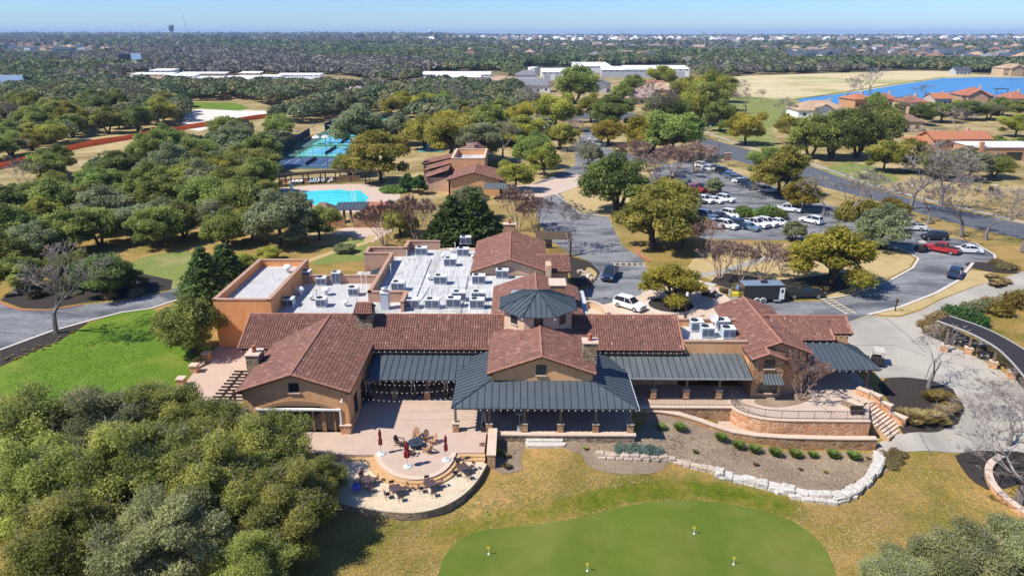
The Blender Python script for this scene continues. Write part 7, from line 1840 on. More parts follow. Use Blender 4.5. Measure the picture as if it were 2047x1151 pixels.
for k in range(n):
 for i in range(3):
  a, b = cs[i], cs[(i + 1) % 3]; z0, z1 = Ht * k / n, Ht * (k + 1) / n; f0, f1 = 2 * u * k / n, 2 * u * (k + 1) / n; mb.tube((p.x + a[0] - f0, p.y + a[1], z0), (p.x + b[0] - f1, p.y + b[1], z1), .07 * u, None, 3)
part(mb, 'lattice', flat('mast_grey', (.35, .33, .34), .6)); mb = MB(); mb.tube((p.x - 2 * u, p.y, Ht), (p.x - 2.05 * u, p.y, Ht + 2 * u), .08 * u); part(mb, 'antenna', M['iron'])

# far houses
FH = []
def far_proto(wall, roof, kind, L=17, D=12, hw=6.5, rise=4.0):
 t = thing('suburban_house', 'x', 'house'); mb = MB(); mb.bb(-L / 2, L / 2, -D / 2, D / 2, 0, hw); mb.build('wall', M[wall], t)
 mb = MB(); a, b = L / 2 + .6, D / 2 + .6; r = L / 2 - D / 2 if kind == 'hip' else a
 mb.poly([(-a, -b, hw), (a, -b, hw), (r, 0, hw + rise), (-r, 0, hw + rise)]); mb.poly([(a, b, hw), (-a, b, hw), (-r, 0, hw + rise), (r, 0, hw + rise)]); mb.poly([(a, -b, hw), (a, b, hw), (r, 0, hw + rise)]); mb.poly([(-a, b, hw), (-a, -b, hw), (-r, 0, hw + rise)]); mb.build('roof', M[roof], t)
 return t
for wv, rv, kd in (('w_white', 'r_grey', 'hip'), ('w_tan', 'r_brn', 'hip'), ('w_white', 'r_dark', 'gable'), ('w_tan', 'r_tan', 'hip'), ('w_white', 'r_pink', 'gable'), ('w_grey', 'r_dark', 'hip')): FH.append((far_proto(wv, rv, kd), {'r_grey': 'grey', 'r_brn': 'brown', 'r_dark': 'slate dark', 'r_tan': 'tan', 'r_pink': 'pinkish'}[rv], {'w_white': 'white', 'w_tan': 'tan', 'w_grey': 'grey'}[wv]))
hrng = random.Random(11)
spots = []
def cluster(x0, x1, y0, y1, n):
 for _ in range(n):
  spots.append((hrng.uniform(x0, x1), y0 + (y1 - y0) * hrng.random()))
cluster(1850, 2047, 108, 128, 26); cluster(1560, 1850, 104, 122, 26); cluster(1380, 1850, 86, 103, 45); cluster(1850, 2047, 84, 106, 30); cluster(960, 1380, 88, 100, 60); cluster(800, 1100, 86, 97, 25); cluster(20, 240, 92, 112, 26); cluster(480, 760, 80, 90, 20); cluster(900, 1060, 106, 122, 8); cluster(1180, 1380, 112, 124, 8); cluster(540, 720, 96, 104, 8)
spots.sort(key=lambda s: -s[1])
HUSED = set()
for i, (x, y) in enumerate(spots[:285]):
 pr_, rc, wc = FH[hrng.randrange(6)]
 o = pr_ if pr_.name not in HUSED else copy_tree(pr_)
 HUSED.add(o.name); g = P(x, y); o.location = g; o.rotation_euler = (0, 0, R(hrng.choice((0, 90, 15, -20, 105)))); sc = hrng.uniform(1.0, 1.4); o.scale = (sc, sc, sc)
 o['label'] = 'tiny far-off %s walled house with %s roof in the suburbs below the skyline' % (wc, rc); o['group'] = 'far suburban houses with %s roofs and %s walls' % (rc, wc)
# everything farther: one speckled mass of roofs
V = []; F = []; MI = []
srng = np.random.default_rng(5)
def hbox(x, y, w, d, hz, m1, m2):
 b = len(V)
 V.extend([(x - w, y - d, 0), (x + w, y - d, 0), (x + w, y + d, 0), (x - w, y + d, 0), (x - w, y - d, hz), (x + w, y - d, hz), (x + w, y + d, hz), (x - w, y + d, hz), (x - w * .5, y, hz * 1.8), (x + w * .5, y, hz * 1.8)])
 F.extend([(b, b + 1, b + 5, b + 4), (b + 1, b + 2, b + 6, b + 5), (b + 2, b + 3, b + 7, b + 6), (b + 3, b, b + 4, b + 7), (b + 4, b + 5, b + 9, b + 8), (b + 5, b + 6, b + 9), (b + 6, b + 7, b + 8, b + 9), (b + 7, b + 4, b + 8)])
 MI.extend([m1] * 4 + [m2] * 4)
for _ in range(2600):
 yy = 70.5 + 16 * srng.random() ** 1.3; xx = srng.uniform(820, 2060) if srng.random() < .88 else srng.uniform(0, 820)
 if xx < 820 and yy > 80: continue
 g = P(xx, yy); k = srng.uniform(1.0, 1.9); hbox(g.x, g.y, 9 * k, 7 * k, 8 * k, int(srng.random() < .3), int(srng.choice((2, 2, 3, 4, 5, 6, 6))))
for _ in range(60):
 g = P(srng.uniform(0, 2047), srng.uniform(70.3, 76)); hbox(g.x, g.y, srng.uniform(25, 70), 30, srng.uniform(9, 16), 0, 6)
me = bpy.data.meshes.new('distant_suburb'); me.from_pydata(V, [], F)
for k in ('w_white', 'w_tan', 'r_grey', 'r_brn', 'r_dark', 'r_pink', 'r_white'): me.materials.append(M[k])
me.polygons.foreach_set('material_index', MI); me.update()
o = link(bpy.data.objects.new('distant_suburb', me)); tag(o, 'pale speckle of far suburban roofs and sheds just under the skyline', 'suburb', None, 'stuff')
# ------------------------------------------------------------------ foliage
LEAF = {k: leaf_mat(n, d, l, .5, hu) for k, n, d, l, hu in (
 ('dark', 'live_oak_leaf_dark', (.095, .135, .032), (.28, .33, .085), .05), ('mid', 'live_oak_leaf', (.145, .185, .042), (.43, .46, .115), .06),
 ('olive', 'live_oak_leaf_olive', (.205, .215, .036), (.55, .51, .10), .05), ('gold', 'live_oak_leaf_golden', (.235, .215, .026), (.58, .485, .075), .04),
 ('grey', 'live_oak_leaf_greyish', (.17, .195, .09), (.42, .45, .23), .05), ('near', 'near_oak_leaf', (.15, .185, .038), (.56, .545, .13), .04), ('neargrey', 'near_oak_leaf_greyish', (.19, .205, .085), (.52, .51, .22), .03),
 ('juniper', 'juniper_leaf', (.06, .095, .026), (.18, .25, .065), .03), ('bush', 'bush_leaf', (.09, .15, .025), (.28, .37, .09), .05),
 ('holly', 'holly_leaf', (.045, .10, .026), (.12, .21, .055), .05), ('blue', 'silver_blue_leaf', (.15, .21, .17), (.28, .37, .30), .03),
 ('wheat', 'ornamental_grass', (.28, .20, .075), (.54, .41, .19), .03), ('mustard', 'mustard_grass', (.17, .135, .025), (.40, .31, .06), .03), ('brown', 'dry_tuft', (.17, .13, .055), (.38, .30, .14), .03), ('brownish', 'brownish_oak_leaf', (.23, .195, .08), (.47, .38, .15), .04))}
M['bark'] = flat('oak_bark', (.075, .055, .042), .9, var=.3)
M['bark_g'] = flat('grey_bark', (.19, .165, .145), .9, var=.25)
M['twig'] = flat('grey_twig', (.24, .20, .175), .9, var=.2)
M['twig_p'] = flat('purple_brown_twig', (.27, .17, .13), .9, var=.2)
M['bark_m'] = flat('pale_myrtle_bark', (.38, .28, .20), .85, var=.2)

def leaf_mesh(name, blobs, n, size, seed, aspect=1.7, shell=.5, up=.75, out=1.22):
 """many small leaf sprays filling a set of ellipsoids"""
 r = np.random.default_rng(seed)
 B = np.array(blobs, float)
 wgt = B[:, 3] * B[:, 4] + B[:, 3] * B[:, 5]; wgt = wgt / wgt.sum()
 k = r.choice(len(B), n, p=wgt)
 d = r.normal(size=(n, 3)); d /= np.linalg.norm(d, axis=1)[:, None]
 rad = shell + (out - shell) * r.random(n) ** .8
 lump = 1 + .16 * np.sin(d[:, 0] * 7 + B[k, 0] * 3) * np.sin(d[:, 1] * 6 + k) + .12 * np.sin(d[:, 2] * 9 + k * 2)
 c = B[k, :3] + d * B[k, 3:6] * (rad * lump)[:, None]
 nrm = r.normal(size=(n, 3)) * .8 + d * .55 + np.array([0, 0, up]); nrm /= np.linalg.norm(nrm, axis=1)[:, None]
 t = np.cross(nrm, r.normal(size=(n, 3))); t /= np.linalg.norm(t, axis=1)[:, None]
 b = np.cross(nrm, t)
 s = size * (.6 + .8 * r.random(n)); 
 t *= (s * .5 * aspect)[:, None]; b *= (s * .5)[:, None]
 bend = nrm * (s * .18)[:, None]
 v = np.stack([c - t - bend, c - b * .9 + t * .1, c + t - bend, c + b * .9 - t * .1], 1).reshape(-1, 3)
 me = bpy.data.meshes.new(name)
 me.vertices.add(4 * n); me.vertices.foreach_set('co', v.ravel().astype(np.float32))
 me.loops.add(4 * n); me.loops.foreach_set('vertex_index', np.arange(4 * n, dtype=np.int32))
 me.polygons.add(n); me.polygons.foreach_set('loop_start', np.arange(0, 4 * n, 4, dtype=np.int32))
 at = me.attributes.new('tint', 'FLOAT', 'FACE')
 at.data.foreach_set('value', np.clip(B[k, 6] + r.normal(size=n) * .2, 0, 1).astype(np.float32))
 me.update(calc_edges=True)
 return me

def limb(mb, p0, p1, r0, r1, rr, n=3, wob=.12, sides=6, m=0):
 p0 = Vector(p0); p1 = Vector(p1); L = (p1 - p0).length; pts = [p0]
 for i in range(1, n): pts.append(p0.lerp(p1, i / n) + Vector((rr.uniform(-1, 1), rr.uniform(-1, 1), rr.uniform(-.4, .8))) * L * wob)
 pts.append(p1)
 for i in range(n): mb.tube(pts[i], pts[i + 1], r0 + (r1 - r0) * i / n, r0 + (r1 - r0) * (i + 1) / n, sides, m, caps=(i == n - 1))
 return pts

def oak_proto(seed, n, size, near=False):
 rr = random.Random(seed); blobs = []; mb = MB()
 nb = rr.randint(28, 34) if not near else rr.randint(56, 66)
 Rm = 3.8; stems = rr.choice((1, 2, 2, 3))
 forks = []
 for s in range(stems):
  a = 2 * PI * s / stems + rr.random(); e = Vector((math.cos(a) * (.9 if stems > 1 else .25), math.sin(a) * (.9 if stems > 1 else .25), 2.1 + rr.random() * .5))
  limb(mb, (math.cos(a) * .12, math.sin(a) * .12, -.3), e, .30, .2, rr, 3, .06, 7); forks.append(e)
 for i in range(nb):
  a = i * 2.399 + rr.uniform(-.5, .5); q = math.sqrt((i + .4) / nb) * Rm * rr.uniform(.85, 1.08)
  x, y = q * math.cos(a), q * math.sin(a) * rr.uniform(.85, 1.05)
  z = 3.3 + 3.0 * (1 - (q / (Rm * 1.15)) ** 2) + rr.gauss(0, .75)
  rx = rr.uniform(.7, 1.2) * (.74 if near else 1.0)
  blobs.append((x, y, z, rx, rx * rr.uniform(.85, 1.15), rx * rr.uniform(.6, .85), min(1, max(0, rr.gauss(.5, .3)))))
  if i % 2 == 0 or near:
   f = min(forks, key=lambda v: (v.x - x) ** 2 + (v.y - y) ** 2); limb(mb, f, (x, y, z - .1), .15, .035, rr, 3, .13, 5)
   if near:
    for _ in range(5): limb(mb, (x, y, z), (x + rr.uniform(-1.3, 1.3), y + rr.uniform(-1.3, 1.3), z + rr.uniform(.2, 1.2)), .03, .012, rr, 2, .1, 3, 1)
 for _ in range(8):
  a = rr.random() * 6.28; q = rr.uniform(.5, 1.0) * Rm; blobs.append((q * math.cos(a), q * math.sin(a), rr.uniform(2.3, 3.4), .9, .9, .55, rr.uniform(.2, .6)))
 me = leaf_mesh('crown', blobs, n, size, seed, out=1.5 if near else 1.28); me.materials.append(LEAF['mid'])
 tr = mb.build('trunk', [M['bark'], M['bark_g']]); tm = tr.data; bpy.data.objects.remove(tr)
 return tm, me

def bare_proto(seed, kind='bare', fine=.016):
 rr = random.Random(seed); tk = MB(); tw = MB()
 def grow(p, d, L, r, depth):
  d = d.normalized(); seg = 2 if depth > 2 else 1
  for _ in range(seg):
   q = p + d * (L / seg); (tk if r > .07 else tw).tube(p, q, r, r * .82, 6 if r > .07 else 4 if r > .025 else 3, caps=False); p = q; r *= .82
   d = (d + Vector((rr.uniform(-.18, .18), rr.uniform(-.18, .18), rr.uniform(-.05, .15)))).normalized()
  if depth == 0: return
  k = rr.choice((2, 3)) if depth > 1 else (7 if kind == 'bare' else 15)
  for i in range(k):
   sp = .95 if kind == 'bare' else .45
   nd = (d + Vector((rr.uniform(-sp, sp), rr.uniform(-sp, sp), rr.uniform(-.2, .3)))).normalized()
   grow(p, nd, L * (rr.uniform(.68, .9) if depth > 1 else rr.uniform(.3, .75)), max(fine, r * rr.uniform(.55, .74)), depth - 1)
 if kind == 'bare':
  grow(Vector((0, 0, -.2)), Vector((rr.uniform(-.1, .1), 0, 1)), 1.75, .21, 7)
 else:
  for s in range(6):
   a = 2 * PI * s / 6 + rr.uniform(-.3, .3); grow(Vector((math.cos(a) * .15, math.sin(a) * .15, -.1)), Vector((math.cos(a) * .42, math.sin(a) * .42, 1)), 1.7, .085, 5)
 if not tk.v: tk.tube((0, 0, -.2), (0, 0, .5), .1)
 mt, ml = ('bark_g', 'twig') if kind == 'bare' else ('bark_m', 'twig_p')
 a = tk.build('trunk', M[mt]); b = tw.build('branches', M[ml]); A, B_ = a.data, b.data; bpy.data.objects.remove(a); bpy.data.objects.remove(b)
 co = [v for v in tw.v]; wdt = max(v[0] for v in co) - min(v[0] for v in co)
 k = 10.0 / max(wdt, 1e-3) if kind == 'bare' else 7.0 / max(wdt, 1e-3)
 for me in (A, B_):
  arr = np.empty(len(me.vertices) * 3); me.vertices.foreach_get('co', arr); me.vertices.foreach_set('co', arr * k); me.update()
 return A, B_

def juniper_proto(seed, n=9000, size=.34):
 rr = random.Random(seed); blobs = []; mb = MB(); mb.tube((0, 0, -.2), (0, 0, 8.5), .3, .05, 6)
 for i in range(26):
  f = i / 26; z = .9 + 8.2 * f; q = (1 - f) * 2.3; a = i * 2.4; rx = .35 + 1.15 * (1 - f)
  blobs.append((q * math.cos(a) * .75, q * math.sin(a) * .75, z, rx, rx, rx * .95, rr.uniform(.2, .8)))
 me = leaf_mesh('crown', blobs, n, size, seed, 2.2, .4, .5); me.materials.append(LEAF['juniper'])
 tr = mb.build('trunk', M['bark']); tm = tr.data; bpy.data.objects.remove(tr)
 return tm, me

NEAR = [oak_proto(100 + i, 72000, .10, True) for i in range(4)]
MID = [oak_proto(200 + i, 15000, .21) for i in range(9)]
FAR = [oak_proto(300 + i, 5000, .38) for i in range(5)]
BARE = [bare_proto(400 + i) for i in range(4)]
MYR = [bare_proto(420 + i, 'myrtle', .02) for i in range(3)]
BNEAR = [bare_proto(410 + i, 'bare', .008) for i in range(3)]
JUN = [juniper_proto(440 + i) for i in range(2)]
TREES = []   # (apparent size, builder args)
trng = random.Random(23)
def tree(kind, loc, width, hk, label, group, tone='mid', lod='mid', name=None, zr=None):
 """width: crown width in metres; hk: height factor"""
 if kind == 'oak': tm, cm = trng.choice({'near': NEAR, 'mid': MID, 'far': FAR}[lod])
 elif kind == 'bare': tm, cm = trng.choice(BNEAR if lod == 'near' else BARE)
 elif kind == 'myrtle': tm, cm = trng.choice(MYR)
 else: tm, cm = trng.choice(JUN)
 base = {'oak': 10.2, 'bare': 10.0, 'myrtle': 7.0, 'juniper': 5.2}[kind]
 s = width / base
 nm = name or {'oak': 'live_oak', 'bare': 'bare_tree', 'myrtle': 'bare_myrtle', 'juniper': 'juniper_tree'}[kind]
 t = thing(nm, label, 'tree', loc, trng.uniform(0, 6.28) if zr is None else zr, group)
 t.scale = (s, s, s * hk)
 a = link(bpy.data.objects.new('trunk', tm), t)
 b = link(bpy.data.objects.new('crown' if kind in ('oak', 'juniper') else 'branches', cm), t)
 if kind in ('oak', 'juniper'):
  b.material_slots[0].link = 'OBJECT'; b.material_slots[0].material = LEAF[tone] if kind == 'oak' else LEAF['juniper']
 return t

GRV = 'oaks of the near grove'
near = [  # px base x, y ; width m ; height factor ; tone ; label
 (50, 985, 13, 1.0, 'near', 'broad dark live oak at the left edge of the near grove, touching the bright lawn'), (215, 955, 12, .95, 'neargrey', 'greyish live oak in the second row of the near grove beside the lawn'),
 (335, 905, 10.5, .95, 'near', 'brownish live oak at the back of the near grove, before the terrace pillars'), (445, 965, 11, .92, 'near', 'live oak with a dark leaning trunk in front of the slatted pergola'),
 (545, 985, 11, .86, 'near', 'tall olive live oak half hiding the arched glass doors of the hall'), (640, 1010, 6.5, .95, 'near', 'small live oak at the right corner of the near grove by the patio steps'),
 (120, 1060, 11.5, 1.0, 'near', 'live oak in the middle left of the near grove with grey twigs showing'), (290, 1050, 12.5, 1.0, 'near', 'wide yellowish live oak in the centre of the near grove'),
 (430, 1075, 11, 1.0, 'near', 'dark live oak right of the centre of the near grove'), (580, 1090, 9.5, .95, 'near', 'live oak with a leaning tan trunk at the right front of the near grove'),
 (170, 1160, 11, .9, 'near', 'low live oak along the bottom edge, left of the near grove'), (340, 1190, 11.5, .9, 'neargrey', 'low greyish live oak along the bottom edge in the middle of the near grove'),
 (500, 1185, 8, .85, 'near', 'low live oak along the bottom edge, right of the near grove')]
for x, y, w_, hk, tone, lab in near:
 g = G(x, y); tree('oak', (g.x, g.y, g.z), w_, hk, lab, GRV, tone, 'near')
for x, y, w_, hk, lab in ((1785, 1215, 7.5, .85, 'sparse grey green tree top at the bottom right, leftmost of three'), (1905, 1190, 8.5, .9, 'sparse grey green tree top at the bottom right, middle of three'), (2035, 1185, 9, .95, 'sparse grey green tree top in the bottom right corner')):
 g = G(x, y); tree('oak', (g.x, g.y, g.z), w_, hk, lab, 'tree tops at the bottom right', 'neargrey', 'near')
g = G(2035, 1005); tree('bare', (g.x, g.y, g.z), 17, .72, 'old bare oak in the stone ring at the right edge, spreading over the drive', None, lod='near', name='bare_oak', zr=1.0)
g = G(2015, 890); tree('bare', (g.x, g.y, g.z), 11, .75, 'smaller bare oak beside the concrete drive above the stone ring', None, lod='near', name='bare_oak', zr=2.1)
g = G(1856, 776); tree('bare', (g.x, g.y, g.z), 9.0, .95, 'bare tree at the tip of the dark mulch bed beside the concrete drive', None, lod='near', zr=.4)
g = P(1600, 800); tree('myrtle', (g.x, g.y, .1), 7.6, .95, 'bare pale stemmed myrtle on the upper terrace beside the stone gable', None)

def PXT(x, y, wpx, kind, tone, hk, label, group='trees around the clubhouse', lod='mid', name=None):
 g = G(x, y); s = proj(g.x, g.y, g.z)[2]; return tree(kind, g, wpx / s, hk, label, group, tone, lod, name)
man = [
 (1341, 606, 150, 'oak', 'gold', .7, 'single golden green oak in the round forecourt planter'), (1655, 572, 205, 'oak', 'gold', .78, 'very broad golden olive oak on the dry grass island'), (1310, 498, 185, 'oak', 'olive', .85, 'olive live oak with dark shadow beside the red kerb of the drive'),
 (1232, 424, 170, 'oak', 'dark', .88, 'big dark live oak on the island left of the car park'), (1335, 448, 140, 'oak', 'olive', .9, 'olive oak between the dark island oak and the white cars'),
 (1438, 557, 90, 'myrtle', '', .95, 'bare purple myrtle, first of three before the car park'), (1480, 562, 84, 'myrtle', '', .95, 'bare purple myrtle, second of three before the car park'), (1522, 562, 88, 'myrtle', '', .95, 'bare purple myrtle, third of three before the car park'),
 (1137, 512, 95, 'bare', '', .9, 'slim bare tree between the rear gable and the entry drive'), (1035, 462, 90, 'myrtle', '', 1.05, 'bare brown myrtle behind the rear gable chimney, left one'), (1072, 466, 78, 'myrtle', '', 1.0, 'bare brown myrtle behind the rear gable chimney, right one'),
 (770, 492, 100, 'myrtle', '', 1.0, 'bare greyish multi stem tree behind the stepped parapet'), (835, 485, 100, 'myrtle', '', 1.0, 'bare brownish tree between the gatehouse and the dark junipers'), (800, 470, 90, 'oak', 'olive', .85, 'thin olive tree among the bare stems below the pool'),
 (905, 482, 92, 'juniper', '', .58, 'dark juniper behind the white roof, left of the pair'), (950, 480, 100, 'juniper', '', .56, 'dark juniper behind the white roof, right of the pair'), (935, 440, 100, 'oak', 'grey', .9, 'grey green oak behind the dark junipers'),
 (885, 486, 70, 'juniper', '', .55, 'small dark juniper at the foot of the bare brownish tree'),
 (415, 600, 92, 'juniper', '', .68, 'tall dark juniper left of the tall stucco block'), (455, 575, 84, 'juniper', '', .62, 'second juniper just behind the tall dark one'), (388, 706, 150, 'oak', 'mid', 1.05, 'full olive oak pressed against the tall stucco block'), (345, 680, 90, 'oak', 'olive', .95, 'shorter olive oak at the left of the one against the tall block'), (490, 560, 100, 'oak', 'olive', .7, 'pale olive bush like tree behind the tall block'),
 (113, 667, 180, 'bare', '', 1.0, 'grey bare tree beside the curving drive'), (215, 592, 140, 'oak', 'dark', .85, 'dark rounded live oak on the mulch island beyond the drive'), (150, 575, 120, 'oak', 'dark', .85, 'dark live oak behind the grey bare tree'), (45, 585, 120, 'oak', 'mid', .8, 'live oak at the left edge across the drive'), (20, 540, 120, 'oak', 'mid', .85, 'live oak at the left edge behind the one across the drive'), (265, 575, 70, 'oak', 'dark', .7, 'low dark oak at the right end of the mulch island'),
 (560, 492, 165, 'oak', 'grey', .85, 'wide grey green live oak below the pool gatehouse'), (320, 492, 130, 'oak', 'mid', .85, 'live oak with visible forked trunk above the back lawn'), (368, 478, 110, 'oak', 'mid', .9, 'live oak right of the forked one above the back lawn'), (425, 470, 100, 'oak', 'grey', .95, 'thin greyish oak between the back lawn oaks and the wide grey one'),
 (762, 366, 150, 'oak', 'olive', .95, 'bright green spreading oak beside the pool deck'), (700, 352, 80, 'oak', 'mid', .8, 'smaller oak left of the spreading one by the pool'), (720, 300, 110, 'oak', 'grey', .8, 'greyish oak overhanging the nearest tennis courts'), (815, 384, 40, 'oak', 'holly', 1.15, 'round dark green holly beside the hedge ring'), (838, 388, 44, 'oak', 'holly', 1.1, 'dark green holly close to the pool house wall'),
 (1030, 382, 92, 'oak', 'olive', .85, 'olive oak at the paver crossing right of the pool house'), (1088, 352, 85, 'oak', 'olive', .95, 'olive oak in a mulch ring on the paver crossing'), (905, 318, 130, 'oak', 'olive', .7, 'low olive oak behind the pool house'), (960, 325, 100, 'oak', 'grey', .85, 'grey green oak directly behind the walled pool house roof'), (1005, 315, 90, 'bare', '', .9, 'bare greyish tree behind the paver crossing'),
 (1167, 342, 72, 'bare', '', .95, 'bare tree on the tip of the island before the far drive'), (1160, 293, 76, 'bare', '', .85, 'bare tree beside the cars of the far drive'), (1120, 300, 70, 'oak', 'olive', .8, 'pale olive tree left of the far drive cars'),
 (1345, 318, 125, 'oak', 'mid', .8, 'dark green oak at the near end of the boulevard bend'), (1300, 308, 110, 'oak', 'gold', .75, 'golden brown oak on the dry island before the boulevard'), (1215, 290, 70, 'oak', 'gold', .75, 'golden oak behind the row of clipped trees'), (1275, 270, 110, 'bare', '', .9, 'wide bare tree before the faded pink roof'), (1225, 262, 90, 'oak', 'dark', .85, 'dark oak left of the wide bare tree'), (1330, 262, 90, 'oak', 'dark', .85, 'dark oak right of the wide bare tree'), (1375, 250, 80, 'oak', 'olive', .9, 'olive oak above the boulevard bend'),
 (1240, 302, 26, 'myrtle', '', .8, 'small clipped bare tree in the far drive, first of four'), (1261, 304, 26, 'myrtle', '', .8, 'small clipped bare tree in the far drive, second of four'), (1278, 305, 26, 'myrtle', '', .8, 'small clipped bare tree in the far drive, third of four'), (1296, 305, 26, 'myrtle', '', .8, 'small clipped bare tree in the far drive, last of four'),
 (1488, 290, 80, 'oak', 'gold', .85, 'lone round golden oak beyond the boulevard bend'), (1438, 264, 68, 'oak', 'mid', .95, 'dark rounded oak above the lone golden one'), (1400, 246, 90, 'oak', 'mid', .95, 'large oak above the boulevard bend with a dark trunk'), (1420, 222, 90, 'oak', 'olive', .85, 'olive oak in the clump below the dry fairway'), (1375, 215, 80, 'oak', 'olive', .8, 'oak in the clump right of the bright tan roof'), (1440, 205, 70, 'oak', 'mid', .8, 'oak at the back of the clump below the dry fairway'), (1520, 204, 30, 'bare', '', .9, 'small bare tree alone on the green below the fairway'), (1490, 228, 50, 'bare', '', 1.0, 'slender bare tree on the green left of the tan roof'), (1556, 244, 62, 'bare', '', .85, 'dark bare tree left of the tan roofed house'), (1490, 198, 40, 'bare', '', .9, 'pale bare tree at the edge of the fairway'),
 (1690, 205, 44, 'bare', '', .9, 'bare tree by the lake corner'), (1738, 188, 46, 'bare', '', .9, 'bare tree standing against the lake behind the orange house'), (1850, 196, 36, 'bare', '', .8, 'rounded bare tree against the blue lake'), (1900, 200, 30, 'bare', '', .9, 'dark bare tree beside the tall chimney villa'),
 (1558, 392, 135, 'oak', 'olive', .95, 'olive oak with a clear trunk at the boulevard end of the car park'), (1530, 358, 100, 'oak', 'mid', .85, 'green oak between car park and boulevard'), (1600, 420, 90, 'oak', 'gold', .9, 'yellow green oak right of the clear trunked one'), (1645, 430, 70, 'bare', '', .9, 'bare tree at the right end of the car park'), (1475, 398, 22, 'bare', '', 1.6, 'thin bare sapling in the car park'), (1427, 388, 44, 'oak', 'grey', .95, 'small grey green tree beside the maroon car'), (1586, 482, 56, 'oak', 'grey', .95, 'small sparse oak in front of the last white car'), (1390, 345, 80, 'myrtle', '', .8, 'bare purple shrub tree at the left of the car park'), (1345, 350, 90, 'myrtle', '', .7, 'bare reddish shrub tree before the maroon car'), (1456, 332, 30, 'bare', '', .9, 'small bare tree beside the red panel sign'),
 (1757, 497, 120, 'oak', 'grey', .95, 'sparse oak with a straight trunk and mistletoe clumps at the service road'), (1810, 470, 70, 'bare', '', .7, 'low bare tree hanging over the service road'), (1700, 440, 90, 'bare', '', .9, 'bare tree beyond the sparse mistletoe oak'),
 (1920, 474, 150, 'bare', '', .95, 'large bare oak with many stems above the red pickup'), (1820, 418, 150, 'bare', '', .9, 'pale grey bare oak across the boulevard'), (1880, 410, 110, 'bare', '', .85, 'bare oak right of the pale grey one across the boulevard'), (2040, 505, 120, 'bare', '', 1.05, 'bare tree in a mulch ring at the right edge'), (2020, 440, 90, 'bare', '', .8, 'bare tree beyond the boulevard at the right edge'),
 (1618, 318, 100, 'oak', 'mid', .9, 'green oak beyond the boulevard, left of the shaded clump'), (1662, 318, 100, 'oak', 'dark', .95, 'dark oak in the shaded clump beyond the boulevard'), (1712, 316, 105, 'oak', 'dark', .95, 'dark oak in the middle of the shaded clump'), (1745, 300, 90, 'oak', 'mid', 1.0, 'taller green oak at the back of the shaded clump'), (1690, 285, 80, 'oak', 'mid', .9, 'oak behind the shaded clump below the tan roof'),
 (1765, 345, 80, 'oak', 'olive', .85, 'twin stemmed olive oak on the tee lawn'), (1815, 345, 80, 'oak', 'olive', .85, 'olive oak right of the twin stemmed one'), (1880, 358, 90, 'oak', 'mid', .8, 'oak before the long orange roof'), (1930, 360, 110, 'oak', 'grey', .75, 'wide greyish oak before the white flat roof'), (1985, 355, 80, 'oak', 'mid', .75, 'oak at the corner of the flat roofed house'), (1855, 290, 70, 'bare', '', .8, 'bare tree left of the long orange roof'), (1910, 275, 70, 'bare', '', .9, 'pale bare tree behind the long orange roof'), (1830, 250, 80, 'oak', 'dark', .9, 'dark oak right of the brown roofed house'), (1880, 245, 80, 'oak', 'dark', .9, 'dark oak below the orange roofed villa'), (1930, 240, 80, 'oak', 'dark', .9, 'dark oak below the tall chimney villa'), (1975, 240, 70, 'oak', 'grey', .9, 'pale bare looking oak beside the right grove'), (2030, 275, 90, 'oak', 'olive', .95, 'yellow green oak at the right edge'), (2000, 232, 70, 'oak', 'mid', .9, 'green oak behind the pale one in the right grove'), (2045, 235, 70, 'oak', 'mid', .9, 'green oak at the right edge near the lake villas'), (1985, 298, 60, 'oak', 'mid', .8, 'oak behind the white flat roof'), (2040, 300, 60, 'oak', 'mid', .8, 'oak at the right edge behind the flat roofed house'),
 (1770, 262, 60, 'oak', 'mid', .9, 'green oak left of the brown roofed house'), (1790, 232, 50, 'bare', '', .9, 'grey bare tree among the lakeside villas'),
 (1400, 505, 80, 'myrtle', '', .9, 'bare purple myrtle close behind the golden planter oak'), (1560, 540, 60, 'myrtle', '', .9, 'bare myrtle left of the very broad golden oak'), (1690, 418, 74, 'bare', '', .9, 'bare tree on the verge between boulevard and car park, left one'), (1740, 412, 70, 'bare', '', .85, 'bare tree on the verge between boulevard and car park, right one'),
 (1855, 448, 90, 'bare', '', .85, 'bare tree between the black tall car and the boulevard'), (1970, 480, 90, 'bare', '', .9, 'bare tree above the white saloon car'), (1180, 330, 50, 'oak', 'grey', .9, 'small grey green tree at the far drive island'), (1265, 340, 80, 'myrtle', '', .8, 'bare reddish bush tree at the far corner of the car park'), (1420, 345, 46, 'bare', '', .9, 'small bare tree by the first white cars of the hedge row'),
 (1110, 262, 90, 'oak', 'olive', .85, 'olive oak left of the black car in the far drive'), (1065, 335, 80, 'oak', 'mid', .9, 'green oak behind the mulch ring oak'), (1180, 245, 70, 'oak', 'olive', .8, 'olive oak above the black car of the far drive'), (1580, 288, 70, 'oak', 'olive', .85, 'olive oak left of the shaded clump'), (1620, 272, 60, 'bare', '', .9, 'bare tree behind the green oak of the shaded clump'),
 (640, 478, 110, 'oak', 'mid', .8, 'green oak pressed against the gatehouse wall'), (690, 505, 50, 'oak', 'grey', .5, 'low grey green bush tree on the patchy back lawn'), (595, 452, 100, 'oak', 'grey', .9, 'greyish oak behind the wide one below the gatehouse'), (540, 520, 60, 'oak', 'olive', .6, 'pale bushy tree on the back lawn by the dirt path'),
 (1362, 492, 112, 'oak', 'olive', .85, 'olive oak at the front left corner of the car park'), (1308, 362, 80, 'myrtle', '', .8, 'bare reddish shrub tree beside the big dark island oak'), (1500, 400, 40, 'bare', '', .9, 'small bare tree in the car park beside the white estate car'),
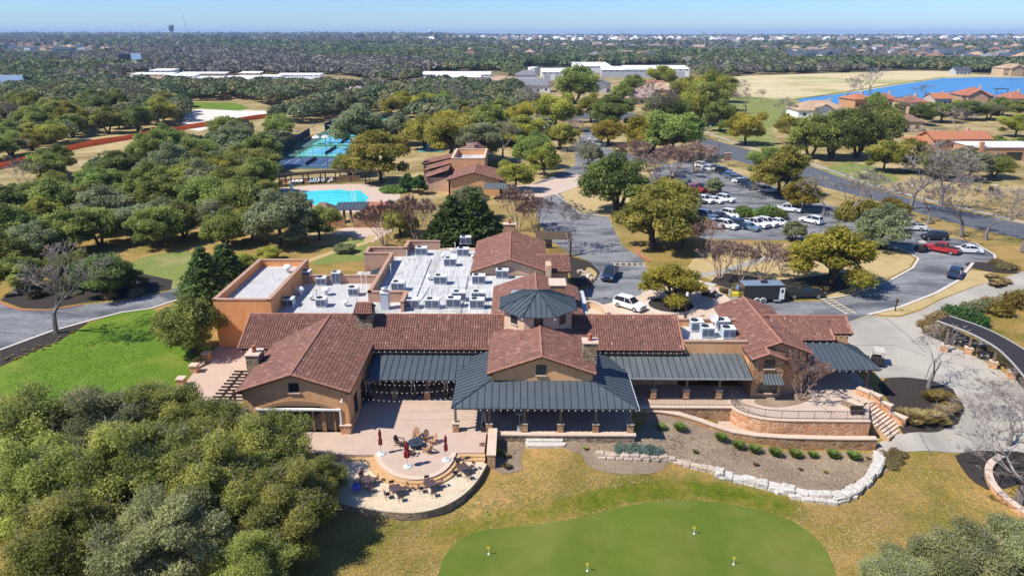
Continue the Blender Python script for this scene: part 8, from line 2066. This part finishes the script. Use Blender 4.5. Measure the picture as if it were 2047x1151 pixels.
 (200, 492, 120, 'oak', 'mid', .9, 'green oak left of the forked one above the back lawn'), (140, 508, 130, 'oak', 'mid', .9, 'green oak behind the dark oaks across the drive'), (268, 482, 110, 'oak', 'grey', .9, 'grey green oak close behind the forked one'), (452, 492, 105, 'oak', 'mid', .9, 'green oak just left of the wide grey green one'), (505, 478, 100, 'oak', 'olive', .9, 'olive oak behind the wide grey green one'), (80, 525, 120, 'oak', 'grey', .9, 'grey green oak at the left, behind the mulch island'), (90, 478, 120, 'oak', 'olive', .9, 'olive oak deep behind the mulch island'),
 (1746, 228, 46, 'oak', 'mid', .9, 'green oak below the gap of the first two lakeside villas'), (1803, 226, 44, 'oak', 'dark', .9, 'dark oak between the chimney villa and the pale stucco one'), (1862, 226, 44, 'oak', 'mid', .9, 'green oak right of the pale stucco lakeside villa'), (1912, 222, 42, 'oak', 'olive', .9, 'olive oak left of the tall chimney villa'), (2008, 222, 46, 'oak', 'mid', .9, 'green oak right of the tall chimney villa'),
 (850, 298, 85, 'oak', 'olive', .8, 'olive oak hiding the small green court edge'), (905, 288, 95, 'oak', 'gold', .75, 'golden oak behind the low olive one at the pool house'), (800, 290, 75, 'oak', 'grey', .85, 'grey green oak right of the courts'), (975, 285, 90, 'oak', 'mid', .85, 'green oak behind the bare greyish tree of the paver crossing'), (1045, 298, 85, 'oak', 'olive', .85, 'olive oak left of the far drive bend'),
 (1150, 208, 90, 'oak', 'mid', .85, 'big round green oak on the far cul-de-sac'), (1100, 196, 40, 'bare', '', .9, 'bare tree beside the white house in the distance'), (1245, 208, 50, 'oak', 'mid', .8, 'green oak right of the white and grey house'), (1265, 190, 50, 'oak', 'mid', .8, 'green oak before the grey gabled warehouse'), (1320, 178, 60, 'oak', 'olive', .8, 'oak below the tall pale warehouse'),
]
for x, y, wp, kind, tone, hk, lab in man:
 if kind == 'myrtle' and wp > 40: wp *= 1.25
 if x > 1780 and y < 330: hk *= .72
 elif y < 350 and kind == 'oak' and wp > 45: wp *= 1.2; hk *= 1.05
 PXT(x, y, wp, kind, tone, hk, lab, lod='mid' if wp > 58 else 'far')

# scattered groves
zones = [
 ('of the pool grove', 'oaks of the grove left of the pool', [(-10, 385), (60, 352), (125, 340), (200, 335), (290, 322), (360, 298), (430, 290), (480, 272), (545, 268), (575, 275), (540, 325), (520, 385), (548, 440), (470, 455), (230, 462), (140, 475), (-10, 540)], 7.4, (8.0, 16.0), ('mid', 'mid', 'grey', 'olive', 'mid', 'dark')),
 ('of the woods behind the orange netting', 'oaks of the woods behind the orange netting', [(-10, 325), (70, 305), (140, 285), (200, 268), (260, 268), (345, 255), (366, 238), (352, 215), (345, 203), (500, 199), (535, 212), (640, 200), (680, 190), (690, 180), (100, 184), (-10, 190)], 8.6, (9, 17), ('mid', 'dark', 'grey', 'olive', 'mid', 'brownish')),
 ('of the belt behind the tennis courts', 'oaks of the belt behind the courts', [(548, 243), (640, 222), (690, 212), (760, 195), (1000, 186), (1045, 205), (1090, 240), (1085, 275), (1075, 305), (1010, 296), (930, 292), (870, 262), (822, 238), (700, 234), (600, 250)], 8.8, (9, 16.5), ('mid', 'olive', 'grey', 'gold', 'mid', 'olive')),
]
pos = [(o.location.x, o.location.y) for o in COL.objects if o.get('category') == 'tree']
cand = []
for zi, (ph, grp, poly, sp, wr_, tones) in enumerate(zones):
 W_ = [P(x, y).to_2d() for x, y in poly]; xs = [p.x for p in W_]; ys = [p.y for p in W_]; got = []
 for _ in range(9000):
  q = Vector((trng.uniform(min(xs), max(xs)), trng.uniform(min(ys), max(ys))))
  pxx = proj(q.x, q.y, 0)
  if not inside(pxx, poly): continue
  if any((q.x - a) ** 2 + (q.y - b) ** 2 < sp * sp for a, b in pos): continue
  w_ = trng.uniform(*wr_)
  if pxx[0] < 560:   # keep the stretches of netting that show between the oaks in view
   yf = np.interp(pxx[0], (0, 140, 260, 365, 430, 540), (338, 300, 279, 260, 250, 236)); hw_ = w_ * pxx[2] * .3
   if pxx[1] > yf and pxx[1] - .92 * w_ * pxx[2] < yf + 4 and any(pxx[0] + hw_ > a and pxx[0] - hw_ < b for a, b in ((5, 60), (150, 275), (370, 420), (505, 535))): continue
  pos.append((q.x, q.y)); got.append((q, w_, trng.choice(tones), pxx))
 cand += [(w_ * pxx[2], zi, q, w_, tone, pxx) for q, w_, tone, pxx in got]
n_have = sum(1 for o in COL.objects if o.get('category') == 'tree')
cand.sort(key=lambda c: -c[0])
keep, rest = cand[:max(0, 298 - n_have)], cand[max(0, 298 - n_have):]
print('TREES manual', n_have, 'scatter', len(cand), 'kept', len(keep))
TN = {'mid': 'green', 'dark': 'dark green', 'grey': 'grey green', 'olive': 'olive', 'gold': 'golden', 'brownish': 'brownish'}
for zi, z in enumerate(zones):
 mine = sorted([c for c in keep if c[1] == zi], key=lambda c: -c[5][1])
 rows = [mine[i:i + 9] for i in range(0, len(mine), 9)]
 for ri, row in enumerate(rows):
  for ci, c in enumerate(sorted(row, key=lambda c: c[5][0])):
   _, _, q, w_, tone, pxx = c
   bare = trng.random() < .07
   tree('bare' if bare else 'oak', (q.x, q.y, 0), w_, trng.uniform(.72, 1.05), '%s, %s in %s row %s' % ('bare tree' if bare else TN[tone] + ' oak', ORD[ci], ORD[ri], z[0]), z[1], tone, 'mid' if pxx[2] * w_ > 52 else 'far')

# ------------------------------------------------------------------ the far woods: one mass
def far_woods():
 r = np.random.default_rng(77)
 pts = []
 for c in rest: pts.append((c[2].x, c[2].y, c[3] * .5, 0 if trng.random() < .6 else 2, 500))
 holes = [[(235, 150), (690, 150), (775, 168), (775, 176), (640, 180), (235, 172)], [(650, 160), (860, 164), (860, 178), (650, 178)], [(835, 142), (1000, 142), (1040, 170), (1010, 180), (835, 172)], [(1040, 135), (1385, 128), (1390, 165), (1345, 182), (1330, 215), (1230, 225), (1040, 215)],
    [(1300, 178), (1380, 158), (1500, 150), (1700, 144), (1800, 139), (1960, 146), (2100, 150), (2100, 320), (1300, 320)], [(345, 203), (500, 199), (545, 232), (360, 258)], [(0, 92), (110, 92), (240, 100), (225, 112), (0, 118)]]
 bands = [(330, 520, 9.0, 420), (520, 800, 9.5, 150), (800, 1300, 11.5, 60), (1300, 2000, 16, 26), (2000, 3200, 26, 16), (3200, 5500, 48, 12), (5500, 9000, 85, 10)]
 for d0, d1, sp, nl in bands:
  N = int(1.62 * (d0 + d1) / 2 * (d1 - d0) / (sp * sp) * .95)
  yy = np.sqrt(r.uniform(d0 ** 2, d1 ** 2, N)); xx = r.uniform(-.81, .81, N) * yy
  for x, y in zip(xx, yy):
   u = proj(x, y, 0)
   if any(inside(u, hp) for hp in holes): continue
   if u[1] > 186 and not (u[0] > 1380): continue
   if u[1] > 200: continue
   sub = (1380 < u[0] and 84 < u[1] < 108) or (960 < u[0] < 1380 and 86 < u[1] < 101) or (1560 < u[0] and 104 < u[1] < 128) or (u[0] > 900 and u[1] < 86)
   if sub and r.random() < .72: continue
   nz = math.sin(x * .011 + 1.3) * math.sin(y * .006) + math.sin(x * .004 + y * .0035) * .7 + r.normal() * .35
   far_f = min(1, max(0, (y - 450) / 500)); m = 1 if nz > .8 - .85 * far_f else 0
   if m == 0 and r.random() < .25: m = 2
   pts.append((x, y, sp * r.uniform(.5, .72) * (.7 if sub else 1), m, nl))
 Vs = []; Ms = []; Ts = []
 for x, y, rad, m, nl in pts:
  d = r.normal(size=(nl, 3)); d /= np.linalg.norm(d, axis=1)[:, None]; d[:, 2] = np.abs(d[:, 2]) * 1.05 - .15
  hz = min(rad, 7.0) * (.62 if m != 1 else .55)
  c = np.array([x, y, hz * .9 + (1.2 if rad < 9 else 2.5)]) + d * np.array([rad, rad, hz]) * (.72 + .34 * r.random(nl))[:, None]
  nrm = r.normal(size=(nl, 3)) * .6 + d + np.array([0, 0, .3]); nrm /= np.linalg.norm(nrm, axis=1)[:, None]
  t = np.cross(nrm, r.normal(size=(nl, 3))); t /= np.linalg.norm(t, axis=1)[:, None]; b = np.cross(nrm, t)
  s = rad * (.29 if nl > 450 else .33 if nl > 170 else .6 if nl > 100 else .95 if nl > 50 else 1.15 if nl > 25 else 1.6) * (.3 + .35 * r.random(nl))
  t = t * s[:, None]; b = b * s[:, None] * .75
  Vs.append(np.stack([c - t, c - b, c + t, c + b], 1).reshape(-1, 3)); Ms.append(np.full(nl, m)); Ts.append(np.clip(r.normal() * .2 + .5 + r.normal(size=nl) * .2, 0, 1))
 v = np.concatenate(Vs); mi = np.concatenate(Ms); ti = np.concatenate(Ts); n = len(mi)
 me = bpy.data.meshes.new('distant_woods')
 me.vertices.add(4 * n); me.vertices.foreach_set('co', v.ravel().astype(np.float32)); me.loops.add(4 * n); me.loops.foreach_set('vertex_index', np.arange(4 * n, dtype=np.int32))
 me.polygons.add(n); me.polygons.foreach_set('loop_start', np.arange(0, 4 * n, 4, dtype=np.int32)); me.polygons.foreach_set('material_index', mi.astype(np.int32))
 at = me.attributes.new('tint', 'FLOAT', 'FACE'); at.data.foreach_set('value', ti.astype(np.float32))
 me.materials.append(leaf_mat('far_evergreen', (.075, .105, .045), (.22, .26, .11), .3, 0)); me.materials.append(leaf_mat('far_bare_wood', (.13, .12, .10), (.29, .265, .22), .25, 0)); me.materials.append(leaf_mat('far_olive_wood', (.13, .13, .055), (.31, .30, .13), .3, 0))
 me.update(calc_edges=True)
 o = link(bpy.data.objects.new('distant_woods', me)); tag(o, 'dark woods of oak and bare trees running to the skyline', 'woods', None, 'stuff')
 print('woods', len(pts), n)
far_woods()

# ------------------------------------------------------------------ shrubs and grasses
def dome(seed, n, size, hz=.8, sub=9):
 rr = random.Random(seed); bl = [(0, 0, hz * .45, .7, .7, hz * .5, .5)]
 for i in range(sub):
  a = i * 2.4; q = .55 * math.sqrt((i + .5) / sub); bl.append((q * math.cos(a), q * math.sin(a), hz * rr.uniform(.3, .65), .38, .38, hz * .36, rr.random()))
 return leaf_mesh('shrub', bl, n, size, seed)
def blades(seed, n=420, L=.9, spread=.75, w=.035):
 r = np.random.default_rng(seed); a = r.uniform(0, 6.28, n); q = .28 * np.sqrt(r.random(n)); o = np.stack([q * np.cos(a), q * np.sin(a), np.zeros(n)], 1)
 lean = spread * (.25 + .75 * r.random(n)); LL = L * (.6 + .5 * r.random(n)); d = np.stack([np.cos(a) * lean, np.sin(a) * lean, np.ones(n)], 1); d /= np.linalg.norm(d, axis=1)[:, None]
 sd = np.stack([-np.sin(a), np.cos(a), np.zeros(n)], 1) * w; m = o + d * (LL * .6)[:, None]; e = o + d * LL[:, None] - np.array([0, 0, .16]) * LL[:, None] + np.stack([np.cos(a), np.sin(a), 0 * a], 1) * (LL * .18)[:, None]
 v = np.stack([o - sd, o + sd, m + sd, m - sd, m - sd, m + sd, e + sd * .3, e - sd * .3], 1).reshape(-1, 3)
 me = bpy.data.meshes.new('grass_tuft'); k = 2 * n; me.vertices.add(4 * k); me.vertices.foreach_set('co', v.ravel().astype(np.float32)); me.loops.add(4 * k); me.loops.foreach_set('vertex_index', np.arange(4 * k, dtype=np.int32)); me.polygons.add(k); me.polygons.foreach_set('loop_start', np.arange(0, 4 * k, 4, dtype=np.int32))
 at = me.attributes.new('tint', 'FLOAT', 'FACE'); at.data.foreach_set('value', np.repeat(r.random(n), 2).astype(np.float32)); me.update(calc_edges=True); return me
DOM = [dome(500 + i, 1500, .10) for i in range(3)]; BLD = [blades(520 + i) for i in range(3)]
def shrub(name, mesh, mat, x, y, s, label, cat, group=None, z=None, G_=True):
 m2 = mesh
 o = link(bpy.data.objects.new(name, m2))
 if not m2.materials: m2.materials.append(LEAF[mat])
 o.material_slots[0].link = 'OBJECT'; o.material_slots[0].material = LEAF[mat]
 g = G(x, y); o.location = (g.x, g.y, (g.z + .03) if z is None else z); o.scale = s if isinstance(s, tuple) else (s,) * 3; o.rotation_euler = (0, 0, trng.uniform(0, 6.28)); tag(o, label, cat, group); return o
for i, (x, y) in enumerate(((1322, 858), (1358, 860), (1441, 880), (1476, 896), (1508, 904), (1549, 910), (1589, 913), (1624, 914), (1664, 914), (1705, 917))):
 shrub('green_tuft', BLD[i % 3], 'bush', x, y, .95 if i not in (0, 7) else .75, 'bright green grassy tuft below the curved stone wall, %s from the left' % ORD[i], 'plant', 'green tufts along the lower wall')
for i, (x, y, s) in enumerate(((1004, 880, .3), (1029, 878, .55), (1012, 935, .6), (1000, 908, .55), (1013, 914, .45), (1390, 905, .4), (1170, 898, .35), (1235, 898, .4), (1735, 918, .35), (1650, 945, .3), (1600, 940, .3), (1510, 930, .4))):
 shrub('dry_tuft', BLD[i % 3], 'brown' if i % 3 else 'olive', x, y, s, 'small dry tuft on the bare planting bed, %s counted from the porch' % ORD[i], 'plant', 'dry tufts on the planting bed')
for i, (x, y) in enumerate(((1240, 900), (1254, 902), (1268, 900), (1282, 902), (1297, 903), (1312, 906))):
 shrub('blue_shrub', DOM[i % 3], 'blue', x, y, (1.1, .8, .7), 'silvery blue shrub above the tan boulders, %s from the left' % ORD[i], 'shrub', 'silvery blue shrubs')
for i, (x, y) in enumerate(((1765, 912), (1768, 930), (1780, 918), (1788, 908), (1793, 925), (1782, 935), (1800, 913))):
 shrub('dry_mound', DOM[i % 3], 'brown', x, y, (.8, .8, .7), 'brown dry grass mound at the end of the boulder edge, %s counted' % ORD[i], 'plant', 'dry mounds at the bed end')
for i, (x, y, s, t_) in enumerate(((1812, 835, 1.5, 'wheat'), (1835, 838, 1.6, 'wheat'), (1852, 845, 1.4, 'wheat'), (1868, 838, 1.5, 'wheat'), (1885, 828, 1.5, 'wheat'), (1900, 820, 1.4, 'wheat'), (1862, 800, 1.5, 'mustard'), (1880, 798, 1.5, 'mustard'), (1897, 805, 1.4, 'mustard'), (1825, 848, 1.3, 'wheat'), (1882, 848, 1.2, 'wheat'))):
 shrub('ornamental_grass', BLD[i % 3], t_, x, y, (s * .95, s * .95, s * .75), '%s ornamental grass clump in the dark mulch bed, %s counted' % ('mustard' if t_ == 'mustard' else 'straw coloured', ORD[i]), 'grass clump', 'ornamental grasses in the mulch bed')
for i, (x, y) in enumerate(((1977, 556), (1987, 554), (1998, 558), (2008, 563), (1990, 565), (2000, 571), (2012, 567), (1985, 572))):
 shrub('pale_grass', BLD[i % 3], 'wheat', x, y, (1.1, 1.1, .7), 'pale grass clump in the teardrop mulch bed, %s counted' % ORD[i], 'grass clump', 'pale grasses in the teardrop bed')
for i, (x, y) in enumerate(((1990, 527), (2000, 530), (2010, 534), (2020, 538), (2005, 538))):
 shrub('grey_shrub', DOM[i % 3], 'brown', x, y, (1.6, 1.3, 1.0), 'grey brown shrub in the long mulch bed by the cart path, %s counted' % ORD[i], 'shrub', 'shrubs of the long mulch bed')
for i, (x, y, s, t_) in enumerate(((1905, 637, 2.2, 'holly'), (1920, 640, 2.4, 'holly'), (1938, 645, 2.2, 'holly'), (1952, 650, 2.0, 'holly'), (1880, 640, 1.6, 'wheat'), (1868, 645, 1.5, 'wheat'), (1895, 648, 1.5, 'wheat'), (1935, 622, 1.6, 'grey'), (1955, 620, 1.8, 'grey'), (1978, 618, 1.7, 'grey'), (1996, 628, 2.2, 'mustard'), (2030, 612, 2.6, 'mustard'), (2047, 600, 2.0, 'olive'), (2012, 605, 1.7, 'grey'), (1975, 608, 1.5, 'wheat'), (1850, 655, 1.4, 'wheat'), (1865, 665, 1.4, 'wheat'), (1885, 672, 1.3, 'brown'))):
 shrub('path_shrub', DOM[i % 3], t_, x, y, s, '%s shrub beside the cart path and shelter, %s counted from the shelter end' % ({'holly': 'dark green', 'wheat': 'straw', 'grey': 'grey green', 'mustard': 'mustard', 'olive': 'olive', 'brown': 'brown'}[t_], ORD[i]), 'shrub', 'shrubs beside the cart path')
for i, (x, y, s) in enumerate(((1485, 435, 2.6), (1520, 438, 2.6), (1540, 436, 3.0), (1555, 438, 2.4))):
 shrub('green_shrub', DOM[i % 3], 'bush', x, y, (s, s, s * 1.2), 'bright green shrub between parked cars, %s from the left' % ORD[i], 'shrub', 'green shrubs in the car park')
for i, (x, y, s, t_) in enumerate(((1705, 432, 3.4, 'mustard'), (1735, 428, 3.0, 'olive'), (1690, 440, 3.0, 'olive'), (1780, 425, 3.2, 'mustard'), (1800, 430, 2.6, 'olive'))):
 shrub('mistletoe_shrub', DOM[i % 3], t_, x, y, (s, s, s * 1.3), 'yellow green shrub behind the service road oak, %s from the left' % ORD[i], 'shrub', 'shrubs behind the service road')
for i in range(12):
 x, y = trng.uniform(1440, 1660), trng.uniform(572, 590); shrub('low_shrub', DOM[i % 3], 'brown', x, y, trng.uniform(.7, 1.2), 'low brown shrub in the mulch behind the trailer, one of a scatter', 'shrub', 'low shrubs behind the trailer')
for i in range(16):
 x, y = trng.uniform(60, 320), trng.uniform(575, 598); shrub('low_shrub', DOM[i % 3], trng.choice(('brown', 'grey')), x, y, trng.uniform(.8, 1.4), 'low shrub in the shaded mulch beyond the drive, one of a scatter', 'shrub', 'low shrubs beyond the drive')
rr = random.Random(9)
for i in range(22):
 f = rr.random(); x = 10 + 150 * f; y = 722 - 55 * f + rr.uniform(-8, 6); shrub('pale_tuft', BLD[i % 3], 'wheat', x, y, .28, 'tiny pale tuft planted in the dark mulch strip of the drive', 'plant', 'tiny tufts in the mulch strip')
# clipped hedge ring by the pool
bl = [(1.9 * math.cos(k * PI / 6), 1.9 * math.sin(k * PI / 6), .45, .75, .75, .5, .6) for k in range(12)]
me = leaf_mesh('hedge', bl, 2600, .22, 5); me.materials.append(LEAF['bush'])
hg = P(790, 382); o = link(bpy.data.objects.new('hedge_leaves', me), t_hedge); o.scale = (1.5, 1.5, 1.1)
for i, (x, y) in enumerate(((1160, 545), (1170, 548), (1178, 552), (1165, 555), (1185, 560))):
 boulder(x, y, (rr.uniform(.8, 1.2), .7, .6), BM2[i % 6], 'tan boulder in the bed beside the dark pickup, %s from the left' % ORD[i], rr.random() * 3, 'boulders beside the drive')

# ------------------------------------------------------------------ turf and litter lying on the ground
def scatter(name, label, cat, polys, holes, n, size, cols, seed, lift=.025, up=3.5):
 r = np.random.default_rng(seed); C_ = []
 for q in polys:
  w = [G(a, b).to_2d() for a, b in q]; x0, x1 = min(p.x for p in w), max(p.x for p in w); y0, y1 = min(p.y for p in w), max(p.y for p in w); k = 0
  while k < n:
   x, y = r.uniform(x0, x1), r.uniform(y0, y1)
   k += 1
   if inside((x, y), w) and not any(inside((x, y), hq) for hq in holes): C_.append((x, y))
 c2 = np.array(C_); m = len(c2); z = hh(c2[:, 0], c2[:, 1]); clump = np.sin(c2[:, 0] * .9) * np.sin(c2[:, 1] * 1.1) + np.sin(c2[:, 0] * .31 + 2) * np.sin(c2[:, 1] * .27) + r.normal(size=m) * .6
 c = np.stack([c2[:, 0], c2[:, 1], z + lift + .03 * r.random(m)], 1)
 nr = r.normal(size=(m, 3)) * .5 + np.array([0, 0, up]); nr /= np.linalg.norm(nr, axis=1)[:, None]
 t = np.cross(nr, r.normal(size=(m, 3))); t /= np.linalg.norm(t, axis=1)[:, None]; b = np.cross(nr, t); s = size * (.4 + .8 * r.random(m)); t *= s[:, None]; b *= (s * .5)[:, None]
 v = np.stack([c - t, c - b, c + t, c + b], 1).reshape(-1, 3); me = bpy.data.meshes.new(name)
 me.vertices.add(4 * m); me.vertices.foreach_set('co', v.ravel().astype(np.float32)); me.loops.add(4 * m); me.loops.foreach_set('vertex_index', np.arange(4 * m, dtype=np.int32)); me.polygons.add(m); me.polygons.foreach_set('loop_start', np.arange(0, 4 * m, 4, dtype=np.int32))
 at = me.attributes.new('tint', 'FLOAT', 'FACE'); at.data.foreach_set('value', np.clip(.5 + clump * .28, 0, 1).astype(np.float32)); me.materials.append(tint_mat(name, cols, .9, .1)); me.update(calc_edges=True)
 o = link(bpy.data.objects.new(name, me)); tag(o, label, cat, None, 'stuff')
FR_ = [tuple(p) for p in px(*FRG[0])]
GREEN = [tuple(p) for p in px((872, 1170), (885, 1110), (930, 1070), (1000, 1055), (1120, 1045), (1230, 1015), (1330, 1000), (1450, 1005), (1540, 1025), (1610, 1055), (1650, 1095), (1672, 1145), (1672, 1230), (872, 1230), it=2)]
scatter('grass', 'patchy straw and green turf between terrace, bed and putting green', 'grass', [[(690, 1035), (850, 1030), (970, 975), (1045, 945), (1130, 900), (1200, 940), (1300, 955), (1400, 945), (1500, 975), (1640, 1005), (1720, 1000), (1770, 950), (1815, 912), (1890, 915), (1960, 990), (2040, 1060), (2047, 1150), (620, 1150)]], [GREEN, FR_], 30000, .095,
  [(0, (.44, .33, .165)), (.35, (.38, .285, .13)), (.6, (.30, .26, .095)), (.8, (.21, .22, .055)), (1, (.14, .185, .032))], 31)
scatter('leaf_litter', 'bits of straw and dead leaves strewn on the bare planting bed', 'litter', [[(995, 872), (1265, 872), (1340, 860), (1440, 885), (1520, 905), (1740, 915), (1735, 945), (1690, 980), (1560, 965), (1420, 930), (1340, 912), (1200, 903), (1050, 890), (1005, 930)]], [], 9000, .10, [(0, (.10, .065, .04)), (.4, (.22, .15, .095)), (.7, (.42, .31, .20)), (1, (.52, .42, .29))], 32, .045)
scatter('lawn_blades', 'uneven bright blades over the lawn beside the drive', 'grass', [[(10, 740), (180, 655), (300, 625), (400, 695), (430, 702), (370, 755), (340, 790), (280, 830), (20, 800)]], [], 14000, .12, [(0, (.05, .15, .008)), (.5, (.08, .20, .013)), (.8, (.13, .23, .025)), (1, (.22, .26, .06))], 33, .04)
# ------------------------------------------------------------------ air, sky, sun, camera
W_ = bpy.data.worlds.new('World'); SC.world = W_; W_.use_nodes = True
nt = W_.node_tree; nt.nodes.clear()
ou = nt.nodes.new('ShaderNodeOutputWorld'); bg = nt.nodes.new('ShaderNodeBackground'); sk = nt.nodes.new('ShaderNodeTexSky')
SUN_EL, SUN_AZ = R(51), R(22)       # sun over the left shoulder: from -x, 10 degrees towards the viewer
sk.sky_type = 'NISHITA'; sk.sun_disc = False; sk.sun_elevation = SUN_EL
to_sun = Vector((-math.cos(SUN_EL) * math.cos(SUN_AZ), -math.cos(SUN_EL) * math.sin(SUN_AZ), math.sin(SUN_EL)))
sk.sun_rotation = math.atan2(to_sun.x, to_sun.y)
sk.altitude = 200; sk.air_density = 1.0; sk.dust_density = .1; sk.ozone_density = 3.0
bg.inputs['Strength'].default_value = .095
hu = nt.nodes.new('ShaderNodeMix'); hu.data_type = 'RGBA'; hu.blend_type = 'MULTIPLY'; hu.inputs[0].default_value = 1; hu.inputs[7].default_value = (.62, .87, 1.30, 1); nt.links.new(sk.outputs[0], hu.inputs[6]); nt.links.new(hu.outputs[2], bg.inputs[0]); nt.links.new(bg.outputs[0], ou.inputs[0])
sl_ = bpy.data.lights.new('sun', 'SUN'); sl_.energy = 5.0; sl_.angle = R(.5); sl_.color = (1.0, .955, .88)
so = bpy.data.objects.new('sun', sl_); COL.objects.link(so); so.rotation_euler = (-to_sun).to_track_quat('-Z', 'Y').to_euler(); so.location = (-60, 0, 120)

HAZE = True
if HAZE:
 mb = MB(); mb.bb(-48000, 48000, -3500, 27000, -6, 135)
 m = bpy.data.materials.new('thin_air'); m.use_nodes = True; n2 = m.node_tree; n2.nodes.clear()
 o2 = n2.nodes.new('ShaderNodeOutputMaterial'); v2 = n2.nodes.new('ShaderNodeVolumePrincipled'); v2.inputs['Color'].default_value = (.52, .72, 1.0, 1); v2.inputs['Density'].default_value = 7.5e-5; v2.inputs['Anisotropy'].default_value = 0.0
 n2.links.new(v2.outputs[0], o2.inputs['Volume'])
 hz_ = mb.build('haze', m); hz_['kind'] = 'stuff'

cam = bpy.data.cameras.new('camera'); co = bpy.data.objects.new('camera', cam); COL.objects.link(co)
co.location = (0, 0, CAM_H); co.rotation_euler = (PI / 2 - PITCH, 0, YAW)
cam.sensor_width = 36; cam.lens = FPX / 2047 * 36; cam.clip_start = .5; cam.clip_end = 200000
SC.camera = co
SC.view_settings.view_transform = 'Standard'; SC.view_settings.look = 'None'; SC.view_settings.exposure = 0.4; SC.view_settings.gamma = 1.0
SC.view_settings.use_curve_mapping = False
SC.cycles.max_bounces = 6; SC.cycles.transparent_max_bounces = 8; SC.cycles.volume_bounces = 0
SC.cycles.use_denoising = True
